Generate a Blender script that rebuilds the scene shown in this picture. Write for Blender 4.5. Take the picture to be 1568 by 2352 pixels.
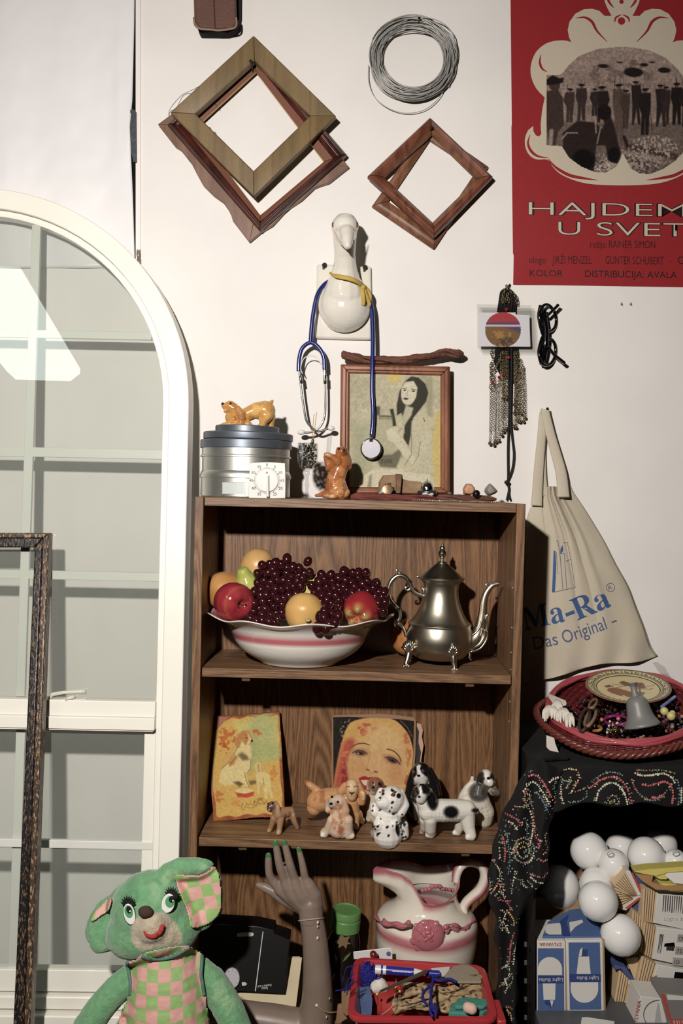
import bpy, math, random
import numpy as np
from mathutils import Vector, Matrix, noise as mnoise
PI = math.pi
rng = random.Random(7)
sc = bpy.context.scene
C = sc.collection
for o in list(bpy.data.objects):
    bpy.data.objects.remove(o)

# ---------------------------------------------------------------- camera, light, exposure
F = 2120.0
PITCH = 0.0236
CAM = Vector((0,-2.1,1.26))
cd = bpy.data.cameras.new('camera')
cam = bpy.data.objects.new('camera', cd)
C.objects.link(cam)
cam.location = CAM
cam.rotation_euler = (PI/2 - PITCH, 0,0)
cd.sensor_fit = 'VERTICAL'
cd.sensor_height = 36
cd.lens = F/2352*36
cd.clip_start = 0.05
sc.camera = cam
sc.view_settings.view_transform = 'Standard'
sc.view_settings.look = 'None'
sc.view_settings.gamma = 1
sc.view_settings.exposure = 0.0
sc.view_settings.use_curve_mapping = False
sc.cycles.use_denoising = True
sc.cycles.max_bounces = 8
sc.cycles.diffuse_bounces = 2
sc.cycles.transparent_max_bounces = 24
sc.cycles.caustics_reflective = False
sc.cycles.caustics_refractive = False
sc.cycles.sample_clamp_indirect = 4
w = bpy.data.worlds.new('world')
sc.world = w
w.use_nodes = True
w.node_tree.nodes['Background'].inputs[0].default_value = (0.6,0.62,0.6,1)
w.node_tree.nodes['Background'].inputs[1].default_value = 0.0

ld = bpy.data.lights.new('flash', 'SPOT')
ld.energy = 206
ld.color = (1.0,0.94,0.89)
ld.shadow_soft_size = 0.035
ld.spot_size = math.radians(122)
ld.spot_blend = 1.0
flash = bpy.data.objects.new('flash', ld)
C.objects.link(flash)
flash.location = (-0.40,-2.08,1.80)
flash.rotation_euler = (Vector((0.16,2.08,-0.66))).to_track_quat('-Z', 'Y').to_euler()

# ---------------------------------------------------------------- picture geometry helpers
_f = Vector((0, math.cos(PITCH),-math.sin(PITCH)))
_u = Vector((0, math.sin(PITCH), math.cos(PITCH)))
def ray(px, py):
    return _f + Vector(((px-784)/F, 0,0)) - _u*((py-1176)/F)
def P(px, py, y):
    d = ray(px, py)
    return CAM + d*((y-CAM.y)/d.y)
def proj(p):
    d = Vector(p)-CAM
    z = d.dot(_f)
    return (784+F*d.x/z, 1176-F*d.dot(_u)/z)
def proj_np(V):
    d = V-np.array(CAM)
    z = d@np.array(_f)
    return 784+F*d[:, 0]/z, 1176-F*(d@np.array(_u))/z
def pm(y):
    return (y-CAM.y)/F
def crop(x0, y0, s):
    return lambda x, y: (x0+x*s, y0+y*s)
C1 = crop(340,0,.3316); C2 = crop(820,0,.477); C3 = crop(660,480,.289); C4 = crop(440,900,.2934)
C5 = crop(780,1020,.2934); C6 = crop(1060,640,.2212); C7 = crop(460,1220,.3061); C8 = crop(860,1220,.2424)
B1 = crop(450,1600,.2232); B2 = crop(680,1600,.3189); B3 = crop(180,1940,.2679); B4 = crop(480,1900,.2423)
B5 = crop(740,1930,.2934); B6 = crop(1100,1880,.2985); B7 = crop(1180,1500,.2474); B8 = crop(1180,920,.2806)
D1 = crop(1040,1500,.3367)
def L(fn, *pts):
    return [fn(*p) for p in pts]

# bookcase pose (it leans a little)
BK = Matrix.Translation((-.2929,-.255,1.2473)) @ Matrix.Rotation(-.0153,4, 'Z') @ Matrix.Rotation(.0222,4, 'Y')
SHELF = {0: 0.0,1: -.3436,2: -.6869,3: -1.055}
BKN = (BK.to_3x3() @ Vector((0,0,1))).normalized()
def shelf_pt(k): return BK @ Vector((0,0, SHELF[k]))
def hit(px, py, k):
    d = ray(px, py); n = BKN
    return CAM + d*((shelf_pt(k)-CAM).dot(n)/d.dot(n))
def base_z(x, y, k):
    p0 = shelf_pt(k)
    return p0.z - (BKN.x*(x-p0.x)+BKN.y*(y-p0.y))/BKN.z

# ---------------------------------------------------------------- materials
SAT, DIM = .88,.90
def lin(c):
    r = lin0(c); l = .25*r[0]+.6*r[1]+.15*r[2]
    return tuple((l+(v-l)*SAT)*DIM for v in r)
def lin0(c):
    return tuple((v/255/12.92 if v/255 <= .04045 else ((v/255+.055)/1.055)**2.4) for v in c[:3])
MATS = {}
def nt(m):
    return m.node_tree.nodes, m.node_tree.links
def mat(name, col, rough=.5, metal=0., spec=.5, coat=0., bump=0., bscale=200., vary=0., vscale=30., attr=False,
        sheen=0., trans=0., ior=1.45, alpha=1., emit=0., stretch=None):
    if name in MATS: return MATS[name]
    m = bpy.data.materials.new(name); MATS[name] = m
    m.use_nodes = True
    N, K = nt(m)
    b = N['Principled BSDF']
    c = lin(col)
    b.inputs['Base Color'].default_value = (*c, 1)
    b.inputs['Roughness'].default_value = rough
    b.inputs['Metallic'].default_value = metal
    b.inputs['Specular IOR Level'].default_value = spec
    b.inputs['Coat Weight'].default_value = coat
    b.inputs['Coat Roughness'].default_value = .05
    b.inputs['Sheen Weight'].default_value = sheen
    b.inputs['Transmission Weight'].default_value = trans
    b.inputs['IOR'].default_value = ior
    b.inputs['Alpha'].default_value = alpha
    if emit:
        b.inputs['Emission Color'].default_value = (*c, 1)
        b.inputs['Emission Strength'].default_value = emit
    src = None
    tc = None
    if bump or vary:
        tc = N.new('ShaderNodeTexCoord')
        mp = N.new('ShaderNodeMapping')
        K.new(tc.outputs['Object'], mp.inputs[0])
        if stretch: mp.inputs['Scale'].default_value = stretch
    if attr:
        a = N.new('ShaderNodeAttribute'); a.attribute_name = 'Col'
        src = a.outputs['Color']
    if vary:
        n = N.new('ShaderNodeTexNoise'); n.inputs['Scale'].default_value = vscale; n.inputs['Detail'].default_value = 5
        K.new(mp.outputs[0], n.inputs[0])
        rp = N.new('ShaderNodeMapRange')
        rp.inputs['From Min'].default_value = .3; rp.inputs['From Max'].default_value = .7
        rp.inputs['To Min'].default_value = 1-vary; rp.inputs['To Max'].default_value = 1+vary
        K.new(n.outputs['Fac'], rp.inputs[0])
        mx = N.new('ShaderNodeVectorMath'); mx.operation = 'SCALE'
        if src: K.new(src, mx.inputs[0])
        else: mx.inputs[0].default_value = c
        K.new(rp.outputs[0], mx.inputs['Scale'])
        src = mx.outputs[0]
    if src: K.new(src, b.inputs['Base Color'])
    if bump:
        n = N.new('ShaderNodeTexNoise'); n.inputs['Scale'].default_value = bscale; n.inputs['Detail'].default_value = 4
        K.new(mp.outputs[0], n.inputs[0])
        bp = N.new('ShaderNodeBump'); bp.inputs['Strength'].default_value = bump; bp.inputs['Distance'].default_value = .002
        K.new(n.outputs['Fac'], bp.inputs['Height'])
        K.new(bp.outputs[0], b.inputs['Normal'])
    return m

def wood(name, dark, light, axis='Z', scale=1., rough=.45, fig=1., spec=.4):
    """laminate wood, grain running along one axis"""
    if name in MATS: return MATS[name]
    m = bpy.data.materials.new(name); MATS[name] = m
    m.use_nodes = True
    N, K = nt(m); b = N['Principled BSDF']
    b.inputs['Roughness'].default_value = rough; b.inputs['Specular IOR Level'].default_value = spec
    tc = N.new('ShaderNodeTexCoord'); mp = N.new('ShaderNodeMapping')
    K.new(tc.outputs['Object'], mp.inputs[0])
    lo, hi = .55*scale, 9.*scale
    mp.inputs['Scale'].default_value = {'X': (lo, hi, hi), 'Y': (hi, lo, hi), 'Z': (hi, hi, lo)}[axis]
    n1 = N.new('ShaderNodeTexNoise'); n1.inputs['Scale'].default_value = 1.0; n1.inputs['Detail'].default_value = 2
    n1.inputs['Distortion'].default_value = .6
    K.new(mp.outputs[0], n1.inputs[0])
    ml = N.new('ShaderNodeMath'); ml.operation = 'MULTIPLY'; ml.inputs[1].default_value = 30*fig
    K.new(n1.outputs['Fac'], ml.inputs[0])
    fr = N.new('ShaderNodeMath'); fr.operation = 'PINGPONG'; fr.inputs[1].default_value = 1.
    K.new(ml.outputs[0], fr.inputs[0])
    n2 = N.new('ShaderNodeTexNoise'); n2.inputs['Scale'].default_value = 34.; n2.inputs['Detail'].default_value = 4
    mp2 = N.new('ShaderNodeMapping'); K.new(tc.outputs['Object'], mp2.inputs[0])
    lo2, hi2 = .8*scale, 16.*scale
    mp2.inputs['Scale'].default_value = {'X': (lo2, hi2, hi2), 'Y': (hi2, lo2, hi2), 'Z': (hi2, hi2, lo2)}[axis]
    K.new(mp2.outputs[0], n2.inputs[0])
    mix = N.new('ShaderNodeMix'); mix.data_type = 'FLOAT'; mix.inputs[0].default_value = .7
    K.new(fr.outputs[0], mix.inputs[2]); K.new(n2.outputs['Fac'], mix.inputs[3])
    cr = N.new('ShaderNodeValToRGB')
    cr.color_ramp.elements[0].position = .28; cr.color_ramp.elements[0].color = (*lin(dark),1)
    cr.color_ramp.elements[1].position = .72; cr.color_ramp.elements[1].color = (*lin(light),1)
    K.new(mix.outputs[0], cr.inputs[0]); K.new(cr.outputs[0], b.inputs['Base Color'])
    bp = N.new('ShaderNodeBump'); bp.inputs['Strength'].default_value = .12; bp.inputs['Distance'].default_value = .001
    K.new(mix.outputs[0], bp.inputs['Height']); K.new(bp.outputs[0], b.inputs['Normal'])
    return m

def clear_mat(name, tint, base=.05, rough=.02, top=.8, haze_lift=0.):
    """thin clear sheet: mostly see-through with a mirror-like sheen that grows at grazing angles"""
    if name in MATS: return MATS[name]
    m = bpy.data.materials.new(name); MATS[name] = m; m.use_nodes = True
    N, K = nt(m); N.remove(N['Principled BSDF'])
    t = N.new('ShaderNodeBsdfTransparent'); t.inputs[0].default_value = (*tint, 1)
    g = N.new('ShaderNodeBsdfGlossy'); g.inputs['Roughness'].default_value = rough
    lw = N.new('ShaderNodeLayerWeight'); lw.inputs[0].default_value = .5; fr = N.new('ShaderNodeMath'); fr.operation = 'POWER'; fr.inputs[1].default_value = 5
    K.new(lw.outputs['Facing'], fr.inputs[0]); mr = N.new('ShaderNodeMapRange')
    mr.inputs['To Min'].default_value = base; mr.inputs['To Max'].default_value = top
    K.new(fr.outputs[0], mr.inputs[0])
    x = N.new('ShaderNodeMixShader')
    K.new(mr.outputs[0], x.inputs[0]); K.new(t.outputs[0], x.inputs[1]); K.new(g.outputs[0], x.inputs[2])
    if haze_lift:  # pale diffuse haze mixed in to brighten shadows seen through the sheet
        d = N.new('ShaderNodeBsdfDiffuse'); d.inputs[0].default_value = (.78,.83,.78,1); y = N.new('ShaderNodeMixShader'); y.inputs[0].default_value = haze_lift
        K.new(x.outputs[0], y.inputs[1]); K.new(d.outputs[0], y.inputs[2]); x = y
    K.new(x.outputs[0], N['Material Output'].inputs[0])
    return m

def ceramic(name='painted_glaze', rough=.12, coat=.6, **k):
    return mat(name, (255,255,255), rough=rough, coat=coat, attr=True, **k)

# ---------------------------------------------------------------- mesh builder
class MB:
    def __init__(s): s.v = []; s.f = []
    def add(s, v, f):
        o = len(s.v); s.v += [tuple(p) for p in v]; s.f += [tuple(i+o for i in q) for q in f]; return s
    def box(s, c, size, M=None):
        x, y, z = (d/2 for d in size); c = Vector(c)
        v = [Vector((a*x, b*y, e*z)) for a in (-1,1) for b in (-1,1) for e in (-1,1)]
        v = [(M @ p if M else p)+c for p in v]
        return s.add(v, [(0,1,3,2),(4,6,7,5),(0,4,5,1),(2,3,7,6),(0,2,6,4),(1,5,7,3)])
    def box2(s, a, b):
        return s.box([(a[i]+b[i])/2 for i in range(3)],[abs(b[i]-a[i]) for i in range(3)])
    def tube(s, pts, r, n=10, closed=False, flat=1., up=None):
        pts = [Vector(p) for p in pts]; m = len(pts)
        rs = list(r) if isinstance(r, (list, tuple)) else [r]*m
        if len(rs) != m: rs = [float(q) for q in np.interp(np.linspace(0,1, m), np.linspace(0,1, len(rs)), rs)]
        rings = []; prev = None
        for i, p in enumerate(pts):
            if closed: t = pts[(i+1) % m]-pts[i-1]
            else: t = pts[min(i+1, m-1)]-pts[max(i-1,0)]
            if t.length < 1e-9: t = Vector((0,0,1))
            t.normalize()
            if up is not None: a = Vector(up)
            elif prev is None: a = Vector((0,0,1)) if abs(t.z) < .9 else Vector((0,1,0))
            else: a = prev
            nrm = (a - t*a.dot(t))
            if nrm.length < 1e-6: nrm = t.orthogonal()
            nrm.normalize(); prev = nrm; bi = t.cross(nrm)
            rings.append([p+(nrm*math.cos(2*PI*k/n)*flat+bi*math.sin(2*PI*k/n))*rs[i] for k in range(n)])
        v = [q for R_ in rings for q in R_]; f = []
        for i in range(m if closed else m-1):
            j = (i+1) % m
            for k in range(n): f.append((i*n+k, i*n+(k+1) % n, j*n+(k+1) % n, j*n+k))
        if not closed: f += [tuple(range(n-1,-1,-1)), tuple((m-1)*n+k for k in range(n))]
        return s.add(v, f)
    def lathe(s, prof, M=None, n=40, sx=1., sy=1., cap=True):
        """prof: (radius, height) from bottom to top, about local z"""
        v = []; f = []; m = len(prof)
        for r, h in prof:
            for k in range(n):
                a = 2*PI*k/n; p = Vector((r*sx*math.cos(a), r*sy*math.sin(a), h)); v.append(M @ p if M else p)
        for i in range(m-1):
            for k in range(n): f.append((i*n+k, i*n+(k+1) % n, (i+1)*n+(k+1) % n, (i+1)*n+k))
        if cap: f += [tuple(range(n-1,-1,-1)), tuple((m-1)*n+k for k in range(n))]
        return s.add(v, f)
    def ell(s, c, r, M=None, nu=16, nv=10):
        c = Vector(c); r = (r, r, r) if not isinstance(r, (list, tuple)) else r
        v = []; f = []
        for i in range(nv+1):
            t = PI*i/nv
            for k in range(nu):
                a = 2*PI*k/nu; p = Vector((r[0]*math.sin(t)*math.cos(a), r[1]*math.sin(t)*math.sin(a),-r[2]*math.cos(t)))
                v.append((M @ p if M else p)+c)
        for i in range(nv):
            for k in range(nu): f.append((i*nu+k, i*nu+(k+1) % nu, (i+1)*nu+(k+1) % nu, (i+1)*nu+k))
        return s.add(v, f)
    def loft(s, A, B):
        """closed solid between two matching loops (front A, back B)"""
        n = len(A); v = list(A)+list(B)
        f = [tuple(range(n)), tuple(range(2*n-1, n-1,-1))]
        for k in range(n): f.append((k, n+k, n+(k+1) % n, (k+1) % n))
        return s.add(v, f)
    def slab(s, poly, yf, yb):
        """polygon given in picture points, front at depth yf, with real thickness back to yb.
        depths may be functions of picture height"""
        fa = yf if callable(yf) else (lambda q: yf)
        fb = yb if callable(yb) else (lambda q: yb)
        A = [P(x, y, fa(y)) for x, y in poly]
        Bk = [Vector((a.x, fb(y), a.z)) for a, (x, y) in zip(A, poly)]
        return s.loft(A, Bk)
    def grid(s, fn, nu, nv, closed=False):
        v = [fn(i/nu, j/nv) for j in range(nv+1) for i in range(nu+(0 if closed else 1))]
        w_ = nu if closed else nu+1
        f = [(j*w_+i, j*w_+(i+1) % w_, (j+1)*w_+(i+1) % w_, (j+1)*w_+i) for j in range(nv) for i in range(nu)]
        return s.add(v, f)
    def mesh(s, name):
        me = bpy.data.meshes.new(name); me.from_pydata(s.v, [], s.f); me.update(); return me
    def build(s, name, m, parent=None, smooth=False, bevel=0, seg=2, weld=False, subdiv=0, solid=0, angle=None):
        me = s.mesh(name)
        import bmesh
        bm = bmesh.new(); bm.from_mesh(me)
        if weld: bmesh.ops.remove_doubles(bm, verts=bm.verts, dist=1e-6)
        bmesh.ops.recalc_face_normals(bm, faces=bm.faces); bm.to_mesh(me); bm.free()
        return link(name, me, m, parent, smooth, bevel, seg, subdiv, solid, angle)

def link(name, me, m, parent=None, smooth=False, bevel=0, seg=2, subdiv=0, solid=0, angle=None):
    o = bpy.data.objects.new(name, me); C.objects.link(o)
    if m: me.materials.append(m)
    if smooth or bevel:
        me.polygons.foreach_set('use_smooth', [True]*len(me.polygons))
        if angle or bevel: me.set_sharp_from_angle(angle=math.radians(angle or 40))
    if solid:
        md = o.modifiers.new('solid', 'SOLIDIFY'); md.thickness = solid; md.offset = 0
    if bevel:
        md = o.modifiers.new('bevel', 'BEVEL'); md.width = bevel; md.segments = seg; md.limit_method = 'ANGLE'
        md.harden_normals = False
    if subdiv:
        md = o.modifiers.new('sub', 'SUBSURF'); md.levels = subdiv; md.render_levels = subdiv
    if parent is not None:
        o.parent = parent; o.matrix_parent_inverse = parent_world(parent).inverted()
    return o
def parent_world(p):
    M = p.matrix_basis.copy()
    if p.parent: M = parent_world(p.parent) @ p.matrix_parent_inverse @ M
    return M

def tag(o, label, cat, group=None, kind=None):
    o['label'] = label; o['category'] = cat
    if group: o['group'] = group
    if kind: o['kind'] = kind
    return o
def thing(name, label, cat, loc, group=None, kind=None):
    o = bpy.data.objects.new(name, None); C.objects.link(o)
    o.empty_display_size = .03
    o.matrix_basis = Matrix.Translation(Vector(loc))
    return tag(o, label, cat, group, kind)
def struct(o):
    o['kind'] = 'structure'; return o
def catmull(pts, n=8, closed=False):
    P_ = [Vector(p) for p in pts]; out = []; m = len(P_)
    for i in range(m if closed else m-1):
        g = (lambda k: P_[k % m]) if closed else (lambda k: P_[min(max(k, 0), m-1)])
        a, b, c, d = g(i-1), g(i), g(i+1), g(i+2)
        for k in range(n):
            t = k/n
            out.append(.5*((2*b)+(c-a)*t+(2*a-5*b+4*c-d)*t*t+(3*b-a-3*c+d)*t**3))
    if not closed: out.append(P_[-1])
    return out
def cm2(pts, n=8, closed=False):
    return [(v.x, v.y) for v in catmull([(*p, 0) for p in pts], n, closed)]

# ---------------------------------------------------------------- painting in picture points
def vnoise(X, Y, scale, seed):
    r = np.random.RandomState(seed).rand(64,64)
    x = X/scale; y = Y/scale
    xi = np.floor(x).astype(int); yi = np.floor(y).astype(int)
    fx = x-xi; fy = y-yi; fx = fx*fx*(3-2*fx); fy = fy*fy*(3-2*fy)
    g = lambda a, b: r[a % 64, b % 64]
    return (g(xi, yi)*(1-fx)+g(xi+1, yi)*fx)*(1-fy)+(g(xi, yi+1)*(1-fx)+g(xi+1, yi+1)*fx)*fy
def seg_dist(X, Y, pts, closed=False):
    d = np.full(X.shape, 1e9)
    m = len(pts)
    for i in range(m if closed else m-1):
        (x0, y0),(x1, y1) = pts[i], pts[(i+1) % m]
        dx, dy = x1-x0, y1-y0; l2 = dx*dx+dy*dy+1e-9
        t = np.clip(((X-x0)*dx+(Y-y0)*dy)/l2,0,1)
        d = np.minimum(d, np.hypot(X-x0-t*dx, Y-y0-t*dy))
    return d
def inside(X, Y, pts):
    r = np.zeros(X.shape, bool); m = len(pts)
    for i in range(m):
        (x0, y0),(x1, y1) = pts[i], pts[(i+1) % m]
        c = ((y0 > Y) != (y1 > Y)) & (X < (x1-x0)*(Y-y0)/((y1-y0) if abs(y1-y0) > 1e-9 else 1e-9)+x0)
        r ^= c
    return r
def raster(ops, X, Y):
    col = np.zeros(X.shape+(3,))
    for op in ops:
        k = op[0]
        if k == 'bg': col[:] = op[1]; continue
        if k == 'g':
            t = np.clip((Y-op[1])/(op[2]-op[1]),0,1)[..., None]; col[:] = np.array(op[3])*(1-t)+np.array(op[4])*t; continue
        if k == 'm': col *= np.array(op[1]); continue
        if k == 'c': col = np.clip((col-op[1])*op[2]+op[3],0,255); continue
        if k == 'n':
            col *= (1+op[1]*(vnoise(X, Y, op[2], op[3])-.5)*2)[..., None]; continue
        if k == 'e':
            _, cx, cy, rx, ry, rot, c, soft = op
            a = math.radians(rot); dx = X-cx; dy = Y-cy
            u = (dx*math.cos(a)+dy*math.sin(a))/rx; v = (-dx*math.sin(a)+dy*math.cos(a))/ry
            sd = (np.hypot(u, v)-1)*min(rx, ry)
        elif k == 'p':
            _, pts, c, soft = op
            dd = seg_dist(X, Y, pts, True); sd = np.where(inside(X, Y, pts),-dd, dd)
        elif k == 'l':
            _, pts, wd, c, soft = op
            sd = seg_dist(X, Y, pts)-wd/2
        elif k == 'b':     # blotches of noise inside a region ellipse
            _, cx, cy, rx, ry, c, scl, th, seed = op
            nn = vnoise(X, Y, scl, seed)*.65+vnoise(X, Y, scl/2.3, seed+1)*.35
            e = np.clip(1-np.hypot((X-cx)/rx, (Y-cy)/ry),0,1)*1.6
            a_ = np.clip((nn*np.clip(e, 0,1)-th)/.12,0,1)[..., None]
            col[:] = col*(1-a_)+np.array(c)*a_; continue
        a_ = np.clip(.5-sd/max(soft, .3),0,1)[..., None]
        col[:] = col*(1-a_)+np.array(c[:3])*a_
    return np.clip(col, 0,255)
def set_col(me, col255):
    c = np.asarray(col255)/255.
    l = np.where(c <= .04045, c/12.92,((c+.055)/1.055)**2.4)
    g_ = (l@np.array([.25,.6,.15]))[:, None]; l = (g_+(l-g_)*SAT)*DIM
    a = me.color_attributes.new('Col', 'FLOAT_COLOR', 'POINT')
    buf = np.ones((len(me.vertices),4), np.float32); buf[:, :3] = l
    a.data.foreach_set('color', buf.ravel())
def coords(me):
    v = np.empty(len(me.vertices)*3); me.vertices.foreach_get('co', v); return v.reshape(-1,3)
def paint(me, ops):
    X, Y = proj_np(coords(me)); set_col(me, raster(ops, X, Y))
def bil(q, u, v):
    (a, b, c, d) = q
    return ((1-u)*(1-v)*a[0]+u*(1-v)*b[0]+u*v*c[0]+(1-u)*v*d[0],(1-u)*(1-v)*a[1]+u*(1-v)*b[1]+u*v*c[1]+(1-u)*v*d[1])
def print_mesh(name, quad, ytop, ybot, ops, nx, ny, m, parent, shape=None, thick=.0006):
    """a flat print: quad TL,TR,BR,BL in picture points; real plane in space, painted point by point"""
    tl, tr, br, bl = quad
    cor = [P(*tl, ytop), P(*tr, ytop), P(*br, ybot), P(*bl, ybot)]
    v = []; f = []
    for j in range(ny+1):
        for i in range(nx+1):
            u, t = i/nx, j/ny
            v.append(cor[0]*(1-u)*(1-t)+cor[1]*u*(1-t)+cor[2]*u*t+cor[3]*(1-u)*t)
    V = np.array([tuple(p) for p in v]); X, Y = proj_np(V)
    for j in range(ny):
        for i in range(nx):
            a = j*(nx+1)+i; f.append((a, a+nx+1, a+nx+2, a+1))
    if shape:
        ins = inside(X, Y, shape)
        f = [q for q in f if ins[list(q)].sum() >= 3]
    me = bpy.data.meshes.new(name); me.from_pydata([tuple(p) for p in v],[], f); me.update()
    set_col(me, raster(ops, X, Y)*.9)
    return link(name, me, m, parent)

# ---------------------------------------------------------------- organic figures
def remesh(mb, voxel, smooth=6, fac=.5):
    me = mb.mesh('tmp'); o = bpy.data.objects.new('tmp', me); C.objects.link(o)
    r = o.modifiers.new('r', 'REMESH'); r.mode = 'VOXEL'; r.voxel_size = voxel; r.use_smooth_shade = True
    s = o.modifiers.new('s', 'SMOOTH'); s.factor = fac; s.iterations = smooth
    dg = bpy.context.evaluated_depsgraph_get(); dg.update()
    out = bpy.data.meshes.new_from_object(o.evaluated_get(dg))
    bpy.data.objects.remove(o); bpy.data.meshes.remove(me)
    out.polygons.foreach_set('use_smooth', [True]*len(out.polygons))
    return out
class Fig:
    """organic body laid out in picture points plus d = picture points towards the viewer"""
    def __init__(s, y, fn=None, k=1.):
        s.y = y; s.s = pm(y); s.fn = fn or (lambda a, b: (a, b)); s.k = k; s.mb = MB()
    def pt(s, x, y, d=0):
        px, py = s.fn(x, y); return P(px, py, s.y-d*s.k*s.s)
    def chain(s, *sph):
        for (a, b) in zip(sph[:-1], sph[1:]) if len(sph) > 1 else [(sph[0], sph[0])]:
            pa, pb = s.pt(*a[:3]), s.pt(*b[:3]); ra, rb = a[3]*s.k*s.s, b[3]*s.k*s.s
            n = max(1, int((pb-pa).length/(.3*min(ra, rb))+.5)) if a is not b else 0
            for i in range(n+1):
                t = i/n if n else 0
                s.mb.ell(pa.lerp(pb, t), ra+(rb-ra)*t, nu=14, nv=9)
        return s
    def ell(s, x, y, d, rx, ry, rd, rot=0):
        q = s.k*s.s; M = Matrix.Rotation(math.radians(rot),3, 'Y')
        s.mb.ell(s.pt(x, y, d),(rx*q, rd*q, ry*q), M, nu=28, nv=18); return s
    def mesh(s, voxel, smooth=5): return remesh(s.mb, voxel, smooth)

# ---------------------------------------------------------------- lettering
def text_mesh(body, M, m, name='lettering', parent=None, size=1., width=None, height=None, align='LEFT', offset=0., depth=.0002, warp=None, fit=None):
    """letters as thin solid shapes; M maps letter space (x right, y up, z out) to the place"""
    cu = bpy.data.curves.new('t', 'FONT'); cu.body = body; cu.size = 1; cu.align_x = align; cu.offset = offset; cu.extrude = 0
    cu.resolution_u = 4
    o = bpy.data.objects.new('t', cu); C.objects.link(o)
    dg = bpy.context.evaluated_depsgraph_get(); dg.update()
    me = bpy.data.meshes.new_from_object(o.evaluated_get(dg))
    bpy.data.objects.remove(o); bpy.data.curves.remove(cu)
    v = coords(me)
    if len(v) == 0: return None
    x0, x1 = v[:, 0].min(), v[:, 0].max(); y0, y1 = v[:, 1].min(), v[:, 1].max()
    sx = width/(x1-x0) if width else (height/(y1-y0) if height else size)
    sy = height/(y1-y0) if height else sx
    if fit: sy = height/fit
    xx = (v[:, 0]-x0)*sx; yy = (v[:, 1]-(0 if fit else y0))*sy
    if align == 'CENTER': xx -= (x1-x0)*sx/2
    out = []
    for a, b in zip(xx, yy):
        p = Vector((a, b, depth)); out.append(warp(p) if warp else M @ p)
    me.vertices.foreach_set('co', np.array([tuple(p) for p in out]).ravel()); me.update()
    me.name = name
    return link(name, me, m, parent)
def face_frame(o_, right, up):
    r = Vector(right).normalized(); u = Vector(up); u = (u-r*u.dot(r)).normalized(); n = r.cross(u)
    M = Matrix.Identity(4)
    for i in range(3): M[i][0], M[i][1], M[i][2], M[i][3] = r[i], u[i], n[i], o_[i]
    return M
# ================================================================ the room
WALL = mat('wall_paint', (240,235,229), rough=.6, spec=.3, bump=.05, bscale=90, vary=.03, vscale=6)
wb = MB()
wb.box2((-2.7,0,0),(2.7,.1,2.6))
struct(wb.build('wall_back', WALL))
struct(MB().box2((-2.8,-4.6,0),(-2.7,.1,2.6)).build('wall_left', mat('side_paint', (72,70,66), rough=.7)))
struct(MB().box2((2.7,-4.6,0),(2.8,.1,2.6)).build('wall_right', mat('side_paint', (72,70,66))))
struct(MB().box2((-2.8,-4.7,0),(2.8,-4.6,2.6)).build('wall_rear', mat('rear_paint', (66,64,60), rough=.7)))
struct(MB().box2((-2.8,-4.7,-.1),(2.8,.1,0)).build('floor', mat('floor_concrete', (60,56,50), rough=.6, vary=.15, vscale=8)))
struct(MB().box2((-2.8,-4.7,2.6),(2.8,.1,2.7)).build('ceiling', mat('ceiling_paint', (110,108,104), rough=.7)))

# ceiling lamp that the window glass mirrors
lamp = thing('ceiling_lamp', 'white fluorescent ceiling lamp mirrored in the arched window glass', 'lamp', (-1.62,-2.53,2.6))
LM = Matrix.Rotation(math.radians(-5),3, 'Z')
MB().box((-1.62,-2.53,2.585),(.40,1.36,.03), LM).build('lamp_housing', mat('lamp_white', (235,235,230)), lamp, bevel=.004)
prof = [Vector((x, 0, z)) for x, z in ((.2,0),(.2,-.03),(.15,-.075),(-.15,-.075),(-.2,-.03),(-.2,0))]
A = [LM @ (p+Vector((0,-.66,0)))+Vector((-1.62,-2.53,2.57)) for p in prof]
B_ = [LM @ (p+Vector((0,.66,0)))+Vector((-1.62,-2.53,2.57)) for p in prof]
MB().loft(A, B_).build('lamp_diffuser', mat('lamp_glow', (238,255,246), emit=4.6), lamp)

# left part of the wall: white sheet over black plastic, and a trim strip
struct(MB().slab([(311,-80),(323,-80),(323,612),(311,600)],-.004,0).build('trim_1', mat('trim_paint', (246,236,232), rough=.5), bevel=.001))
tag(MB().slab([(255,-80),(312,-80),(312,608),(255,608)],-.0015,0).build('plastic_strip', mat('black_plastic', (12,12,13), rough=.2)),
    'strip of black plastic showing through the gap beside the hanging white sheet', 'plastic sheet')
def sheet_pt(u, v):
    yy = -90+v*705
    gap = np.interp(yy, [-90,60,230,290,360,450,615],[3,5,9,15,12,8,3])
    x = -420+u*(313-gap+420)
    wob = .0035+.003*math.sin(x*.045+.7*math.sin(yy*.006))*(.4+.6*v)+.004*math.exp(-((x-275)/14)**2)*math.exp(-((yy-180)/170)**2)
    wob += .006*math.exp(-((x-297)/12)**2)*math.exp(-((yy-300)/55)**2)
    wob += .0018*mnoise.noise(Vector((x*.03, yy*.02,3)))
    return P(x, yy, -.003-max(wob, .0005))
tag(MB().grid(sheet_pt, 120,90).build('hanging_sheet', mat('white_sheet', (240,238,238), rough=.35, spec=.4), None, smooth=True, solid=.001),
    'large white sheet with soft ripples hanging on the wall above the arched window', 'sheet')
tag(MB().slab([(299,252),(304,250),(312,256),(313,372),(306,372),(300,340),(298,300)],-.0125,-.0115).build('foil_tape', mat('clear_tape', (128,130,134), rough=.2, metal=.7, bump=1., bscale=45)),
    'shiny crumpled piece of tape bridging the dark gap in the wall', 'tape')
lint = MB()
for k in range(14):
    q = [(318+rng.uniform(-5,5),575+j*9+rng.uniform(-3,3)) for j in range(5)]
    lint.tube([P(x, y, -.006-rng.uniform(0,.004)) for x, y in cm2(q, 4)],.0005,4)
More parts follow.
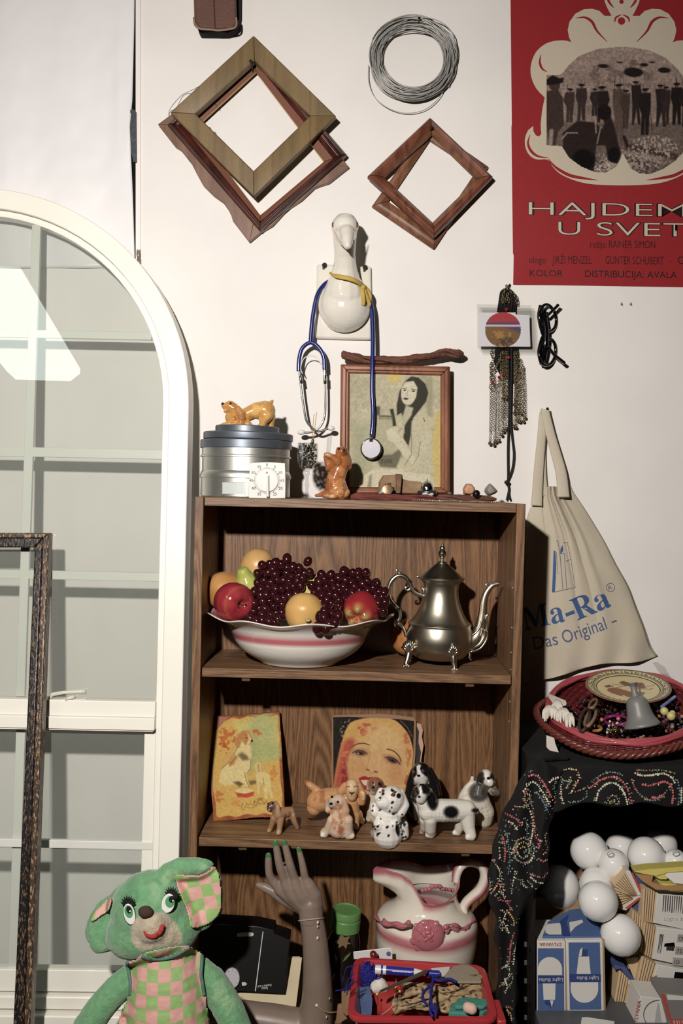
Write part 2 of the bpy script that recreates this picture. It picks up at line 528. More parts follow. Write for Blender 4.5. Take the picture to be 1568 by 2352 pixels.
tag(lint.build('frayed_fibres', mat('fibre', (150,130,112), rough=.8)), 'tuft of frayed brown fibres at the lower end of the wall gap', 'fibres')

# ================================================================ bookcase
WF = wood('bookcase_wood', (88,58,34),(152,112,76), 'Z', 1.5)
WH = wood('bookcase_wood_flat', (88,60,36),(148,110,75), 'X', 1.5)
WBK = wood('bookcase_back_wood', (82,52,28),(152,108,66), 'Z', 1.4, fig=1.3)
bk = bpy.data.objects.new('bookcase', None); C.objects.link(bk); bk.matrix_basis = BK
tag(bk, 'brown wood-grain bookcase with open shelves full of figurines and crockery', 'bookcase')
BW, BH, BD, T = .6593,1.232,.228,.018
def bkpart(name, a, b, m, bev=.0012):
    o = MB().box2(a, b).build(name, m, None, bevel=bev)
    o.parent = bk; return o
bkpart('side_panel', (0,0,-BH),(T-.0005, BD, 0), WF)
bkpart('side_panel', (BW-T+.0005,0,-BH),(BW, BD, 0), WF)
bkpart('top_panel', (T+.001,.0005,-T),(BW-T, BD-.006,0), WH)
for k in (1,2,3):
    z = SHELF[k]
    bkpart('shelf', (T+.0025,.0008, z-T),(BW-T-.0015, BD-.006, z), WH)
bkpart('back_panel', (T, BD-.006,-BH+.02),(BW-T, BD-.001,-.004), WBK, 0)
bkpart('kick_board', (T, .02,-BH),(BW-T, .035, SHELF[3]-T), WH)
clip = mat('shelf_pin', (120,90,55), rough=.4, metal=.6)
for k in (1,2):
    for x in (.1,.55):
        bkpart('shelf_clip', (x, .006, SHELF[k]-T-.008),(x+.017,.03, SHELF[k]-T), mat('clip_brown', (92,66,40)),.001)
pins = mat('pin_hole', (205,190,165), rough=.3, metal=.8)
for z in (-.17,-.25,-.3,-.335,-.40,-.44):
    o = MB().lathe([(.0022,0),(.0022,.0012)], Matrix.Translation((BW-T+.0002,.02, z)) @ Matrix.Rotation(-PI/2,4, 'Y'),12).build('shelf_pin', pins); o.parent = bk
# ================================================================ arched window leaning on the wall
WHITE = mat('window_white', (250,246,232), rough=.35, vary=.03, vscale=5, coat=.1)
WHITE2 = mat('muntin_white', (232,232,222), rough=.4)
win = thing('arched_window', 'tall white arched window sash leaning against the wall left of the bookcase', 'window', (-.79,-.25,0), kind='thing')
SZ0 = 1.443                       # height where the arch springs
def WP(X, Z, n=0.):
    """window plane: X from its middle line, Z height, n = distance out of the plane towards the room"""
    y = -.105-(1.43-Z)*.098
    x = -.805+X+(Z-1.0)*.009
    return Vector((x, y-n, Z))
RO = .475
def arch(r, n, seg=40, zb=.0, full=True):
    pts = [WP(-r, zb, n)]
    pts += [WP(-r*math.cos(t), SZ0+r*1.0*math.sin(t), n) for t in np.linspace(0, PI, seg+1)]
    pts += [WP(r, zb, n)]
    return pts
def arch_band(mb, r0, r1, n0, n1, zb=0.):
    a, b = arch(r0, n1, zb=zb), arch(r1, n1, zb=zb); c, d = arch(r0, n0, zb=zb), arch(r1, n0, zb=zb)
    m = len(a)
    v = a+b+c+d; f = []
    for i in range(m-1):
        f += [(i, i+1, m+i+1, m+i),(2*m+i, 3*m+i, 3*m+i+1,2*m+i+1),(i, 2*m+i, 2*m+i+1, i+1),(m+i, m+i+1,3*m+i+1,3*m+i)]
    f += [(0, m, 3*m, 2*m),(m-1,3*m-1,4*m-1,2*m-1)]
    mb.add(v, f)
mb = MB(); arch_band(mb, RO, RO-.043,-.045,.02); mb.build('outer_frame', WHITE, win, bevel=.002)
mb = MB(); arch_band(mb, RO-.0435, RO-.058,-.03,.008); mb.build('inner_moulding', WHITE, win, bevel=.002)
SH = .020                         # the bars hang slightly out of true
def wbar(X0, X1, Z0, Z1, n0, n1, shear=SH):
    q = [(X0, Z0),(X1, Z0),(X1, Z1),(X0, Z1)]
    A = [WP(x, z-shear*(x+.0), n1) for x, z in q]; Bq = [WP(x, z-shear*x, n0) for x, z in q]
    return MB().loft(A, Bq)
def wz(py, px=200):               # height of the window plane under a picture point
    z = 1.2
    for _ in range(8):
        p = P(px, py, -.105-(1.43-z)*.098); z = p.z
    return z
def wx(px, py):
    z = wz(py, px); p = P(px, py, -.105-(1.43-z)*.098); return p.x+.805-(z-1.0)*.009
RI = RO-.057
XS = RI-.001
zr1, zr0 = wz(1600), wz(1668)
zc = lambda py: wz(py)+SH*wx(200, py)
for x0, x1 in ((-RI-.001, RI+.001),):
    wbar(x0, x1, zc(1668), zc(1640),-.012,.026).build('meeting_rail', WHITE, win, bevel=.0015)
    wbar(x0, x1, zc(1640), zc(1604),-.012,.020).build('meeting_rail', WHITE, win, bevel=.0015)
    wbar(x0+.004, x1-.004, zc(1671.5), zc(1668.5),-.012,.022).build('weather_strip', mat('strip_cream', (240,230,215)), win)
mt = []
for py, h in ((770,18),(1041,22),(1322,20),(1938,18)):
    hw = math.sqrt(max(RI**2-max(wz(py)-SZ0,0)**2,0))
    wbar(-hw, hw, zc(py+h/2), zc(py-h/2),-.004,.006).build('muntin', WHITE2, win, bevel=.001)
xm = wx(62,1200)
for x in (xm, xm-.245, xm+.0-.49+.245*0):
    if abs(x) > RI: continue
    top = SZ0+math.sqrt(RI**2-x*x)
    wbar(x-.0095, x+.0095, zc(1604), top, -.0035,.0065,0).build('muntin', WHITE2, win, bevel=.001)
    wbar(x-.0095, x+.0095, wz(2250), zc(1672),-.0135,-.0035,0).build('muntin', WHITE2, win, bevel=.001)
# lower sash: stiles and rails
for sg in (-1,1):
    a, b = sorted((sg*(RI+.001), sg*(RI-.024)))
    wbar(a, b, .10, zc(1673)+.0,-.02,.004,0).build('sash_stile', WHITE, win, bevel=.0015)
    a, b = sorted((sg*(RI+.001), sg*(RI-.003)))
wbar(-RI, RI, wz(2272,200), wz(2222,200),-.018,.006,.01).build('bottom_rail', WHITE, win, bevel=.0015)
wbar(-RI, RI, wz(2306,200), wz(2276,200),-.018,.018,.01).build('bottom_rail', WHITE, win, bevel=.003)
wbar(-RO, RO, wz(2342,200), wz(2309,200),-.03,.035,.01).build('sill', WHITE, win, bevel=.003)
wbar(-RO, RO, .0, wz(2346,200),-.03,.03,.0).build('sill', WHITE, win, bevel=.003)
GL = clear_mat('window_glass', (.935,.955,.925), base=.15, rough=.004, haze_lift=.13)  # added haze whitens the pane and lifts the shadows behind it
GL2 = clear_mat('window_glass_lower', (.90,.925,.90), base=.06, rough=.004, haze_lift=.12)
hz = np.linspace(PI*.0, PI, 41)
up = [WP(-RI*math.cos(t), SZ0+RI*math.sin(t),.0075) for t in hz]+[WP(RI, zc(1620),.0075), WP(-RI, zc(1620),.0075)]
MB().add(up, [tuple(range(len(up)))]).build('glass_pane', GL, win)
lo = [WP(-RI, zc(1650),-.0025), WP(RI, zc(1650),-.0025), WP(RI, wz(2255),-.0025), WP(-RI, wz(2255),-.0025)]
MB().add(lo, [(0,1,2,3)]).build('glass_pane', GL2, win)
lk = MB()
q = lambda px, py, n: (lambda z: Vector((P(px, py, -.105-(1.43-z)*.098-n).x, -.105-(1.43-z)*.098-n, z)))(wz(py, px))
lk.tube([q(114,1603,.012), q(120,1592,.012), q(145,1588,.012), q(180,1586,.012), q(197,1585,.012)],[.004,.0045,.004,.004,.005],8)
lk.tube([q(110,1605,.012), q(200,1604,.012)],.003,8)
lk.tube([q(150,1602,.018), q(172,1596,.016)],.004,8)
lk.build('sash_lock', mat('lock_cream', (226,222,205), rough=.4), win, smooth=True)

# ================================================================ old black frame leaning in front of it
def frame_mat(name, base, edge, rough=.35):
    m = mat(name, base, rough=rough, spec=.6, bump=.6, bscale=120)
    N, K = nt(m); b = N['Principled BSDF']
    tc = N.new('ShaderNodeTexCoord'); mp = N.new('ShaderNodeMapping'); mp.inputs['Scale'].default_value = (150,150,30)
    K.new(tc.outputs['Object'], mp.inputs[0])
    n = N.new('ShaderNodeTexNoise'); n.inputs['Scale'].default_value = 2.2; n.inputs['Detail'].default_value = 6
    K.new(mp.outputs[0], n.inputs[0])
    cr = N.new('ShaderNodeValToRGB'); cr.color_ramp.elements[0].position = .53; cr.color_ramp.elements[0].color = (*lin(base),1)
    cr.color_ramp.elements[1].position = .62; cr.color_ramp.elements[1].color = (*lin(edge),1)
    K.new(n.outputs['Fac'], cr.inputs[0]); K.new(cr.outputs[0], b.inputs['Base Color'])
    return m
FY = lambda py: -.165-(py-1225)*.00018
blk = thing('picture_frame', 'old chipped black picture frame leaning upright before the arched window', 'picture frame', (-.95,-.33,0))
FB = frame_mat('worn_black', (26,24,25),(120,92,66)); FBB = frame_mat('worn_bronze', (70,56,44),(176,138,100))
def bar_between(mb, pts, yf, th): mb.slab(pts, yf, lambda q: yf(q)+th)
mb = MB(); bar_between(mb, [(-300,1236),(97,1236),(79,1258),(-300,1258)], lambda q: FY(q)-.004,.03); mb.build('rail', FB, blk, bevel=.003)
mb = MB(); bar_between(mb, [(-300,1224),(112,1225),(97,1236),(-300,1236)], lambda q: FY(q)+.001,.03); mb.build('edge_moulding', FBB, blk, bevel=.003)
def stile(x0, x1, x2, x3): return [(x0,1258 if x0 < 90 else 1236),(x1,1236 if x1 < 100 else 1225),(x2,2750),(x3,2750)]
mb = MB(); bar_between(mb, [(79,1258),(97,1236.5),(40,2700),(14,2700)], lambda q: FY(q)-.004,.03); mb.build('stile', FB, blk, bevel=.003)
mb = MB(); bar_between(mb, [(97,1236.5),(112,1225),(56,2700),(40,2700)], lambda q: FY(q)+.001,.03); mb.build('edge_moulding', FBB, blk, bevel=.003)

# ================================================================ things hanging on the wall
def rails(parent, name, outer, inner, yf, m, prof, thick, gap=.0005, names=None, bev=.0008):
    """four mitred rails; prof = [(t across, height)]; outer and inner are picture points"""
    O = [P(x, y, yf) for x, y in outer]; I = [P(x, y, yf) for x, y in inner]
    for i in range(4):
        j = (i+1) % 4
        A = []; Bq = []
        e = (O[j]-O[i]).normalized()*gap
        ring = [(0,-thick)]+list(prof)+[(1,-thick)]
        for t, h in ring:
            A.append(O[i].lerp(I[i], t)+e+Vector((0,-h, 0))); Bq.append(O[j].lerp(I[j], t)-e+Vector((0,-h, 0)))
        MB().loft(A, Bq).build(name, m[i] if isinstance(m, list) else m, parent, bevel=bev)
# three frames on the left
WAVY = wood('wavy_frame_wood', (108,76,56),(142,104,82), 'Z', 1.5, fig=.3)
fr3 = thing('picture_frame', 'light brown frame with wavy outer edge, hanging behind the dark red one', 'picture frame', P(580,330,-.012), 'diamond-hung empty picture frames')
ol = L(C1,(68,860),(185,1010),(225,1035),(300,1130),(335,1200),(380,1280),(450,1350),(520,1400),(555,1450),(575,1490),(585,1525),(700,1675))
orr = L(C1,(700,1675),(785,1605),(860,1560),(960,1450),(1060,1385),(1150,1300),(1200,1280),(1250,1265),(1390,1155))
inn = L(C1,(185,862),(735,1520),(1240,1130),(735,470))
top = (590,116)
MB().slab(ol+[inn[1], inn[0]],-.016,-.002).build('rail', WAVY, fr3, bevel=.001)
MB().slab(orr+[inn[2], inn[1]],-.016,-.002).build('rail', WAVY, fr3, bevel=.001)
MB().slab([orr[-1], top, inn[3], inn[2]],-.016,-.002).build('rail', WAVY, fr3, bevel=.001)
MB().slab([top, ol[0], inn[0], inn[3]],-.016,-.002).build('rail', WAVY, fr3, bevel=.001)
wire = [P(x, y, -.02+.012*math.sin(i*.5)) for i, (x, y) in enumerate(cm2(L(C1,(140,800),(150,760),(185,710),(240,655),(310,622),(420,560)),5))]
MB().tube(wire, .0006,6).build('hanging_wire', mat('steel_wire', (150,150,148), rough=.3, metal=1), fr3)
MAH = wood('mahogany', (44,18,14),(92,42,32), 'Z', 1.2, rough=.3, fig=.4)
fr2 = thing('picture_frame', 'dark red-brown moulded frame hanging tilted behind the olive one', 'picture frame', P(590,330,-.03), 'diamond-hung empty picture frames')
o2 = L(C1,(733,320),(1378,1070),(775,1600),(130,860)); i2 = L(C1,(745,490),(1215,1110),(775,1482),(322,880))
rails(fr2, 'rail', o2,[(o2[k][0]*.4+i2[k][0]*.6, o2[k][1]*.4+i2[k][1]*.6) for k in range(4)],-.030, MAH,
      [(0,-.004),(.12,.002),(.3,.006),(.45,.004),(.5,.002),(.62,.003),(.75,.001),(1,-.004)],.012)
GOLDL = mat('gilt_lip', (170,128,88), rough=.35)
m2 = [(o2[k][0]*.4+i2[k][0]*.6, o2[k][1]*.4+i2[k][1]*.6) for k in range(4)]
m3 = [(o2[k][0]*.06+i2[k][0]*.94, o2[k][1]*.06+i2[k][1]*.94) for k in range(4)]
rails(fr2, 'inner_slope', m2, m3,-.028, mat('red_brown_slope', (128,80,60), rough=.35),[(0,-.003),(1,-.009)],.012)
rails(fr2, 'gilt_edge', m3, i2,-.028, mat('gilt_edge', (196,158,96), rough=.3, metal=.4),[(0,-.0085),(.5,-.007),(1,-.0095)],.0125, bev=0)
OLIVE = wood('olive_frame_paint', (104,82,46),(134,108,64), 'Z', 2., rough=.5, fig=.25)
fr1 = thing('picture_frame', 'flat olive-brown empty frame hanging corner up, foremost of the three', 'picture frame', P(583,270,-.05), 'diamond-hung empty picture frames')
o1 = L(C1,(730,243),(1302,803),(733,1360),(152,777)); i1 = L(C1,(737,420),(1122,800),(730,1182),(330,788))
rails(fr1, 'rail', o1, i1,-.056, OLIVE, [(0,-.002),(.06,0),(.94,0),(1,-.002)],.018)
st = MB()
for x, y in ((585,545),(440,690),(465,720),(425,880),(460,912)):
    a = C1(x, y); st.tube([P(a[0], a[1],-.046), P(a[0]+4, a[1]+5,-.040)],.0007,5)
st.build('staple', mat('steel_wire', (150,150,148)), fr1)
NAIL = mat('dark_nail', (58,50,46), rough=.4, metal=.7)
def nail(px, py, ln, label, tip=None, r=.0016):
    o = thing('nail', label, 'nail', P(px, py, 0))
    a = P(px, py, .004); b = a+Vector((.0,-ln-.004,.004))
    MB().tube([a, b], r, 10).build('shank', NAIL, o, smooth=True, angle=50)
    MB().tube([b, b+Vector((0,-.0018,0))], r*2.3,12).build('head', NAIL, o, bevel=.0003)
nail(582.5,178,.066, 'long dark nail holding the three stacked frames at the upper left')
# two frames on the right
RW = wood('reddish_frame_wood', (84,40,24),(142,80,54), 'Z', 1.4, rough=.38, fig=.4)
RW2 = wood('brown_frame_wood', (96,58,36),(150,98,66), 'Z', 1.4, rough=.45, fig=.4)
fr5 = thing('picture_frame', 'small light brown frame mostly hidden behind the reddish small frame', 'picture frame', P(985,420,-.012), 'pair of small frames under the wire coil')
o5 = L(C2,(345,600),(634,800),(370,1198),(70,992)); i5 = L(C2,(350,672),(575,820),(372,1120),(150,968))
rails(fr5, 'rail', o5, i5,-.014, RW2,[(0,-.004),(.2,.001),(.5,.003),(1,-.003)],.011)
fr4 = thing('picture_frame', 'small reddish wooden frame hanging corner up below the wire coil', 'picture frame', P(985,400,-.04), 'pair of small frames under the wire coil')
o4 = L(C2,(352,561),(656,848),(372,1142),(49,846)); i4 = L(C2,(362,640),(580,852),(366,1062),(134,846))
m4 = [(o4[k][0]*.35+i4[k][0]*.65, o4[k][1]*.35+i4[k][1]*.65) for k in range(4)]
rails(fr4, 'rail', o4, m4,-.040, RW, [(0,-.006),(.2,.001),(.45,.004),(.8,.001),(1,-.001)],.02)
rails(fr4, 'inner_slope', m4, i4,-.040, RW2,[(0,-.002),(1,-.014)],.02)
nail(985,318,.05, 'thin nail holding the pair of small frames under the wire coil')
# wire coil
coil = MB(); r2 = random.Random(3)
for k in range(46):
    cx, cy = 947+r2.gauss(0,5),132+r2.gauss(0,4)
    rx = r2.uniform(72,97); ry = rx*r2.uniform(.86,.98); ph = r2.uniform(0,6)
    if rx < 80: cy -= 3
    a = r2.uniform(-.5,.5); yy = -.004-r2.uniform(0,.028)
    pts = []
    for j in range(56):
        t = 2*PI*j/56
        rr = 1+.02*math.sin(2*t+ph)+.012*math.sin(3*t+2*ph)
        X, Y = rx*rr*math.cos(t), ry*rr*math.sin(t)
        pts.append(P(cx+X*math.cos(a)-Y*math.sin(a), cy+X*math.sin(a)+Y*math.cos(a)+(6 if Y > 0 else 0), yy-.004*math.sin(t+ph)))
    coil.tube(pts, r2.choice([.0009,.0011,.0013]),5, closed=True)
for stray in ([(846,150),(847,190),(862,225),(895,250),(935,260),(975,252),(1005,228),(1022,200),(1028,185)],
              [(1010,60),(1035,80),(1048,110),(1046,150),(1030,200)]):
    coil.tube([P(x, y, -.012) for x, y in cm2(stray, 6)],.0009,5)
cth = thing('wire_coil', 'round coil of thin grey wire hanging on a nail near the top', 'wire', P(948,132,-.01))
coil.build('wire_loops', mat('grey_wire', (186,184,178), rough=.5, metal=.6), cth, smooth=True)
nail(958,74,.05, 'small nail from which the grey wire coil hangs', r=.0013)
# leather case at the top
LEA = mat('brown_leather', (104,68,56), rough=.55, bump=.5, bscale=260, vary=.12, vscale=24)
cs = thing('leather_case', 'brown leather case with a centre seam hanging at the top edge of the picture', 'case', P(495,60,-.04))
def case_loop(y, inset, dz=0):
    q = [(439,-260),(443,-60),(446,50),(452,62),(462,67),(530,69),(540,64),(545,54),(541,-60),(541,-260)]
    cx, cy = 493,-60
    return [P(cx+(a-cx)*(1-inset), cy+(b-cy)*(1-inset*.6), y) for a, b in q]
MB().loft(case_loop(-.062,.03), case_loop(-.004,0)).build('body', LEA, cs, bevel=.004)
MB().slab([(482,-200),(484.5,-200),(495,64),(492.5,64)],-.0628,-.0615).build('seam', mat('dark_seam', (40,24,20)), cs)
pip = [P(x, y, -.062) for x, y in cm2([(445,40),(448,58),(460,66),(485,68),(500,70),(520,68),(538,64),(543,55),(542,40)],5)]
MB().tube(pip, .0022,8).build('piping', mat('tan_piping', (150,122,98), rough=.6), cs, smooth=True)
MB().slab([(453,64),(458,74),(523,75),(540,66),(550,40),(552,-200),(530,-200),(470,50)],-.03,-.003).build('backing', mat('black_felt', (20,13,14), rough=.9), cs, bevel=.002)

# ================================================================ poster
post = thing('poster', 'red film poster with a cream ornamental shape pinned at the upper right', 'poster', P(1430,350,-.002))
PR = mat('poster_red', (158,32,38), rough=.42, spec=.35, vary=.03, vscale=90)
PC = mat('poster_cream', (206,192,168), rough=.45, spec=.3)
PD = mat('poster_dark_red', (70,8,14), rough=.5)
PK = mat('poster_black', (40,16,18), rough=.5)
def py_depth(px, py, e=0.):
    d = .0012+.0005*math.exp(-abs(px-1430)/5.)+.0004*math.exp(-abs(py-291)/5.)
    if py > 560: d += .0028*((py-560)/100)**2*math.exp(-((px-1180)/60)**2)
    return -d-e
def poster_pt(u, v):
    y = -70+v*(657-(-70)); x0 = np.interp(y, [-70,0,291,292,585,587,653],[1171.5,1172,1175,1174,1177.5,1179.5,1178]); x1 = 1690
    x = x0+u*(x1-x0)
    y2 = y+(-3.5+8*u)*v
    return P(x, y2, py_depth(x, y2))
tg = MB().grid(poster_pt, 110,120).build('sheet', PR, post, smooth=True)
def flatpoly(pts, m, e, name, parent=post, fn=py_depth):
    """flat printed shape following the sheet"""
    import bmesh
    bm = bmesh.new()
    vs = [bm.verts.new(P(x, y, fn(x, y, e))) for x, y in pts]
    es = [bm.edges.new((vs[i], vs[(i+1) % len(vs)])) for i in range(len(vs))]
    bmesh.ops.triangle_fill(bm, use_beauty=True, use_dissolve=False, edges=es)
    bmesh.ops.subdivide_edges(bm, edges=[e_ for e_ in bm.edges if e_.calc_length() > .012], cuts=5, use_grid_fill=True)
    for v in bm.verts:
        X, Y = proj(v.co); v.co = P(X, Y, fn(X, Y, e))
    me = bpy.data.meshes.new(name); bm.to_mesh(me); bm.free()
    return link(name, me, m, parent)
CXM = 1428
def both(pts): return pts, [(2*CXM-x, y) for x, y in pts]
half = L(C2,(1275,-110),(1240,-100),(1195,-40),(1190,0),(1205,40),(1224,76),(1190,76),(1165,52),(1130,42),(1090,45),(1050,66),(1022,105),(1013,145),(1020,180),(1030,203),
         (1000,195),(950,197),(905,212),(865,245),(842,290),(834,340),(842,385),(865,430),(903,470),(890,530),(883,600),(886,645),(875,657),(860,652),(848,632),(847,606),
         (822,628),(808,665),(810,710),(830,748),(865,768),(918,770),(945,808),(985,842),(1050,870),(1120,886),(1200,891),(1275,893))
halfs = cm2(half[:6],4)+half[6:15]+cm2(half[14:24],3)[1:]+half[24:31]+cm2(half[31:],4)
flatpoly(halfs+[(2*CXM-x, y) for x, y in halfs[::-1]][1:-1], PC, .0009, 'emblem')
def cres(pts, wd):
    """crescent stroke, thickest in the middle"""
    c = cm2(pts, 6); n = len(c); a = []; b = []
    for i, (x, y) in enumerate(c):
        x2, y2 = c[min(i+1, n-1)]; x1, y1 = c[max(i-1,0)]
        l = math.hypot(x2-x1, y2-y1) or 1; nx, ny = -(y2-y1)/l, (x2-x1)/l
        t = wd*math.sin(PI*min(max((i+.15)/(n-.7),0),1))/2+.2
        a.append((x+nx*t, y+ny*t)); b.append((x-nx*t, y-ny*t))
    return a+b[::-1]
marks = [(L(C2,(1050,88),(1095,84),(1130,105),(1155,150),(1205,203)),6),(L(C2,(884,262),(879,300),(890,330),(914,346)),5),
         (L(C2,(832,648),(822,690),(838,728),(870,752),(920,760)),6),(L(C2,(918,762),(955,805),(1020,843),(1090,858),(1158,868)),7),
         (L(C2,(1240,108),(1245,85),(1272,70)),4),(L(C2,(1205,-30),(1210,5),(1235,38)),5)]
for pts, wd in marks:
    for s_ in both(cres(pts, wd)): flatpoly(s_, PR, .0013, 'scroll_mark')
for c_, r_ in ((C2(1272,101),8.5),(C2(1272,8),5)):
    flatpoly([(c_[0]+r_*math.cos(t), c_[1]+r_*math.sin(t)) for t in np.linspace(0,2*PI, 20)[:-1]], PR, .0013, 'scroll_mark')
hp = L(C2,(910,360),(975,361),(990,350),(1020,312),(1070,268),(1150,236),(1230,226),(1275,225),(1320,226),(1400,240),(1480,275),(1545,335),(1590,400),(1625,480),(1632,560),(1615,640),(1580,720),
       (1530,775),(1470,815),(1410,838),(1360,836),(1318,812),(1292,765),(1282,742),(1275,742),(1268,765),(1245,803),(1195,832),(1140,828),(1080,803),(1020,760),(985,705),(910,700))
def man(x, y0, y1, wd, c, hat=True):
    r_ = wd*.36; o_ = []; wd *= 1.15; x += rng.uniform(-6,6); y0 += rng.uniform(-8,8); k_ = rng.uniform(-.35,.35)*wd
    X = lambda a, b: C2(a, b)
    s_ = .477
    o_.append(('p', L(C2,(x-wd*.8, y0+r_*2.2),(x+wd*.8, y0+r_*2.0),(x+wd*.95+k_, y0*.62+y1*.38),(x+wd*.6, y0*.4+y1*.6),(x+wd*.6+k_, y1),(x+wd*.12+k_, y1),(x+k_*.5, y0*.35+y1*.65),(x-wd*.25-k_*.5, y1),(x-wd*.7, y1),(x-wd*.6, y0*.45+y1*.55),(x-wd*.95+k_, y0*.65+y1*.35)), c, 2.5))
    if rng.random() < .5: o_.append(('l', L(C2,(x+k_*2, y0-20),(x+k_*3, y0+70)),1,(40,30,28),1))
    o_.append(('e', *C2(x, y0+r_), r_*s_, r_*1.15*s_, 0,(96,70,62),1.5))
    if hat: o_.append(('e', *C2(x, y0+r_*.45), r_*1.7*s_, r_*.55*s_, rng.uniform(-8,8),(20,14,14),1.2))
    return o_
SEA = (150,128,116)
ops = [('g', 107,240,(158,136,124),(142,120,108)),('n', .08,26,2),('n', .05,7,3),('b', 1430,170,170,70,(120,100,92),14,.5,41),
       ('p', L(C2,(900,600),(1200,590),(1640,590),(1640,860),(900,860)),(108,92,82),8),('n', .10,3.5,5),('b', 1420,390,220,60,(76,62,56),4,.42,31),('b', 1450,370,180,50,(160,142,130),3.2,.46,33),
       ('p', L(C2,(1290,690),(1420,715),(1540,740),(1540,770),(1400,740),(1290,720)),(70,52,48),6),
       ('b', 1500,340,120,60,(170,152,140),4,.5,9),('b', 1390,380,60,30,(190,175,160),3,.5,12)]
for x, y, a, b in ((1185,318,24,10),(1330,348,46,22),(1380,312,20,8),(1478,338,30,13),(1265,300,12,4),(1420,300,14,4)):
    ops.append(('e', *C2(x, y), a*.477, b*.477,3,(34,26,26),2.5))
for x, y0, y1, wd, c in ((1022,425,590,24,(62,48,44)),(1085,400,580,26,(58,44,42)),(1180,416,590,30,(40,30,30)),(1255,402,700,30,(92,74,66)),
                         (1300,440,620,22,(70,56,50)),(1345,398,600,24,(44,34,34)),(1390,430,650,28,(36,28,28)),(1460,412,610,26,(44,34,34)),
                         (1490,410,600,22,(54,42,40)),(1540,400,600,28,(36,28,28)),(1590,410,610,26,(44,34,34))):
    ops += man(x, y0, y1, wd, c)
ops += man(1150,430,560,20,(50,40,38))
ops += [('l', L(C2,(1240,380),(1236,480)),1.2,(40,30,28),1),('l', L(C2,(1412,530),(1420,640)),1.4,(40,30,28),1),('l', L(C2,(1536,370),(1530,480)),1.2,(40,30,28),1),
        ('p', L(C2,(910,440),(965,430),(990,470),(995,600),(965,640),(955,700),(925,700),(910,600)),(64,48,42),3),
        ('e', *C2(950,408),13,15,0,(70,52,46),2),('p', L(C2,(908,385),(940,362),(975,378),(995,372),(990,398),(940,408),(912,410)),(30,22,22),2),
        ('l', L(C2,(935,630),(930,695)),9,(150,132,120),4),
        ('p', L(C2,(990,640),(1060,580),(1140,590),(1180,620),(1200,570),(1215,540),(1235,600),(1255,680),(1270,740),(1255,790),(1210,775),(1195,700),(1150,700),(1145,780),(1135,840),(1060,810),(990,720)),(44,32,30),4),
        ('e', *C2(1190,540),16,18,0,(28,20,20),3),('l', L(C2,(985,670),(1010,640),(1060,640)),3,(150,130,116),2),('l', L(C2,(1145,560),(1150,640)),3,(160,140,126),2),
        ('l', L(C2,(1155,690),(1172,610)),3,(150,130,116),2),('e', *C2(1090,770),26,24,20,(14,10,11),8),('e', *C2(1235,745),14,18,10,(20,14,15),5),
        ('l', L(C2,(1285,660),(1300,700)),8,(44,34,32),3),('n', .12,3,21)]
bx = (1252,105,1602,402)
def poster_photo():
    nx, ny = 260,220; v = []; f = []
    for j in range(ny+1):
        for i in range(nx+1): v.append((bx[0]+(bx[2]-bx[0])*i/nx, bx[1]+(bx[3]-bx[1])*j/ny))
    X = np.array([a for a, _ in v]); Y = np.array([b for _, b in v]); ins = inside(X, Y, hp)
    for j in range(ny):
        for i in range(nx):
            a = j*(nx+1)+i; q_ = (a, a+nx+1, a+nx+2, a+1)
            if ins[list(q_)].sum() >= 3: f.append(q_)
    me = bpy.data.meshes.new('photograph'); me.from_pydata([tuple(P(x, y, py_depth(x, y, .0016))) for x, y in v],[], f); me.update()
    set_col(me, raster(ops, X, Y)); link('photograph', me, mat('print_ink', (255,255,255), rough=.55, attr=True, spec=.15), post)
poster_photo()
def ptext(body, px, base, width, cap, m, e, off=0., fit=.727, slope=.0135):
    """letters on the poster: px,base = picture point of the first letter's foot"""
    s_ = pm(0)
    def warp(p):
        X, Y = px+p.x/s_, base-p.y/s_+slope*(p.x/s_); return P(X, Y, py_depth(X, Y, e))
    text_mesh(body, None, m, 'lettering', post, width=width*s_, height=cap*s_, offset=off, warp=warp, fit=fit)
for m_, e_, off, g_ in ((PK, .0006,.018,1.0),(PC, .0011,-.012,0)):
    ptext('HAJDEM', 1214-g_, 493,360+2*g_, 31, m_, e_, off); ptext('U', 1282-g_, 539,50+2*g_, 32, m_, e_, off); ptext('SVET', 1371-g_, 541,206+2*g_, 33, m_, e_, off)
ptext('režija:', 1355,569,38,17, PD, .0006); ptext('RAINER SIMON', 1398,569,106,18, PD, .0006)
ptext('uloge:', 1215,604,40,17, PD, .0006); ptext('JIRŽI MENZEL', 1268,605,90,19, PD, .0006); ptext('·', 1372,605,3,12, PD, .0006)
ptext('GUNTER SCHUBERT', 1390,606,134,19, PD, .0006); ptext('·', 1539,606,3,12, PD, .0006); ptext('G', 1556,606,15,18, PD, .0006)
ptext('KOLOR', 1216,634,76,15, PK, .0006); ptext('DISTRIBUCIJA: AVALA', 1343,636,211,16, PK, .0006)

